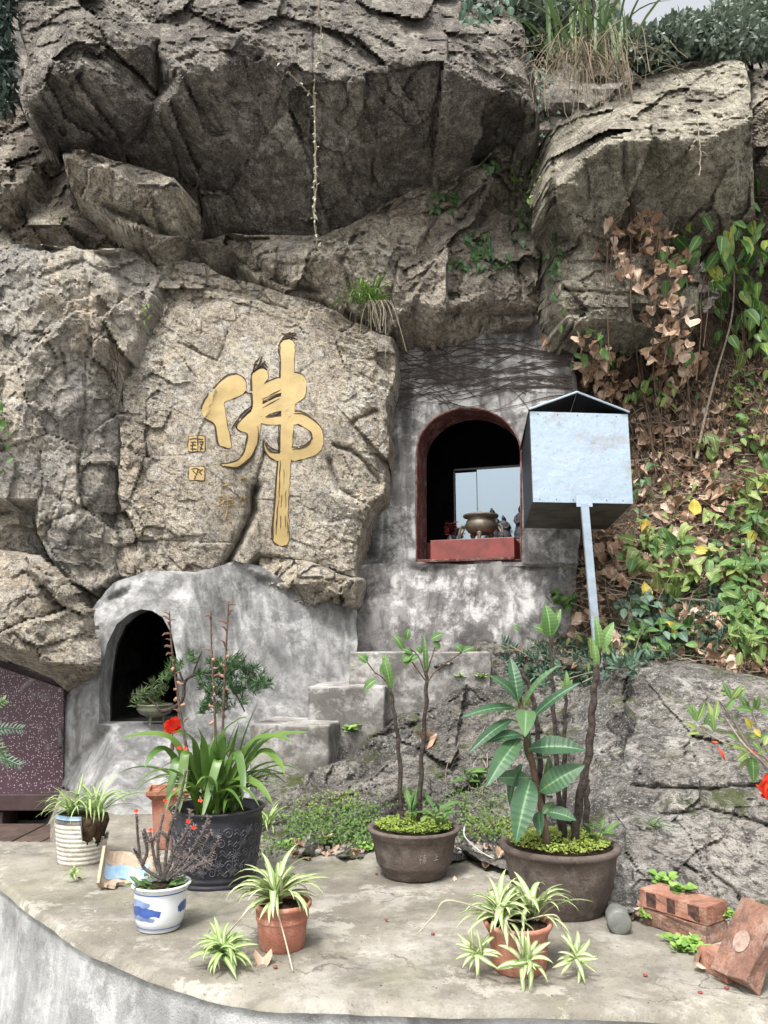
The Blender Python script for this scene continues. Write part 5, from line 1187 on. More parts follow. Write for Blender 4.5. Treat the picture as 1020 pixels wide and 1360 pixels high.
def mduv(me):
    uv = [(0, 0)] * len(me.vertices)
    for l, d in zip(me.loops, me.uv_layers[0].data): uv[l.vertex_index] = tuple(d.uv)
    return [tuple(v.co) for v in me.vertices], [tuple(p.vertices) for p in me.polygons], uv
def orient(p, tip, nrm, s, sy=1.0):
    x = tip.normalized(); y = nrm.cross(x)
    if y.length < 1e-4: y = Vector((0, 1, 0)).cross(x)
    y.normalize(); z = x.cross(y)
    return Matrix(((x.x * s, y.x * s * sy, z.x * s, p.x), (x.y * s, y.y * s * sy, z.y * s, p.y), (x.z * s, y.z * s * sy, z.z * s, p.z), (0, 0, 0, 1)))
def rdir(): 
    a = rnd.uniform(0, 6.283); z = rnd.uniform(-1, 1); r = math.sqrt(1 - z * z); return Vector((r * math.cos(a), r * math.sin(a), z))

L_SPI = leaf_mat('spider_leaf', [(.17, .27, .075), (.27, .37, .13), (.37, .46, .20)], stripe=(.60, .62, .40), vein=False, trans=.25)
L_SPG = leaf_mat('spider_leaf_green', [(.13, .23, .06), (.20, .33, .09), (.28, .40, .13)], stripe=(.45, .52, .26), vein=False, trans=.25)
L_CYM = leaf_mat('orchid_leaf', [(.035, .09, .02), (.08, .165, .03), (.17, .27, .06)], trans=.25, vein=False, rough=.38, glint=.5)
L_GRS = leaf_mat('grass_leaf', [(.06, .14, .03), (.13, .24, .05), (.22, .34, .09)], trans=.25, vein=False)
L_LOQ = leaf_mat('big_leaf', [(.025, .07, .035), (.045, .11, .05), (.10, .18, .075)], trans=.15, rough=.45)
L_IVY = leaf_mat('ivy_leaf', [(.03, .07, .025), (.06, .13, .045), (.11, .19, .08)], trans=.15, rough=.4)
L_YEL = leaf_mat('bright_leaf', [(.085, .16, .035), (.17, .25, .07), (.30, .36, .13)], trans=.3)
L_MID = leaf_mat('green_leaf', [(.04, .10, .025), (.08, .16, .045), (.14, .24, .07)], trans=.2)
L_BLU = leaf_mat('bluish_leaf', [(.035, .075, .05), (.07, .13, .085), (.13, .20, .14)], trans=.15)
L_GLD = leaf_mat('yellowed_leaf', [(.38, .34, .05), (.55, .46, .08), (.60, .40, .08)], trans=.3)
L_DRY = leaf_mat('dry_leaf', [(.15, .09, .06), (.32, .20, .13), (.50, .36, .26), (.64, .50, .39)], trans=.1, rough=.85, glint=.1)
L_NDL = leaf_mat('needle_leaf', [(.02, .055, .02), (.045, .10, .035), (.10, .18, .06)], trans=.1, vein=False)
L_BSH = leaf_mat('bush_leaf', [(.06, .085, .06), (.16, .20, .15), (.32, .37, .30)], trans=.2, vein=False, rough=.4)
L_MOS = leaf_mat('moss_leaf', [(.16, .24, .04), (.28, .36, .07), (.40, .46, .13)], trans=.25, vein=False)
DRYG = leaf_mat('dry_grass', [(.12, .09, .06), (.26, .215, .155), (.42, .37, .29)], trans=.1, vein=False, rough=.9, glint=.1)
BARK = plain('dark_bark', (.075, .06, .052), .95, var=.6, vs_=60, bmp=.8, obj=False, spec=.15)
TWIG = plain('brown_twig', (.13, .09, .065), .9, var=.5, vs_=40, bmp=.4, obj=False, spec=.15)
PALETW = plain('pale_twig', (.33, .28, .22), .9, var=.4, vs_=40, obj=False, spec=.15)
REDP_ = leaf_mat('red_petal', [(.55, .03, .02), (.70, .06, .03), (.80, .14, .07)], trans=.3, vein=False, rough=.6)
ROOTM = plain('straw', (.50, .44, .33), .9, var=.3, vs_=30, obj=False)

def spider(label, c, Lm, n, mat=L_SPI, group=None, seed=0, wr=.075, e=(15, 85), bias=None, tilt=0, name='spider_plant'):
    rr = random.Random(seed); t = thing(name, label, 'plant', c, group); n = int(n * 1.25)
    key = (mat.name, wr)
    if key not in BL: BL[key] = [blade_mesh('leaf', mat, e0, dr, wr, tw=tw) for e0, dr, tw in ((80, 75, .05), (75, 130, -.06), (65, 120, .08), (55, 100, -.05), (50, 130, .06), (35, 90, -.08), (25, 75, .04), (60, 140, .03), (45, 60, .1))]
    for k in range(n):
        a = 2 * math.pi * k / n * 2.618 * 1.0 + rr.uniform(-.3, .3)
        L_ = Lm * rr.uniform(.65, 1.08)
        p = Vector(c) + Vector((rr.uniform(-.012, .012), rr.uniform(-.012, .012), .0))
        M = Matrix.Translation(p) @ Matrix.Rotation(math.radians(tilt), 4, 'X') @ Matrix.Rotation(a, 4, 'Z') @ Matrix.Rotation(rr.uniform(-.25, .25), 4, 'X') @ Matrix.Diagonal((L_, L_, L_, 1))
        link('leaf', rr.choice(BL[key]), t, M)
    return t
BL = {}
def px(p, n): return n * mpp(p)
def top_of(pt_, du=0, dv=0): c = pt_[1]; return Vector((c.x + du, c.y + dv, pt_[3] * .95))
GP = 'spider plants with cream edged leaves along the terrace'
c = top_of(terr1); spider('spider plant with pale striped leaves overflowing the small terracotta pot', c + Vector((-.02, 0, 0)), .185, 52, seed=1, group=GP, wr=.105)
c = top_of(terr2); t_ = spider('spider plant sprawling from the fluted terracotta pot', c + Vector((-.045, 0, 0)), .155, 34, seed=2, group=GP, wr=.12)
spider('second crown of spider plant rising at the far side of the fluted pot', c + Vector((.05, .02, 0)), .17, 26, seed=3, group=GP, wr=.115)
c = Vector((cb.x, cb.y, hh * .97))
spider('spider plant draped over the blue rim of the broken ribbed pot', c + Vector((-.045, -.03, 0)), .19, 34, L_SPG, seed=4, group=GP, wr=.055)
spider('spider plant on the bare root ball of the broken ribbed pot', c + Vector((.05, .0, -.01)), .25, 32, L_SPG, seed=5, group=GP, wr=.05)
g = G(295, 1283); spider('loose tuft of spider plant lying on the terrace beside the small terracotta pot', g + Vector((0, 0, .03)), .105, 44, L_SPG, seed=6, group=GP, wr=.13, tilt=15)
g = G(96, 1172); spider('tiny spider plant tuft on the terrace below the broken ribbed pot', g + Vector((0, 0, .015)), .07, 14, L_SPG, seed=7, group=GP, wr=.12)
for i, (u, v_, r, s_) in enumerate(((635, 1268, .082, 8), (697, 1276, .09, 9), (764, 1272, .082, 10))):
    D = terr2[1].y - (terr2[2] + .012 if i == 1 else .06); p = P(u, v_, D)
    spider(['hanging plantlet on the near side of the fluted pot, closest to the white pot', 'middle hanging plantlet spread against the front of the fluted pot', 'hanging plantlet between the fluted pot and the great bowl base'][i], p, r, 17, seed=s_, group='plantlets hanging from the fluted pot', wr=.14, tilt=55, name='plantlet')
spider('spider plant growing in the gap behind the black glazed pot', hit(356, 1098)[0] + Vector((0, 0, .0)), .20, 26, L_SPG, seed=12, group=GP, wr=.07)
def runner(pts, label, w=.0022, mat=ROOTM, name='runner', cat='stem', group=None):
    pts = catmull(pts, 6); c = pts[0]
    return props(link(name, rebase(mesh(name, *tube(pts, w, 5), mat, True), c), None, c), label, cat, group)
tp = top_of(terr2); fz = terr2[3]
for (a, b_, lab) in (((600, 1196), (555, 1240), 'long straw coloured runner reaching sideways from the fluted pot'), ((672, 1222), (692, 1268), 'straw runner hanging down the front of the fluted pot'), ((735, 1215), (762, 1262), 'straw runner arching down toward the great bowl side')):
    D = tp.y - .12 if a[0] < 730 else tp.y - .02
    runner([tp, P(a[0], a[1], D), P((a[0] + b_[0]) / 2, (a[1] + b_[1]) / 2 - 3, D), P(b_[0], b_[1], D)], lab, group='runners of the spider plants')
tp1 = top_of(terr1)
runner([tp1, P(368, 1205, tp1.y - .11), P(378, 1245, tp1.y - .12), G(389, 1292) + Vector((0, 0, .004))], 'straw runner hanging over the small terracotta pot to the terrace', group='runners of the spider plants')
runner([tp1, P(338, 1203, tp1.y - .08), P(318, 1222, tp1.y - .1), G(300, 1262) + Vector((0, 0, .04))], 'straw runner leading to the loose tuft on the terrace', group='runners of the spider plants')
for q, lab in (([(617, 1098), (618, 1112), (640, 1132), (668, 1146)], 'white wire curling from the mossy bowl to the great bowl'), ([(603, 1124), (630, 1136), (655, 1144), (680, 1150)], 'straight white wire between the two clay bowls')):
    runner([P(u, v_, 3.42 - i * .06) for i, (u, v_) in enumerate(q)], lab, .0028, plain('pale_wire', (.5, .47, .42), .6), 'wire', 'wire', 'pale wires between the clay bowls')

# orchid in the black pot
tp = top_of(blk); oc = thing('orchid_plant', 'lush orchid with long arching leaves in the black glazed pot', 'plant', tp)
OB = [blade_mesh('leaf', L_CYM, e0, dr, .068, n=12, tw=tw, fold=.5) for e0, dr, tw in ((84, 55, .04), (80, 95, -.06), (76, 125, .06), (72, 105, -.08), (66, 120, .09), (60, 95, -.04), (50, 95, .06), (88, 25, .02))]
rr = random.Random(5)
for k in range(62):
    a = k * 2.39996 + rr.uniform(-.2, .2); L_ = rr.uniform(.25, .43)
    p = tp + Vector((rr.uniform(-.07, .07), rr.uniform(-.05, .05), -.02))
    link('leaf', rr.choice(OB), oc, Matrix.Translation(p) @ Rz(math.degrees(a)) @ Matrix.Diagonal((L_, L_ * rr.uniform(.7, 1.0), L_, 1)))
def long_blade(pts, w, mat, par, base=None):
    pts = catmull(pts, 5); V = []; UV = []; n = len(pts); Fq = []
    for i, p in enumerate(pts):
        t = i / (n - 1); d = (pts[min(i + 1, n - 1)] - pts[max(i - 1, 0)]).normalized(); vw = (p - Vector((0, 0, CAMZ))).normalized()
        s_ = d.cross(Vector((.1, -.5, .8))).normalized(); ww = w / 2 * min(1, .5 + 3 * t) * (1 - max(0, (t - .4) / .6) ** 2 * .96)
        V += [p - s_ * ww + Vector((0, 0, ww * .3)), p, p + s_ * ww + Vector((0, 0, ww * .3))]; UV += [(0, t), (.5, t), (1, t)]
    for i in range(n - 1):
        for k in (0, 1): Fq.append((i * 3 + k, i * 3 + k + 1, (i + 1) * 3 + k + 1, (i + 1) * 3 + k))
    c = pts[0]; link('leaf', rebase(mesh('leaf', V, Fq, mat, True, UV), c), par, c)
D0 = tp.y
for q in ([(300, 1050), (330, 990), (360, 978), (388, 985)], [(300, 1050), (345, 1000), (368, 1010), (378, 1028)], [(290, 1050), (320, 1035), (345, 1045), (362, 1068)], [(262, 1055), (235, 990), (205, 975), (160, 980)], [(262, 1055), (225, 1000), (205, 1000), (192, 1020)], [(265, 1050), (238, 1010), (228, 1040), (220, 1078)],
          [(270, 1050), (248, 1000), (242, 1045), (238, 1080)], [(285, 1040), (290, 1010), (278, 1050), (268, 1088)], [(290, 1050), (312, 1000), (322, 1030), (322, 1062)], [(268, 1040), (258, 990), (245, 975), (228, 972)], [(290, 1050), (296, 980), (310, 960), (328, 952)], [(275, 1045), (270, 990), (262, 965)], [(285, 1045), (284, 1000), (290, 968)], [(310, 1052), (350, 985), (410, 972), (470, 985)][:3]):
    long_blade([P(u, v_, D0 - .03 - .05 * i) for i, (u, v_) in enumerate(q)], .034, L_CYM, oc)
POD = plain('dry_pod', (.20, .10, .07), .8, var=.4, vs_=50, obj=False)
PODP = plain('dry_petal', (.42, .24, .16), .8, var=.4, vs_=50, obj=False)
def stalk(pts, D, par, w=.006, buds=14, mat=TWIG):
    pts = catmull([P(u, v_, D) for u, v_ in pts], 6); c = pts[0]; n = len(pts)
    st_ = link('flower_stalk', rebase(mesh('flower_stalk', *tube(pts, [w * (1 - .65 * i / n) for i in range(n)], 7), mat, True), c), par, c)
    pm = [mesh('bud', *tube([(0, 0, 0), (.008, 0, .004), (.022, 0, .008), (.034, 0, .004)], [.001, .004, .0035, .0008], 6), POD), mesh('bud', *tube([(0, 0, 0), (.010, 0, -.002), (.022, 0, -.006), (.030, 0, .0)], [.001, .006, .005, .001], 6), PODP)]
    for k in range(buds):
        i = int(n * (.28 + .7 * k / buds)); p = pts[min(i, n - 1)]; low = k < buds * .55
        link('bud', pm[1 if low and rnd.random() < .7 else 0], st_, Matrix.Translation(p) @ Rz(rnd.uniform(0, 360)) @ Ry(rnd.uniform(-50, 20)) @ Matrix.Scale(rnd.uniform(.7, 1.25), 4))
stalk([(288, 1050), (285, 940), (281, 865), (280, 812)], D0 - .02, oc); stalk([(294, 1050), (297, 930), (301, 850), (304, 798)], D0, oc, buds=20); stalk([(262, 1040), (246, 985), (235, 915), (228, 860), (225, 812)], D0 + .02, oc, buds=22, w=.007)

# thorny plant in the white pot
tp = top_of(wht); D0 = tp.y; th = thing('thorny_plant', 'thorny grey stemmed plant with tiny red flowers in the white porcelain pot', 'plant', tp)
def z2(pts, ox=40, oy=1010, k=4.636): return [(ox + x / k, oy + y / k) for x, y in pts]
br_ = [[(820, 735), (740, 690), (690, 640), (668, 520), (655, 330)], [(700, 640), (665, 590), (640, 540)], [(820, 730), (775, 640), (755, 540), (740, 440)], [(825, 735), (835, 600), (850, 480), (885, 350), (930, 200), (960, 60)], [(810, 720), (790, 620), (790, 480), (822, 330)], [(840, 735), (900, 640), (950, 520), (1010, 400)],
       [(840, 735), (950, 660), (1050, 560), (1120, 430)], [(850, 730), (980, 670), (1100, 590), (1170, 470)], [(870, 700), (960, 600), (1060, 450), (1100, 340)], [(835, 700), (880, 560), (960, 440), (990, 300)], [(690, 640), (720, 560), (700, 460), (690, 430)], [(830, 700), (870, 620), (870, 500)], [(850, 480), (800, 440), (740, 500), (700, 420)], [(1000, 650), (1060, 640), (1120, 620)], [(900, 600), (940, 580), (1010, 610)]]
mbt = MB()
for i, q in enumerate(br_):
    k = len(q); pts = catmull([P(u, v_, D0 + rnd.uniform(-.03, .03) * (j / k)) for j, (u, v_) in enumerate(z2(q))], 7); c = pts[0]; n = len(pts)
    link('branch', rebase(mesh('branch', *tube(pts, [.0058 * (1 - .35 * j / n) for j in range(n)], 7), plain('thorn_bark', (.10, .085, .078), .95, var=.5, vs_=90, bmp=.6, obj=False) if i == 0 else bpy.data.materials['thorn_bark'], True), c), th, c)
    for j in range(n * 5):
        f_ = rnd.random() * (n - 1); a, b_ = pts[int(f_)], pts[min(int(f_) + 1, n - 1)]; p = a.lerp(b_, f_ % 1); d = (b_ - a).normalized() if (b_ - a).length > 0 else Z3
        o = rdir(); o = (o - d * o.dot(d)).normalized(); mbt.add(*tube([p, p + o * .0135 + d * .003], [.0016, .0002], 3, False))
c = tp; link('thorns', rebase(mbt.mesh('thorns', plain('thorn', (.27, .22, .20), .8)), c), th, c, kind='stuff')
PET = mesh('red_flower', *tube([(0, 0, 0), (.003, 0, 0)], .001, 3), REDP_)
mb = MB()
for k in range(7):
    a = k * .9; mb.addM(([(0, 0, 0), (.008, .005, .004), (.011, 0, .004), (.008, -.005, .004)], [(0, 1, 2, 3)]), Rz(math.degrees(a)) @ Ry(-15 * (k % 3)))
RFM = mb.mesh('red_flower', REDP_)
for u, v_ in ((181, 1078), (220, 1064), (200, 1103), (250, 1092), (257, 1100), (238, 994), (246, 995), (266, 1064)):
    for j in range(1): link('red_flower', RFM, th, Matrix.Translation(P(u + j * 2, v_ + j, D0 - .03)) @ Rx(50 + 40 * j) @ Matrix.Scale(.75, 4))
LF = [leaf_mesh('leaf', L_MID, .55, 5, seed=s_) for s_ in range(3)]
for k in range(60):
    a = rnd.uniform(0, 6.28); r = rnd.uniform(.02, .082); p = tp + Vector((r * math.cos(a), r * math.sin(a), .0))
    link('leaf', rnd.choice(LF), th, orient(p, Vector((math.cos(a), math.sin(a), rnd.uniform(.1, 1.2))), Vector((0, -.3, 1)), rnd.uniform(.018, .034)))

# bowl plants
def mossy(name, label, pt_, n, mat, size, extra=.0, cat='moss', f=.93):
    c = pt_[1]; z = pt_[3] * .965; R_ = pt_[4] * f; t = MB(); lm = mduv(leaf_mesh('l', mat, .8, 2, sag=.1))
    for k in range(n):
        a = rnd.uniform(0, 6.283); r = R_ * math.sqrt(rnd.random()); hh_ = .018 + .028 * (1 - (r / R_) ** 2) * (.6 + .4 * math.sin(a * 3 + r * 40))
        p = Vector((r * math.cos(a), r * math.sin(a), hh_ * rnd.uniform(.5, 1.1) + extra * rnd.random())); d = rdir(); d.z = abs(d.z) * .5
        t.addM(lm, orient(p, d, Vector((rnd.uniform(-.5, .5), rnd.uniform(-.7, .3), 1)), size * rnd.uniform(.6, 1.3)))
    o = link(name, t.mesh(name, mat), None, c + Vector((0, 0, z))); return props(o, label, cat, kind='stuff')
mossy('moss_cushion', 'bright yellow green moss filling the smaller clay bowl', bowl1, 2600, L_MOS, .011)
mossy('moss_cushion', 'green and yellow moss over the soil of the great clay bowl', bowl2, 2200, L_MOS, .011)
LANCE = [leaf_mesh('leaf', L_MID, .26, 6, sag=s_, shape='lance', seed=i) for i, s_ in enumerate((.1, .3, .5))]
YLF = [leaf_mesh('leaf', L_YEL, .8, 5, seed=i, shape='ovate', wave=.6) for i in range(3)]
def herb(label, c, n, L_, meshes, elev=(.2, 1.4), name='herb', group=None, spread=.03, cat='plant', stemmat=None):
    t = thing(name, label, cat, c, group)
    mb = MB()
    for k in range(n):
        a = k * 2.4 + rnd.uniform(-.3, .3); q = c + Vector((rnd.uniform(-spread, spread), rnd.uniform(-spread, spread), rnd.uniform(.0, L_ * .8)))
        mb.add(*tube([c, q], .0012, 3, False))
        link('leaf', rnd.choice(meshes), t, orient(q, Vector((math.cos(a), math.sin(a), rnd.uniform(*elev))), Vector((0, -.4, 1)), L_ * rnd.uniform(.6, 1.15)))
    link('stem', mb.mesh('stem', stemmat or L_MID), t)
    return t
b1 = bowl1[1] + Vector((0, 0, bowl1[3]))
herb('lance leaved herb sprouting at the rim of the smaller clay bowl', b1 + Vector((.09, -.03, 0)), 16, .085, LANCE, spread=.035)
herb('pale lobed seedling among the moss of the smaller clay bowl', b1 + Vector((.05, -.02, .02)), 12, .035, YLF, spread=.04)
herb('upright narrow green shoot between the two stems of the smaller clay bowl', b1 + Vector((-.01, -.02, 0)), 4, .11, LANCE, elev=(2, 5), spread=.005)
b2 = bowl2[1] + Vector((0, 0, bowl2[3]))
herb('small spiky tuft in the moss of the great bowl behind the thickest stem', b2 + Vector((.12, -.02, 0)), 10, .07, LANCE, spread=.02)
TL = [leaf_mesh('leaf', L_MID, w, 5, sag=s_, seed=3 + i) for i, (w, s_) in enumerate(((.38, .1), (.3, .3), (.45, .5)))]
def stem_plant(label, pts, D, w, leaves=(), group=None, dz=0, twigs=(), name='stem_plant'):
    P0 = [P(u, v_, D) for u, v_ in pts]; pts3 = catmull(P0, 8); n = len(pts3); c = pts3[0]; t = thing(name, label, 'plant', c, group)
    rad = [w * (1 - .35 * i / n) * (1 + .06 * math.sin(i * 2.1) + .05 * math.sin(i * 5.3)) for i in range(n)]
    link('stem', rebase(mesh('stem', *tube([p + Vector((.003 * math.sin(i * 1.3), 0, 0)) for i, p in enumerate(pts3)], rad, 9), BARK, True), c), t, c)
    for q in twigs:
        tq = catmull([P(u, v_, D) for u, v_ in q], 5); link('twig', rebase(mesh('twig', *tube(tq, .0028, 5), TWIG, True), tq[0]), t, tq[0])
    for (u0, v0, u1, v1, wd) in leaves: leaf2(t, u0, v0, u1, v1, wd, D, L_MID)
    return t
def leaf2(par, u0, v0, u1, v1, wd, D, mat, d1=0.0, bulge=.12, face=None, droop=0.0, n=12, vein=0):
    """leaf of its own shape from base to tip, wd = width in picture points at its distance"""
    a = P(u0, v0, D); b_ = P(u1, v1, D + d1); L_ = (b_ - a).length; x = (b_ - a).normalized()
    f_ = face or Vector((.0, -.8, .6)); y = f_.cross(x).normalized(); z = x.cross(y); w = wd * mpp(a)
    V = []; UV = []; Fq = []; cols_ = 7
    for i in range(n + 1):
        t = i / n; ww = w / 2 * (math.sin(math.pi * t ** .8) ** .75 if 0 < t < 1 else .02)
        for k in range(cols_):
            s_ = (k / (cols_ - 1) - .5) * 2
            p = a + x * (t * L_) + y * (s_ * ww) + z * (bulge * L_ * math.sin(math.pi * t) + abs(s_) * ww * .28 + vein * .045 * ww * math.sin(t * 70 - abs(s_) * 3.5)) - Vector((0, 0, droop * L_ * t * t))
            V.append(p); UV.append((k / (cols_ - 1), t))
    for i in range(n):
        for k in range(cols_ - 1): Fq.append((i * cols_ + k, i * cols_ + k + 1, (i + 1) * cols_ + k + 1, (i + 1) * cols_ + k))
    return link('leaf', rebase(mesh('leaf', V, Fq, mat, True, UV), a), par, a)
Db = bowl1[1].y
stem_plant('thin ringed dark stem with a small leafy top, nearer the steps in the smaller bowl', [(533, 1092), (530, 1000), (524, 950), (519, 915)], Db - .02, .0095, [(519, 915, 508, 868, 12), (519, 905, 514, 880, 9), (500, 902, 483, 918, 12), (505, 895, 517, 874, 8), (488, 880, 475, 870, 12), (512, 900, 512, 868, 9)], 'ringed dark stems in the smaller bowl', twigs=[[(519, 915), (508, 900), (498, 893)], [(500, 896), (488, 880)]])
stem_plant('taller ringed dark stem with spreading leaflets in the smaller bowl', [(556, 1088), (560, 1010), (566, 930), (566, 890)], Db - .02, .0105, [(566, 895, 563, 842, 7), (535, 862, 522, 843, 12), (548, 868, 534, 862, 10), (535, 878, 548, 868, 13), (572, 850, 590, 842, 12), (540, 850, 543, 835, 10), (560, 868, 552, 858, 9), (575, 852, 584, 862, 10), (556, 870, 536, 884, 12), (614, 866, 604, 857, 12), (614, 866, 630, 860, 9)], 'ringed dark stems in the smaller bowl', twigs=[[(566, 900), (556, 872), (545, 862)], [(567, 895), (578, 860), (585, 850)], [(566, 910), (580, 890), (614, 866)], [(566, 905), (548, 880), (535, 855)]])
Dc = bowl2[1].y
GS = 'tall dark ringed stems in the great bowl'
stem_plant('slim dark stem behind the large leaves of the great bowl', [(722, 1112), (718, 1040), (713, 965), (704, 915), (690, 888)], Dc - .02, .011, [], GS)
stem_plant('dark stem topped with yellowing young leaves in the great bowl', [(745, 1112), (740, 1040), (736, 960), (733, 890), (731, 845)], Dc + .05, .0095, [(731, 848, 724, 802, 22), (731, 845, 745, 808, 12), (728, 842, 708, 832, 16), (690, 838, 680, 830, 8)], GS)
stem_plant('short dark stem with a tight green bud between its taller neighbours', [(749, 1112), (749, 1030), (750, 960), (752, 920)], Dc, .009, [(752, 922, 752, 890, 8), (752, 918, 760, 902, 7), (750, 918, 745, 904, 6)], GS)
bigs = stem_plant('thickest gnarled dark stem leaning up in front of the metal post', [(763, 1118), (770, 1060), (782, 1000), (787, 940), (792, 890), (796, 860)], Dc - .04, .0155, [(792, 892, 786, 845, 10), (796, 868, 803, 835, 13), (796, 868, 790, 818, 12), (796, 866, 815, 826, 16)], GS)
stem_plant('short mossy stem stump behind the thickest gnarled stem', [(779, 1110), (779, 1060), (780, 1035)], Dc + .1, .012, [], GS)
lq = thing('leafy_sapling', 'sapling with very large ribbed green leaves in the great bowl', 'plant', P(724, 1120, Dc - .08))
pts3 = catmull([P(u, v_, Dc - .08) for u, v_ in ((727, 1122), (718, 1070), (708, 1020), (698, 975), (692, 945), (690, 925))], 8)
link('trunk', rebase(mesh('trunk', *tube(pts3, [.013 * (1 - .4 * i / len(pts3)) for i in range(len(pts3))], 9), TWIG, True), pts3[0]), lq, pts3[0])
def z3(x, y): return 600 + x / 3.4, 840 + y / 3.4
LOQ = [((300, 310), (265, 115), 58, .05, (0, -1, .1)), ((298, 312), (165, 192), 52, -.08, None), ((285, 340), (40, 385), 45, -.08, None), ((325, 330), (495, 142), 36, -.05, (-.6, -.5, .6)), ((360, 388), (582, 225), 42, -.05, None), ((272, 392), (75, 545), 48, -.1, None), ((335, 352), (330, 472), 84, -.16, (0, -.5, .9)),
       ((312, 462), (155, 497), 50, -.06, None), ((305, 480), (155, 697), 82, -.12, None), ((350, 525), (607, 532), 88, -.06, None), ((345, 655), (205, 655), 70, .03, (0, -1, .1)), ((320, 592), (262, 782), 55, .02, (-.9, -.5, .1)), ((398, 718), (600, 600), 98, -.04, (-.1, -.9, .5)), ((355, 665), (288, 952), 105, -.1, (-.2, -.9, .3)),
       ((440, 560), (398, 725), 45, .05, (.3, -.9, .1)), ((432, 810), (562, 848), 62, -.04, None), ((395, 808), (402, 915), 50, -.05, (-.4, -.8, .2)), ((350, 440), (350, 585), 36, .08, (-.4, -.8, .1)), ((410, 820), (460, 765), 36, .04, None)]
for a, b_, w_, d1, fc in LOQ:
    u0, v0 = z3(*a); u1, v1 = z3(*b_); leaf2(lq, u0, v0, u1, v1, w_ / 3.4 * 1.05, Dc - .1, L_LOQ, d1, .10, Vector(fc) if fc else None, vein=1, n=34)
    if abs(a[0] - 330) > 10:
        s0 = min(pts3, key=lambda p: abs(pix(p)[1] - v0 - 6)); pe = P(u0, v0, Dc - .1); link('petiole', rebase(mesh('petiole', *tube([s0, (s0 + pe) / 2, pe], .003, 5), L_MID, True), s0), lq, s0)

# bonsai with twisted trunk in the grotto mouth
bc = P(205, 962, 4.95)
bp = thing('bonsai_pot', 'small shallow green grey pot on little legs in the grotto mouth', 'flowerpot', bc)
m5 = mpp(bc); R5 = 24 * m5
link('bowl', mesh('bowl', *lathe([(0, 10 * m5), (R5 * .45, 10 * m5), (R5 * .85, 15 * m5), (R5, 20 * m5), (R5 * .93, 24 * m5), (R5, 25 * m5), (R5 * .97, 26.5 * m5), (R5 * .85, 24 * m5), (0, 24 * m5)], 36)[:2], plain('celadon', (.13, .135, .09), .4, var=.4, vs_=15), True), bp, bc)
for a in (-100, 20, 140): link('leg', mesh('leg', *tube([(R5 * .45 * math.cos(D2(a)), R5 * .45 * math.sin(D2(a)), 12 * m5), (R5 * .5 * math.cos(D2(a)), R5 * .5 * math.sin(D2(a)), 0)], .008, 8), bpy.data.materials['celadon']), bp, bc)
bz = thing('bonsai', 'bonsai with a twisted trunk leaning out of the grotto and two dark needle pads', 'plant', bc + Vector((0, 0, 24 * m5)))
Dn = 4.85
for q, w in (([(214, 945), (230, 940), (243, 928), (246, 905), (262, 895), (285, 893)], .014), ([(243, 905), (238, 890), (236, 880)], .007), ([(255, 900), (262, 880), (268, 865)], .006), ([(214, 945), (205, 935), (195, 925)], .008), ([(280, 893), (300, 905), (315, 925), (325, 945)], .008), ([(285, 893), (310, 885), (340, 895)], .008), ([(240, 905), (228, 895)], .005)):
    pts = catmull([P(u, v_, Dn) for u, v_ in q], 6); n = len(pts); link('branch', rebase(mesh('branch', *tube(pts, [w * (1 - .5 * i / n) for i in range(n)], 8), BARK, True), pts[0]), bz, pts[0])
def needle_pad(clumps, D, par, n, L_, mat, wr=.09, thick=.12, name='needles'):
    mb = MB(); lm = mduv(leaf_mesh('n', mat, wr, 2, sag=.1, shape='lance'))
    for (u, v_, ru, rv, k) in clumps:
        for i in range(k):
            a = rnd.uniform(0, 6.283); r = math.sqrt(rnd.random()); c = P(u + ru * r * math.cos(a), v_ + rv * r * math.sin(a), D + rnd.uniform(-thick, thick)); ax = (Vector((rnd.uniform(-1, 1), rnd.uniform(-1, .6), rnd.uniform(.2, 1)))).normalized()
            for j in range(n):
                d = rdir(); d = (d + ax * 1.1).normalized(); mb.addM(lm, orient(c + ax * rnd.uniform(-.02, .01), d, rdir(), L_ * rnd.uniform(.7, 1.15)))
    c = P(clumps[0][0], clumps[0][1], D); return link(name, rebase(mb.mesh(name, mat), c), par, c, kind='stuff')
needle_pad([(285, 900, 22, 22, 34), (320, 898, 28, 20, 40), (345, 912, 18, 10, 20), (300, 925, 30, 18, 30), (305, 880, 15, 10, 14), (280, 940, 14, 12, 12)], Dn, bz, 16, .058, L_NDL, wr=.13)
needle_pad([(235, 885, 12, 9, 12), (256, 871, 10, 7, 9), (222, 897, 6, 8, 7)], Dn, bz, 13, .05, L_NDL, wr=.13, thick=.05)
needle_pad([(192, 925, 12, 8, 10), (210, 915, 10, 12, 11), (180, 930, 8, 8, 6), (200, 935, 12, 6, 9)], 4.95, bz, 13, .06, leaf_mat('grey_needle', [(.05, .075, .03), (.10, .14, .06), (.16, .20, .10)], vein=False, trans=.1), wr=.12, thick=.05)

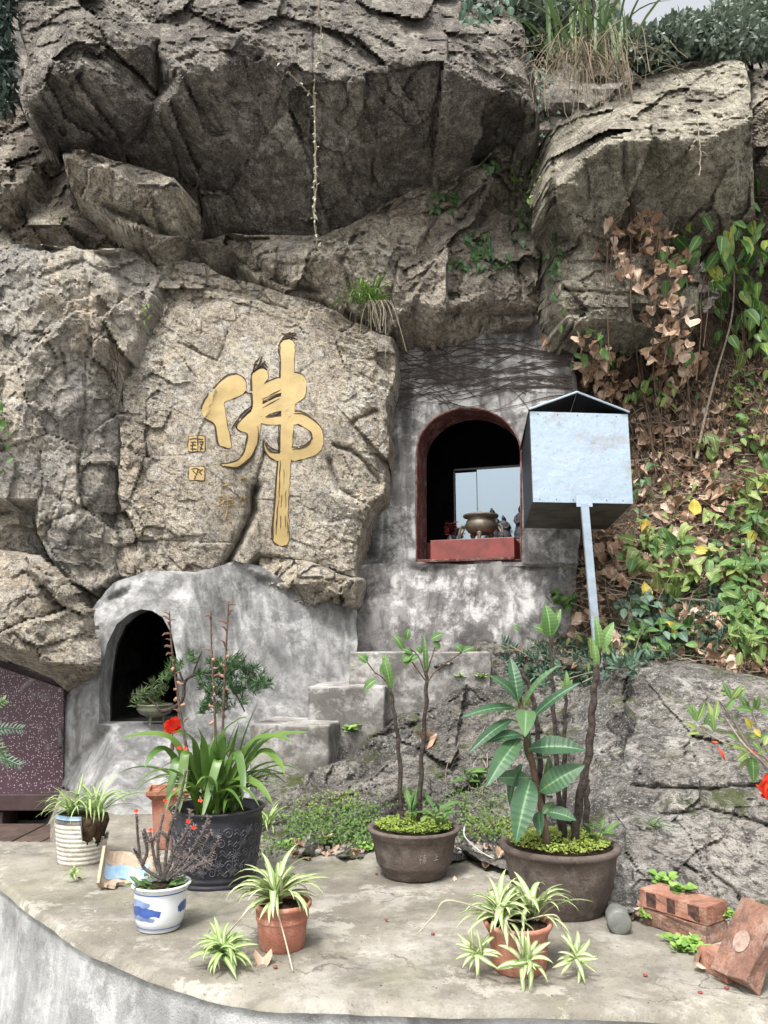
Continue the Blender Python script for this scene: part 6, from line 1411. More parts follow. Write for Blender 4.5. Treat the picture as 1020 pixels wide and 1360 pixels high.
# red flower on a thin stalk over the square planter
def poppy(label, u, v_, D, r, par_pts, cat='flower', n=7):
    c = P(u, v_, D); t = thing('red_flower', label, cat, c)
    pm = []
    for s_ in range(3):
        V = []; Fq = []
        for i in range(6):
            for k in range(7):
                tt = i / 5; s2 = (k / 6 - .5) * 2; w = math.sin(math.pi * min(.97, tt * .75 + .1)) * .62
                V.append((tt * math.cos(.9 * tt), s2 * w, tt * math.sin(.9 * tt) * .8 + .12 * s2 * s2 + .05 * math.sin(k * 2.3 + s_ * 2 + i)))
        for i in range(5):
            for k in range(6): Fq.append((i * 7 + k, i * 7 + k + 1, (i + 1) * 7 + k + 1, (i + 1) * 7 + k))
        pm.append(mesh('petal', V, Fq, REDP_, True))
    for k in range(n):
        link('petal', pm[k % 3], t, Matrix.Translation(c) @ Rx(55) @ Rz(k * 360 / n * 2) @ Ry(-20 if k % 2 else 8) @ Matrix.Scale(r, 4))
    pp = catmull(par_pts, 6); link('stem', rebase(mesh('stem', *tube(pp, .0022, 5), TWIG, True), pp[0]), t, pp[0])
    return t
Dp = SQ[0].y
f1_ = poppy('vivid red flower hanging in front of the grotto sill', 231, 967, Dp - .1, .052, [P(229, 1050, Dp), P(227, 1005, Dp - .06), P(230, 970, Dp - .09)])
link('bud', mesh('bud', *lathe([(0, -.03), (.008, -.02), (.010, 0), (.006, .016), (0, .024)], 12)[:2], POD, True), f1_, P(229, 990, Dp - .09))

# ------------------------------------------------------------------ cliff plants
ROCKN = ('overhanging_boulder', 'brow_rock', 'ledge_rock', 'wedge_rock', 'tilted_rock', 'fractured_rock', 'crag_boulder', 'corner_crag', 'grey_slab', 'carved_slab', 'cliff', 'hillside', 'shrine_wall', 'shrine_plinth', 'slope_rock', 'outcrop_rock')
def scatter(poly, n, names=None, tries=6):
    xs = [p[0] for p in poly]; ys = [p[1] for p in poly]; o = []; k = 0
    while len(o) < n and k < n * tries:
        k += 1; u, v_ = rnd.uniform(min(xs), max(xs)), rnd.uniform(min(ys), max(ys))
        if not inside(np.array([u]), np.array([v_]), poly)[0]: continue
        if names: l, nn = hit_on(u, v_, names)
        else: l, nn, _ = hit(u, v_)
        if l is not None: o.append((l, nn))
    return o
def climber(name, label, cat, poly, n, size, meshes, lift=(.01, .06), down=.8, stems=True, group=None, names=None, stemmat=None, jit=.5, sy=1.0, stuff=False):
    pts = scatter(poly, n, names or ROCKN)
    if not pts: return None
    c = min((p for p, _ in pts), key=lambda p: p.z); t = thing(name, label, cat, c, group); mb = MB()
    prev = None
    for i, (p, nn) in enumerate(pts):
        q = p + nn * rnd.uniform(*lift); tip = Vector((0, -.25, -down)) + rdir() * .6; nr = (nn + Vector((0, -.5, .5)) + rdir() * jit)
        s_ = size * rnd.uniform(.65, 1.2)
        link('leaf', rnd.choice(meshes), t, orient(q, tip, nr, s_, sy))
        if stems and i: 
            near = min(pts[:i], key=lambda a: (a[0] - p).length)[0]
            mid = (q + near) / 2 + rdir() * .01; mb.add(*tube([near, mid, q], .0022, 4, False))
    if stems and mb.v: link('stem', rebase(mb.mesh('stem', stemmat or TWIG), c), t, c)
    return t
IV = [leaf_mesh('leaf', L_IVY, w, 5, sag=s_, shape='heart', seed=i, wave=.5) for i, (w, s_) in enumerate(((.9, .1), (.75, .25), (1.0, .2)))]
IVB = [leaf_mesh('leaf', L_BLU, w, 5, sag=s_, seed=i, wave=.4) for i, (w, s_) in enumerate(((.6, .1), (.5, .25), (.7, .2)))]
DRL = [leaf_mesh('leaf', L_DRY, w, 7, sag=s_, fold=.25, shape='round', wave=2.0, curl=cu, seed=i) for i, (w, s_, cu) in enumerate(((1.0, .3, .8), (.85, .5, 1.2), (1.1, -.2, .5), (.9, .1, -1), (.8, .7, 1.0), (1.0, -.5, .6)))]
YL = [leaf_mesh('leaf', L_YEL, w, 6, sag=s_, shape='heart', wave=.6, seed=i) for i, (w, s_) in enumerate(((.75, .2), (.85, .1), (.65, .4)))]
YO = [leaf_mesh('leaf', L_YEL, w, 6, sag=s_, shape='ovate', wave=.4, seed=i) for i, (w, s_) in enumerate(((.42, .2), (.5, .1), (.38, .3)))]
MO = [leaf_mesh('leaf', L_MID, w, 6, sag=s_, shape='ovate', wave=.5, seed=i) for i, (w, s_) in enumerate(((.5, .2), (.6, .1), (.45, .4)))]
GD = [leaf_mesh('leaf', L_GLD, w, 6, sag=s_, shape='ovate', wave=.8, seed=i) for i, (w, s_) in enumerate(((.6, .2), (.7, .1)))]
E_ = lambda u, v_, a, b_: [(u + a * math.cos(t), v_ + b_ * math.sin(t)) for t in np.linspace(0, 6.283, 11)[:-1]]
GI = 'ivy sprays on the fractured rock'
for (u, v_, a, b_, n, lab) in ((590, 268, 22, 12, 24, 'small ivy spray under the lip of the dark overhang'), (633, 325, 20, 14, 28, 'dense ivy knot in the middle of the fractured rock'), (648, 350, 30, 14, 30, 'ivy trailing just above the dry creeper'), (605, 350, 18, 8, 14, 'thin ivy shoot low on the fractured rock, farthest from the cleft'),
                         (703, 238, 24, 30, 44, 'light green ivy bush at the top of the cleft'), (690, 305, 10, 30, 14, 'sparse ivy strand beside the cleft'), (735, 345, 8, 55, 26, 'ivy column running down the dark cleft'), (655, 220, 16, 5, 10, 'ivy shoot along the upper ridge of the fractured rock')):
    climber('ivy', lab, 'ivy', E_(u, v_, a, b_), n, .075, IV if 'light' not in lab else YO, group=GI)
climber('ivy', 'ivy hanging from the top of the dark overhang beside the grass clump', 'ivy', [(600, -10), (680, -10), (665, 35), (610, 40)], 90, .10, IVB, lift=(.02, .15))
climber('ivy', 'small leaves in the cleft under the hanging dry grass', 'ivy', [(690, 60), (740, 90), (740, 180), (715, 180)], 60, .07, IVB, lift=(.02, .1))
climber('vine_sprig', 'tiny green sprig at the joint between the grey slab and the carved slab', 'plant', E_(190, 410, 6, 18), 12, .05, YO)
climber('vine_sprig', 'yellow green sprig on the dark cracked rock band', 'plant', E_(76, 295, 9, 12), 12, .05, YO)
climber('vine_sprig', 'small leaf clump at the very edge of the grey slab', 'plant', E_(0, 565, 8, 35), 26, .07, MO, lift=(.05, .2))
# grass clump beside the carved slab
def grass_clump(label, u, v_, n, Lm, mat, dr=(60, 150), hang=12, wr=.03, seed=1, name='grass_clump', stuffn=0, spread=.05):
    l, nn, _ = hit(u, v_); l = l + nn * .05 + Vector((0, -.08, 0)); t = thing(name, label, 'grass', l); rr = random.Random(seed)
    bm_ = [blade_mesh('leaf', mat, e0, d_, wr, n=10, tw=tw) for e0, d_, tw in ((60, 140, .05), (50, 140, -.08), (35, 120, .1), (70, 120, -.03), (15, 100, .04), (75, 60, .02))]
    for k in range(n):
        a = rr.uniform(180, 360) if rr.random() < .8 else rr.uniform(0, 180); L_ = Lm * rr.uniform(.5, 1.1)
        link('leaf', rr.choice(bm_), t, Matrix.Translation(l + Vector((rr.uniform(-spread, spread), rr.uniform(-.02, .05), rr.uniform(-.03, .03)))) @ Rz(a) @ Matrix.Scale(L_, 4))
    mb = MB()
    for k in range(hang):
        p = l + Vector((rr.uniform(-.02, spread * 2.2), 0, -.06)); x = rr.uniform(-.05, .12)
        zz = rr.uniform(.12, .5); x = rr.uniform(-.16, .16); mb.add(*tube(catmull([p, p + Vector((x * .4, -.06, .03)), p + Vector((x * .9, -.10, -zz * .4)), p + Vector((x * rr.uniform(.6, 1.5), -rr.uniform(.03, .12), -zz))], 3), rr.uniform(.0012, .0028), 4, False))
    if hang: link('dead_blades', rebase(mb.mesh('dead_blades', DRYG), l), t, l, kind='stuff')
    return t
grass_clump('bright green grass clump with pale dead blades beside the carved slab', 485, 400, 64, .34, L_GRS, hang=16, wr=.05, seed=3, spread=.09)
# hanging vine in front of the overhang
def hang_vine(label, q, D0_, D1_, w, n, sz, mat=PALETW, meshes=None, name='hanging_vine'):
    k = len(q); pts = catmull([P(u, v_, D0_ + (D1_ - D0_) * i / (k - 1)) for i, (u, v_) in enumerate(q)], 8); pts = [p + Vector((rnd.uniform(-.006, .006), 0, 0)) for p in pts]; c = pts[0]; t = thing(name, label, 'vine', pts[-1])
    link('stem', rebase(mesh('stem', *tube(pts, w, 5), mat, True), c), t, c)
    for i in range(n):
        p = rnd.choice(pts[len(pts) // 4:]); link('leaf', rnd.choice(meshes or IV), t, orient(p + Vector((0, -.01, 0)), rdir() + Vector((0, 0, -.6)), Vector((0, -1, .4)) + rdir() * .4, sz * rnd.uniform(.6, 1.3)))
    return t
PW = [leaf_mesh('leaf', leaf_mat('pale_small_leaf', [(.25, .28, .18), (.45, .45, .33), (.55, .53, .42)], vein=False), .5, 3, seed=4)]
hang_vine('long pale vine hanging down the dark overhang above the carved slab', [(425, -20), (424, 20), (427, 55), (418, 100), (419, 170), (420, 240), (418, 300), (424, 340)], 5.1, 5.7, .006, 60, .035, meshes=PW)
hang_vine('second thin vine joining the long pale vine from the side', [(320, 30), (345, 58), (375, 88), (405, 118), (416, 135), (418, 200), (417, 290)], 5.1, 5.6, .0045, 30, .03, meshes=PW)
hang_vine('dry root tassel hanging below the lip of the olive tan crag', [(925, 150), (928, 180), (930, 205), (929, 235)], 4.9, 4.85, .004, 16, .04, meshes=[leaf_mesh('leaf', DRYG, .1, 3, sag=.5)])
# creeper of dry stems on the plaster
mb = MB(); rr = random.Random(4); cp0 = None
for k in range(120):
    u, v_ = (rr.uniform(520, 740), rr.uniform(440, 525)) if k % 3 else (rr.uniform(525, 600), rr.uniform(450, 540)); a = rr.choice((rr.uniform(-.5, .35), rr.uniform(2.8, 3.6))); pts = []
    for s_ in range(rr.randint(8, 20)):
        if not (516 < u < 762 and 430 < v_ < 548): break
        l, nn = hit_on(u, v_, ('shrine_wall',))
        if l is None: break
        pts.append(l + nn * .008); a += rr.uniform(-.28, .28); u += 6 * math.cos(a); v_ += 6 * math.sin(a) + .3
    if len(pts) > 3:
        n = len(pts); mb.add(*tube(pts, [.0055 * rr.uniform(.5, 1) * (1 - .7 * i / n) for i in range(n)], 4, False))
for k in range(16):
    u, v_ = 760, rr.uniform(470, 530); a = 3.14 + rr.uniform(-.1, .35); pts = []
    for s_ in range(40):
        l, nn = hit_on(u, v_, ('shrine_wall',))
        if l is None or v_ > 550: break
        pts.append(l + nn * .012); a += rr.uniform(-.14, .14); a += (3.05 - a) * .1; u += 6 * math.cos(a); v_ += 6 * math.sin(a)
    if len(pts) > 3: mb.add(*tube(pts, [.007 * (1 - .8 * i / len(pts)) for i in range(len(pts))], 4, False))
c = Vector(mb.v[0]); o = link('dry_creeper', rebase(mb.mesh('dry_creeper', plain('creeper_stem', (.075, .058, .05), .95)), c), None, c, kind='stuff'); props(o, 'tangle of leafless creeper stems on the grey plaster above the red arch', 'creeper')

# bushes at the top
def bush(label, clumps, D, mat, n, size, thick=.5, name='bush', cat='bush', wr=.5, trunk=True):
    u, v_, ru, rv = clumps[0][:4]; c = P(u, v_ + rv, D); t = thing(name, label, cat, c); mb = MB(); lm = mduv(leaf_mesh('f', mat, wr, 3, sag=.2))
    tot = sum(q[2] * q[3] for q in clumps)
    for (u, v_, ru, rv) in clumps:
        for k in range(int(n * ru * rv / tot)):
            a = rnd.uniform(0, 6.283); r = rnd.random() ** .45; y = rnd.uniform(-1, 1)
            p = P(u + ru * r * math.cos(a), v_ + rv * r * math.sin(a), D + thick * y * math.sqrt(max(0, 1 - r * r * .8)))
            mb.addM(lm, orient(p, rdir() + Vector((0, -.4, -.1)), Vector((0, -.5, .8)) + rdir() * .8, size * rnd.uniform(.6, 1.3)))
    link('foliage', rebase(mb.mesh('foliage', mat), c), t, c, kind='stuff')
    if trunk:
        tb = MB()
        for k in range(7): tb.add(*tube(catmull([c + Vector((rnd.uniform(-.2, .2), .1, -.3)), P(u + rnd.uniform(-20, 20), v_ + 10, D), P(u + rnd.uniform(-40, 40), v_ - rv * .7, D + rnd.uniform(-.2, .2))], 4), .012, 5, False))
        link('branches', rebase(tb.mesh('branches', BARK), c), t, c, kind='stuff')
    return t
bush('dark leafy bush spilling over the olive tan crag', [(880, 62, 55, 28), (960, 50, 60, 32), (915, 42, 40, 24), (845, 70, 30, 18)], 6.2, L_BSH, 8500, .07, .5)
bush('bush in the upper corner behind the crag', [(1010, 35, 45, 45), (1060, 40, 50, 50), (975, 22, 40, 20)], 6.8, L_BSH, 5500, .08, .5)
bush('loose bush rising behind the tall grass clump', [(720, 0, 50, 45), (780, 40, 40, 40), (820, 50, 18, 25), (700, 35, 30, 30)], 6.5, L_BSH, 3800, .10, .6)
bush('dark hanging foliage in the upper corner beside the overhang', [(0, 40, 16, 60), (5, 110, 14, 40), (-10, 0, 26, 40)], 5.6, leaf_mat('dark_foliage', [(.03, .05, .04), (.06, .09, .07), (.10, .13, .11)], vein=False), 2600, .09, .25, wr=.3)
bush('little blue green shrub on top of the crag under the bush', [(865, 78, 24, 9)], 5.95, L_BLU, 350, .09, .12, trunk=False)
L_GRD = leaf_mat('dark_grass', [(.04, .09, .03), (.09, .15, .05), (.17, .24, .09)], trans=.2, vein=False)
def tall_grass(label, u, v_, D, n, Lm, mat, hang, seed):
    c = P(u, v_, D); t = thing('tall_grass', label, 'grass', c); rr = random.Random(seed)
    bm_ = [blade_mesh('leaf', mat, e0, d_, .03, n=8, tw=tw) for e0, d_, tw in ((88, 20, .05), (80, 45, -.08), (72, 80, .1), (85, 10, -.03), (65, 60, .04))]
    for k in range(n):
        L_ = Lm * rr.uniform(.5, 1.15); link('leaf', rr.choice(bm_), t, Matrix.Translation(c + Vector((rr.uniform(-.35, .35), rr.uniform(-.1, .15), rr.uniform(-.05, .1)))) @ Rz(rr.uniform(0, 360)) @ Matrix.Scale(L_, 4))
    mb = MB()
    for k in range(hang):
        p = c + Vector((rr.gauss(0, .2), rr.uniform(-.1, .1), rr.uniform(-.15, .1))); x = rr.uniform(-.4, .4); z = rr.uniform(.05, .8) * rr.uniform(.3, 1)
        mb.add(*tube(catmull([p, p + Vector((x * .5, -rr.uniform(.0, .2), rr.uniform(.0, .15))), p + Vector((x * rr.uniform(.6, 1.2), -rr.uniform(.1, .26), -z * .5)), p + Vector((x * rr.uniform(.6, 1.4), -rr.uniform(.1, .25), -z))], 3), rr.uniform(.0015, .004), 4, False))
    link('dead_blades', rebase(mb.mesh('dead_blades', DRYG), c), t, c, kind='stuff')
tall_grass('tall green grass clump with pale dead blades hanging over the cleft', 780, 85, 5.8, 70, .85, L_GRD, 150, 3)
for k, (q, w) in enumerate((([(778, 90), (775, 40), (776, -30)], .022), ([(760, 85), (775, 45), (790, 10), (770, -30)], .016), ([(705, 60), (745, 30), (790, -20)], .010))):
    pts = catmull([P(u, v_, 5.75) for u, v_ in q], 6); o = link('bare_stem', rebase(mesh('bare_stem', *tube(pts, w, 7), BARK, True), pts[0]), None, pts[0]); props(o, ['thick upright bare stem in the tall grass clump', 'crooked bare stem crossing the upright one in the grass', 'thin bare stem leaning over the cleft'][k], 'stem', 'bare stems in the tall grass')

# shrub and dead vine on the bank
BIGM = [leaf_mesh('leaf', leaf_mat('shrub_leaf', [(.035, .10, .03), (.07, .17, .045), (.13, .25, .07), (.35, .38, .07)], rough=.35), w, 7, sag=s_, seed=i, wave=.4) for i, (w, s_) in enumerate(((.48, .2), (.55, .35), (.42, .1)))]
sh = climber('leafy_shrub', 'glossy broad leaved shrub hanging down beside the crag', 'shrub', [(905, 320), (950, 285), (1030, 300), (1040, 470), (990, 480), (965, 430), (925, 400)], 150, .165, BIGM, lift=(.05, .5), down=1.0)
climber('leafy_shrub', 'small broad leaved spray above the glossy shrub', 'shrub', [(912, 295), (960, 285), (965, 330), (930, 335)], 14, .2, BIGM, lift=(.1, .4))
climber('leafy_shrub', 'shrub with bluish leaves at the frame edge above the bank', 'shrub', [(985, 270), (1040, 250), (1040, 330), (1000, 320)], 34, .14, MO, lift=(.1, .4))
climber('dead_vine', 'trail of curled brown leaves running down beside the crag', 'vine', [(812, 320), (828, 262), (850, 262), (870, 330), (905, 420), (915, 470), (895, 540), (870, 520), (880, 440), (850, 380), (815, 360)], 170, .088, DRL, lift=(.04, .25), down=1.0)
climber('dead_vine', 'dense hanging bunch of brown leaves below the trail', 'vine', [(868, 420), (905, 420), (905, 520), (880, 525)], 90, .095, DRL, lift=(.1, .3), down=1.2)
climber('dead_vine', 'brown leaf tangle just above the metal box lid', 'vine', [(770, 430), (800, 440), (835, 520), (830, 560), (800, 540), (775, 500)], 90, .085, DRL, lift=(.04, .2))
climber('dead_vine', 'few curled brown leaves on the plaster near the creeper', 'vine', E_(727, 455, 8, 12), 4, .09, DRL, lift=(.02, .05), stems=False)
climber('leaf_vine', 'green vine leaves among the brown ones above the box lid', 'vine', [(758, 425), (800, 420), (830, 450), (800, 490), (760, 470)], 28, .11, MO, lift=(.05, .2))
climber('leaf_vine', 'light green vine sprig beside the corner of the metal box', 'vine', E_(855, 530, 25, 16), 24, .09, YO, lift=(.1, .3))
climber('leaf_vine', 'dark green leaves mixed into the brown trail', 'vine', [(835, 330), (905, 340), (925, 430), (900, 450), (850, 350)], 22, .14, MO, lift=(.1, .3))
# thin upright stems on the bank
for k, (q, w, lab) in enumerate((([(838, 290), (838, 400), (850, 500), (862, 560), (872, 640)], .009, 'thin brown stem rising through the dead leaf trail'), ([(975, 348), (972, 420), (950, 500), (935, 560), (925, 610)], .013, 'long pale curved stem under the glossy shrub'), ([(873, 420), (868, 500), (885, 600), (893, 650)], .008, 'dark thin stem beside the dead leaf bunch'),
                            ([(905, 440), (915, 520), (918, 600), (920, 620)], .010, 'straight dark stem meeting the curved one at its foot'), ([(840, 540), (870, 600), (895, 650)], .007, 'short slanting stem beside the metal box'), ([(925, 500), (905, 560), (912, 615)], .006, 'bent twig between the dark stems'), ([(880, 700), (905, 668), (935, 640), (950, 628)], .013, 'dead forked branch lying across the bank'), ([(850, 708), (880, 700), (895, 690)], .017, 'short dead log lying across the bank'))):
    pts = []
    for u, v_ in q:
        l, nn, _ = hit(u, v_); pts.append(l + Vector((0, -.12 if k < 6 else -.04, 0)))
    for i in range(len(pts)): pts[i].y = min(pts[i].y, pts[-1].y + .15) if k < 6 else pts[i].y
    pts = [P(u, v_, p.y) for (u, v_), p in zip(q, pts)]; pts = catmull(pts, 7); n = len(pts)
    o = link('bare_stem', rebase(mesh('bare_stem', *tube(pts, [w * (.5 + .5 * i / n) for i in range(n)], 7), PALETW if k in (1, 7) else TWIG, True), pts[-1]), None, pts[-1]); props(o, lab, 'stem', 'bare stems on the leafy bank')

mb = MB()
for k in range(150):
    u, v_ = rnd.uniform(780, 1015), rnd.uniform(330, 640); l, nn = hit_on(u, v_, ROCKN)
    if l is None: continue
    l = l + Vector((0, -rnd.uniform(.03, .25), 0)); x = rnd.uniform(-.22, .22); z = rnd.choice((1, 1, -1)) * rnd.uniform(.15, .7)
    mb.add(*tube(catmull([l, l + Vector((x * .3, rnd.uniform(-.06, .06), z * .4)), l + Vector((x, rnd.uniform(-.08, .08), z))], 4), rnd.uniform(.0018, .005), 4, False))
c = P(900, 600, 5.9); o = link('tangled_stems', rebase(mb.mesh('tangled_stems', TWIG), c), None, c, kind='stuff'); props(o, 'tangle of thin brown vine stems over the upper bank', 'vines')
# ground litter and low plants on the bank
BANK = [(765, 560), (850, 520), (1030, 470), (1030, 905), (930, 885), (870, 878), (800, 895), (700, 880), (665, 860), (760, 810), (770, 720), (845, 690), (845, 560)]
HN = ('hillside', 'slope_rock', 'outcrop_rock')
mb = MB(); dl = [mduv(leaf_mesh('d', L_DRY, w, 4, fold=.3, sag=s_, wave=2.0, curl=.8, shape='round', seed=i)) for i, (w, s_) in enumerate(((.8, .2), (.6, .5), (.9, -.2)))]
for p, nn in scatter(BANK, 1700, HN): mb.addM(rnd.choice(dl), orient(p + nn * rnd.uniform(0, .03), rdir(), nn + rdir() * .6, rnd.uniform(.025, .06)))
c = P(900, 800, 4.9); o = link('leaf_litter', rebase(mb.mesh('leaf_litter', L_DRY), c), None, c, kind='stuff'); props(o, 'layer of small dry leaf scraps over the sloping bank', 'leaf litter')
mb = MB()
for p, nn in scatter(BANK, 1000, HN):
    d = (lambda r: Vector((r.x, r.y * .3, r.z * .45)))(rdir()).normalized(); L_ = rnd.uniform(.08, .3); q = p + nn * .02
    mb.add(*tube([q, q + d * L_ * .5 + nn * rnd.uniform(0, .03), q + d * L_], rnd.uniform(.0015, .0035), 3, False))
o = link('dry_straw', rebase(mb.mesh('dry_straw', DRYG), c), None, c, kind='stuff'); props(o, 'dry grass straws and twigs strewn over the sloping bank', 'straw')
mb = MB(); ngl = mduv(leaf_mesh('g', L_BLU, .22, 3, sag=.3, shape='lance'))
for poly, k in (([(845, 780), (960, 780), (960, 870), (840, 890)], 300), ([(700, 870), (860, 830), (850, 900), (700, 900)], 240), ([(660, 850), (740, 840), (760, 900), (690, 930)], 120)):
    for p, nn in scatter(poly, k, HN):
        for j in range(4): mb.addM(ngl, orient(p + nn * .02, nn + rdir() * .9, rdir(), rnd.uniform(.05, .09)))
o = link('low_herbs', rebase(mb.mesh('low_herbs', L_BLU), c), None, c, kind='stuff'); props(o, 'low grey green herbs covering the foot of the bank', 'ground cover')
# big dry leaves one by one
FA = [(830, 560), (1030, 520), (1030, 720), (900, 780), (800, 780), (780, 720), (845, 690)]
for i, (p, nn) in enumerate(scatter(FA, 150, HN) + scatter([(780, 740), (1030, 740), (1030, 900), (760, 880)], 60, HN)):
    o = link('fallen_leaf', rnd.choice(DRL), None, orient(p + nn * .04, rdir(), nn + rdir() * .5 + Vector((0, -.3, 0)), rnd.uniform(.07, .12)))
    props(o, 'curled pale brown leaf fallen on the sloping bank', 'fallen leaf', 'brown leaves fallen on the bank')
# leafy plants on the bank
GB = 'leafy plants on the bank'
def bankplant(lab, u, v_, a, b_, n, size, meshes, lift=(.05, .22), name='bank_plant', down=.4): climber(name, lab, 'plant', E_(u, v_, a, b_), n, size, meshes, lift=lift, down=down, group=GB, names=HN, jit=.8)
bankplant('bright green arrow leaved plant on the bank behind the metal post', 880, 740, 42, 26, 56, .12, YL + MO[:2])
bankplant('yellow green arrow leaved plant lower on the bank', 900, 785, 40, 20, 40, .115, YL + YO)
bankplant('large leaved green vine mass on the bank against the frame edge', 985, 740, 45, 50, 100, .12, YL + MO + MO)
bankplant('dark green leaved patch below the yellow green plants', 1000, 820, 30, 30, 70, .105, MO + YO[:1])
bankplant('rosette of rounded bluish green leaves above the outcrop', 885, 862, 42, 24, 80, .10, [leaf_mesh('leaf', L_BLU, .6, 6, seed=9, wave=.3), leaf_mesh('leaf', L_MID, .6, 6, seed=10, wave=.3)])
bankplant('bluish herb patch beside the metal post', 850, 820, 30, 20, 60, .075, IVB)
bankplant('green sprig high on the bank by the frame edge', 1000, 595, 24, 34, 30, .10, YO + MO)
bankplant('yellowish sprig on the bank under the green sprig', 1005, 650, 18, 24, 24, .11, YL)
bankplant('light green young leaves near the middle of the bank', 940, 605, 18, 12, 10, .13, YO)
bankplant('pale leafed seedling on the bare bank beside the curved stem', 985, 540, 18, 20, 14, .10, YO)
bankplant('broad yellow green leaf pair beside the grotto side of the bank', 690, 840, 14, 14, 9, .12, YL)
bankplant('dark green leafy shoot beneath the metal box', 745, 800, 34, 16, 34, .12, MO)
bankplant('dim leafy sprig in the shade behind the metal post', 800, 660, 30, 40, 34, .10, IV)
bankplant('lime leaves at the edge of the outcrop top', 1000, 880, 22, 16, 26, .10, YO)
bankplant('small green leaves at the foot of the post', 810, 868, 25, 18, 36, .075, YO)
bankplant('scattered green climbing leaves up the outer edge of the bank', 1000, 520, 28, 50, 22, .10, MO + YO)
bankplant('green vine leaves crossing the leaf litter in the upper bank', 900, 500, 60, 40, 14, .085, MO + YO)
bankplant('small pale green leaves scattered over the middle of the bank', 930, 680, 70, 40, 22, .075, YO + YL)
bankplant('green leaves tangled at the lower outer corner of the bank', 1000, 855, 30, 25, 60, .10, MO + YL)
bankplant('small mixed leaves on the bank just beside the metal box', 860, 640, 22, 60, 16, .07, YO + IV)
for k, (u, v_) in enumerate(((873, 808), (908, 862), (975, 790), (945, 745), (860, 705), (722, 830), (705, 832), (1000, 720), (870, 800), (925, 700), (1005, 655))):
    l, nn = hit_on(u, v_, HN)
    if l is None: continue
    o = link('yellow_leaf', rnd.choice(GD), None, orient(l + nn * .12, rdir() + Vector((0, 0, -.5)), Vector((0, -1, .6)) + rdir() * .3, rnd.uniform(.10, .15))); props(o, 'single yellowed leaf among the green plants of the bank', 'leaf', 'yellowed leaves on the bank')

# growth along the foot of the slope rock
L_WEED = leaf_mat('weed_leaf', [(.03, .075, .02), (.06, .125, .03), (.13, .20, .05)], trans=.15, vein=False)
mb = MB(); ml = mduv(leaf_mesh('m', L_WEED, .8, 2, sag=.1))
for poly, k in (([(375, 1085), (470, 1070), (500, 1078), (500, 1130), (440, 1125), (380, 1115)], 1900), ([(330, 1118), (400, 1115), (400, 1140), (335, 1145)], 260), ([(600, 1040), (680, 1060), (670, 1120), (612, 1120)], 500), ([(490, 1060), (620, 1050), (620, 1075), (490, 1080)], 160)):
    for p, nn in scatter(poly, k, ('slope_rock', 'terrace')): mb.addM(ml, orient(p + nn * rnd.uniform(.004, .04), rdir() + Vector((0, -.3, .2)), Vector((0, -.6, .8)) + rdir() * .6, rnd.uniform(.009, .02)))
c = P(440, 1110, 3.9); o = link('small_weeds', rebase(mb.mesh('small_weeds', L_WEED), c), None, c, kind='stuff'); props(o, 'mat of tiny green weeds along the foot of the slope rock', 'ground cover')
mb = MB(); ml = mduv(leaf_mesh('m', L_MOS, .8, 2, sag=.1))
for poly, k in (([(390, 1060), (470, 1050), (500, 1075), (400, 1085)], 500), ([(620, 1085), (680, 1085), (680, 1112), (620, 1110)], 420)):
    for p, nn in scatter(poly, k, ('slope_rock',)): mb.addM(ml, orient(p + nn * rnd.uniform(.0, .02), rdir(), nn + rdir() * .5, rnd.uniform(.008, .016)))
o = link('moss_mat', rebase(mb.mesh('moss_mat', L_MOS), c), None, c, kind='stuff'); props(o, 'yellow green moss on the lowest shelf of the slope rock', 'moss')
CLV = [leaf_mesh('leaf', leaf_mat('clover_leaf', [(.13, .27, .05), (.22, .38, .08), (.32, .46, .12)], vein=False, trans=.25), w, 4, sag=.15, seed=i, shape='ovate') for i, w in enumerate((.8, .9))]
def weed(lab, u, v_, n, s_, sp_, meshes=CLV, up=.03, group='small weeds growing on rock and terrace', z=None):
    if z is None: l, nn, _ = hit(u, v_)
    else: l = G(u, v_, z)
    herb(lab, l, n, s_, meshes, elev=(0, .9), name='weed', group=group, spread=sp_)
weed('bushy clover like weed growing against the stacked bricks', 912, 1258, 110, .022, .05)
weed('sprig of weed at the far end of the stacked bricks', 965, 1218, 36, .02, .03); weed('weed tuft at the near corner of the brick stack by the bowl', 860, 1220, 24, .02, .025)
weed('small weed high on the foot rock', 876, 1172, 22, .03, .03); weed('leafy weed on the foot rock above the bricks', 908, 1185, 30, .024, .035)
weed('green weed in front of the lowest concrete step', 470, 972, 20, .05, .04); weed('small weed under the topmost step', 612, 900, 22, .03, .03); weed('grassy weed on the ledge of the outcrop', 868, 1098, 14, .05, .04, LANCE)
weed('leafy weed beside the topmost step', 640, 900, 16, .03, .04); weed('dark fern like weed behind the smaller clay bowl', 630, 1040, 40, .08, .07, LANCE); weed('weed at the base of the black glazed pot', 385, 1125, 30, .03, .05); weed('green weed beside the smaller clay bowl', 487, 1128, 40, .022, .04)
mb = MB()
for k in range(700):
    u, v_ = rnd.uniform(-20, 1040), rnd.uniform(1110, 1340)
    l, nn = hit_on(u, v_, ('terrace',))
    if l is None: continue
    s_ = rnd.uniform(.0012, .004); d = rdir() * s_; e_ = rdir() * s_
    mb.add([l + Vector((0, 0, s_)), l + d * .8, l + e_ * .9, l + Vector((-d.x, e_.y, 0))], [(0, 1, 2), (0, 2, 3), (0, 3, 1), (1, 3, 2)])
c = G(500, 1200); o = link('grit', rebase(mb.mesh('grit', plain('grit_stone', (.28, .24, .19), .95, var=.8, vs_=60, obj=False)), c), None, c, kind='stuff'); props(o, 'scattered grit and crumbs over the concrete terrace', 'grit')
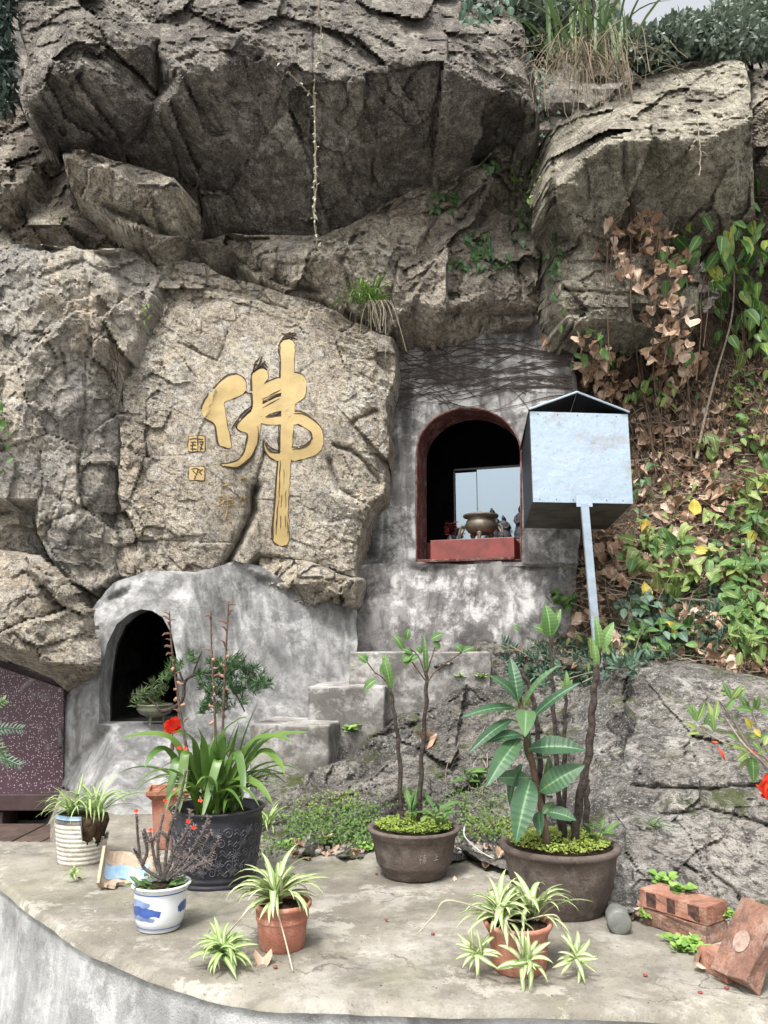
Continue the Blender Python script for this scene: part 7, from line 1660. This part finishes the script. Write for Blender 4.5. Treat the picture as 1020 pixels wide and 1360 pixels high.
# loose leaves, pebbles and petals
def one(u, v_, label, size, meshes=DRL, name='fallen_leaf', cat='fallen leaf', group=None, up=None, lift=.01):
    l, nn, _ = hit(u, v_); o = link(name, rnd.choice(meshes), None, orient(l + nn * lift, rdir(), up or nn, size)); return props(o, label, cat, group)
one(575, 985, 'big pale dried leaf resting on the slope rock', .13, up=Vector((.2, -1, .4)), lift=.05); one(918, 1290, 'brown dry leaf propped against the half brick', .05, up=Vector((.4, -1, .6)), lift=.02)
one(349, 1275, 'flat brown leaf at the foot of the small terracotta pot', .05); one(604, 1168, 'small brown leaf beside the smaller clay bowl', .03); one(645, 1158, 'pale fallen leaf behind the fluted pot', .04); one(430, 1112, 'brown leaf at the foot of the mossy slope', .05)
for k in range(46):
    u = rnd.choice((rnd.uniform(380, 500), rnd.uniform(600, 680), rnd.uniform(830, 900))); v_ = rnd.uniform(1122, 1142) if u < 700 else rnd.uniform(1195, 1225)
    l, nn, ob = hit(u, v_)
    if ob is None or ob.name.split('.')[0] not in ('terrace', 'slope_rock', 'foot_rock'): continue
    o = link('fallen_leaf', rnd.choice(DRL), None, orient(l + nn * .008, rdir(), nn + rdir() * .3, rnd.uniform(.02, .045))); props(o, 'scrap of brown leaf in the corner where terrace meets rock', 'fallen leaf', 'leaf scraps along the back of the terrace')
def pebble(r, sd):
    q, f, _ = lathe([(0, -.6), (.7, -.5), (1, 0), (.75, .5), (0, .65)], 9); A = np.array(q) * r; k = 1 + .35 * fbm(A[:, 0] / r + sd, A[:, 1] / r, A[:, 2] / r, 2, sd); return [(x * a, y * a, z * a) for (x, y, z), a in zip(A, k)], f
PEB = plain('pebble_stone', (.30, .28, .25), .9, var=.5, vs_=30, obj=False); pm = [mesh('pebble', *pebble(1, s_), PEB, True) for s_ in range(4)]
for k in range(24):
    u = rnd.choice((rnd.uniform(370, 490), rnd.uniform(600, 680))); v_ = rnd.uniform(1118, 1140); l, nn, ob = hit(u, v_)
    if ob is None or ob.name.split('.')[0] not in ('terrace', 'slope_rock'): continue
    s_ = rnd.uniform(.008, .024); o = link('pebble', rnd.choice(pm), None, Matrix.Translation(l + Vector((0, 0, s_ * .3))) @ Rz(rnd.uniform(0, 360)) @ Matrix.Scale(s_, 4)); props(o, 'rough pebble in the row along the back of the terrace', 'pebble', 'pebbles along the back of the terrace')
RPB = mesh('berry', *pebble(1, 3), plain('red_berry', (.25, .05, .04), .6), True)
for i, (u, v_, w_) in enumerate(((105, 1165, 'near the tiny spider tuft'), (500, 1160, 'between the two terracotta pots and the clay bowl'), (366, 1284, 'in front of the small terracotta pot'), (857, 1295, 'in front of the brick stack'), (930, 1318, 'in front of the half brick'), (513, 1221, 'in the middle of the terrace'), (965, 1312, 'under the leaning brick'), (575, 1240, 'beside the fluted pot'))):
    o = link('berry', RPB, None, Matrix.Translation(G(u, v_, .004)) @ Matrix.Diagonal((.007, .006, .005, 1))); props(o, 'tiny dull red berry on the terrace ' + w_, 'berry')
o = link('pebble', pm[1], None, Matrix.Translation(G(127, 1211, .004)) @ Matrix.Scale(.007, 4)); props(o, 'tiny whitish pebble near the white porcelain pot', 'pebble')

# near shrub with red flower at the edge, and fern fronds at the other edge
ns = thing('flowering_shrub', 'thin branched shrub with light green leaves reaching in over the outcrop', 'shrub', P(1090, 1150, 2.3))
for q in ([(1090, 1150), (1040, 1040), (1000, 1000), (960, 985), (925, 965)], [(1040, 1040), (1010, 1010), (985, 985), (962, 950)], [(1050, 1060), (1020, 1000), (1000, 950), (992, 930)], [(1000, 1000), (975, 960), (955, 930)], [(1090, 1100), (1040, 1000), (1015, 960)], [(1060, 1080), (1020, 1010), (996, 1000)]):
    pts = catmull([P(u, v_, 2.3 + .05 * math.sin(u)) for u, v_ in q], 6); n = len(pts); link('branch', rebase(mesh('branch', *tube(pts, [.0045 * (1 - .6 * i / n) for i in range(n)], 6), PALETW, True), pts[0]), ns, pts[0])
def z4(x, y): return 880 + x / 6.18, 880 + y / 6.18
for (x0, y0, x1, y1, w, mt) in ((285, 490, 185, 340, 62, L_MID), (285, 480, 345, 320, 50, L_YEL), (285, 550, 165, 490, 50, L_YEL), (300, 570, 200, 590, 36, L_YEL), (270, 470, 240, 330, 40, L_YEL), (420, 570, 400, 420, 50, L_MID), (400, 480, 370, 320, 50, L_YEL), (430, 470, 455, 310, 45, L_YEL), (340, 510, 380, 410, 38, L_MID), (440, 560, 350, 470, 36, L_YEL), (560, 300, 485, 150, 44, L_MID), (560, 300, 545, 210, 46, L_YEL), (570, 290, 650, 180, 48, L_YEL), (520, 390, 595, 285, 50, L_MID), (600, 300, 690, 210, 36, L_YEL), (540, 270, 445, 235, 22, L_YEL),
                          (700, 390, 640, 270, 60, L_MID), (745, 400, 590, 380, 60, L_MID), (740, 390, 740, 280, 60, L_YEL), (770, 390, 800, 260, 40, L_MID), (790, 400, 870, 400, 46, L_MID), (620, 480, 575, 440, 40, L_MID), (730, 540, 670, 450, 62, L_GLD), (745, 550, 805, 610, 50, L_GLD), (700, 720, 495, 665, 50, L_YEL), (620, 640, 530, 590, 44, L_MID), (800, 620, 710, 600, 50, L_YEL), (700, 740, 612, 810, 58, L_YEL), (715, 780, 620, 865, 40, L_YEL), (735, 760, 745, 990, 92, L_MID), (805, 720, 735, 650, 50, L_YEL), (850, 720, 780, 740, 30, L_YEL), (870, 600, 830, 680, 50, L_YEL), (800, 640, 865, 590, 50, L_MID), (480, 500, 450, 430, 40, L_YEL), (860, 350, 840, 280, 40, L_YEL)):
    u0, v0 = z4(x0, y0); u1, v1 = z4(x1, y1); leaf2(ns, u0, v0, u1, v1, w / 6.18, 2.28, mt, rnd.uniform(-.03, .03), .06, Vector((rnd.uniform(-.4, .4), -.9, .5)), n=8)
poppy('big red flower cut off by the frame edge beside the shrub', 1022, 1052, 2.2, .05, [P(1090, 1110, 2.25), P(1060, 1070, 2.24), P(1026, 1056, 2.22)])
for (a, b_) in (((455, 700), (510, 805)), ((405, 650), (455, 665)), ((700, 700), (790, 800))):
    u0, v0 = z4(*a); u1, v1 = z4(*b_); pts = [P(u0, v0, 2.27), P((u0 + u1) / 2 + 2, (v0 + v1) / 2, 2.26), P(u1, v1, 2.27)]; link('red_bud', rebase(mesh('red_bud', *tube(pts, [.002, .005, .001], 6), REDP_, True), pts[0]), ns, pts[0])
fr = thing('fern', 'fern like fronds reaching in before the terrazzo wall', 'plant', P(-40, 1020, 3.6))
for (q, mt, s_) in (([(-60, 1000), (-45, 965), (-18, 945), (6, 930)], L_MID, .05), ([(-60, 1000), (-30, 978), (0, 968), (28, 968)], L_BLU, .05), ([(-60, 1020), (-30, 1008), (0, 1006), (26, 1016)], L_BLU, .05), ([(-60, 1000), (-30, 985), (-5, 990), (12, 1015)], L_NDL, .05)):
    pts = catmull([P(u, v_, 3.6) for u, v_ in q], 6); link('frond_stem', rebase(mesh('frond_stem', *tube(pts, .003, 5), mt), pts[0]), fr, pts[0]); lm = leaf_mesh('leaflet', mt, .25, 4, shape='lance')
    for i in range(4, len(pts)):
        d = (pts[i] - pts[i - 1]).normalized()
        for sg in (-1, 1):
            sd = d.cross(Vector((0, -1, .2))).normalized() * sg; link('leaflet', lm, fr, orient(pts[i], sd + d * .7, Vector((0, -1, .4)), s_ * (1.1 - .6 * i / len(pts))))
# twigs of dead brush by the left slab and hanging dry stems by the clay bowls
mb = MB()
for k in range(46):
    p0 = hit(155 + rnd.uniform(-8, 6), rnd.uniform(470, 545))[0] + Vector((0, -.02, 0)); d = Vector((rnd.uniform(-.8, .3), -.5, rnd.uniform(-.6, 1))).normalized(); L_ = rnd.uniform(.1, .32)
    mb.add(*tube([p0, p0 + d * L_ * .5 + rdir() * .02, p0 + d * L_ + rdir() * .03], .0028, 3, False))
c = Vector(mb.v[0]); o = link('dead_brush', rebase(mb.mesh('dead_brush', TWIG), c), None, c, kind='stuff'); props(o, 'dark dead brush growing in the joint between the grey slab and the carved slab', 'brush')
mb = MB()
for k in range(40):
    l, nn = hit_on(rnd.uniform(605, 680), rnd.uniform(960, 1080), ('slope_rock',))
    if l is None: continue
    l = l + Vector((0, -.05, 0)); x = rnd.uniform(-.08, .08); mb.add(*tube(catmull([l, l + Vector((x, -.08, -.03)), l + Vector((x * 1.5, -.12, -.15)), l + Vector((x, -.12, -.25))], 3), .0025, 3, False))
c = Vector(mb.v[0]); o = link('hanging_roots', rebase(mb.mesh('hanging_roots', PALETW), c), None, c, kind='stuff'); props(o, 'thin pale dead stems trailing down behind the large leaved sapling', 'roots')
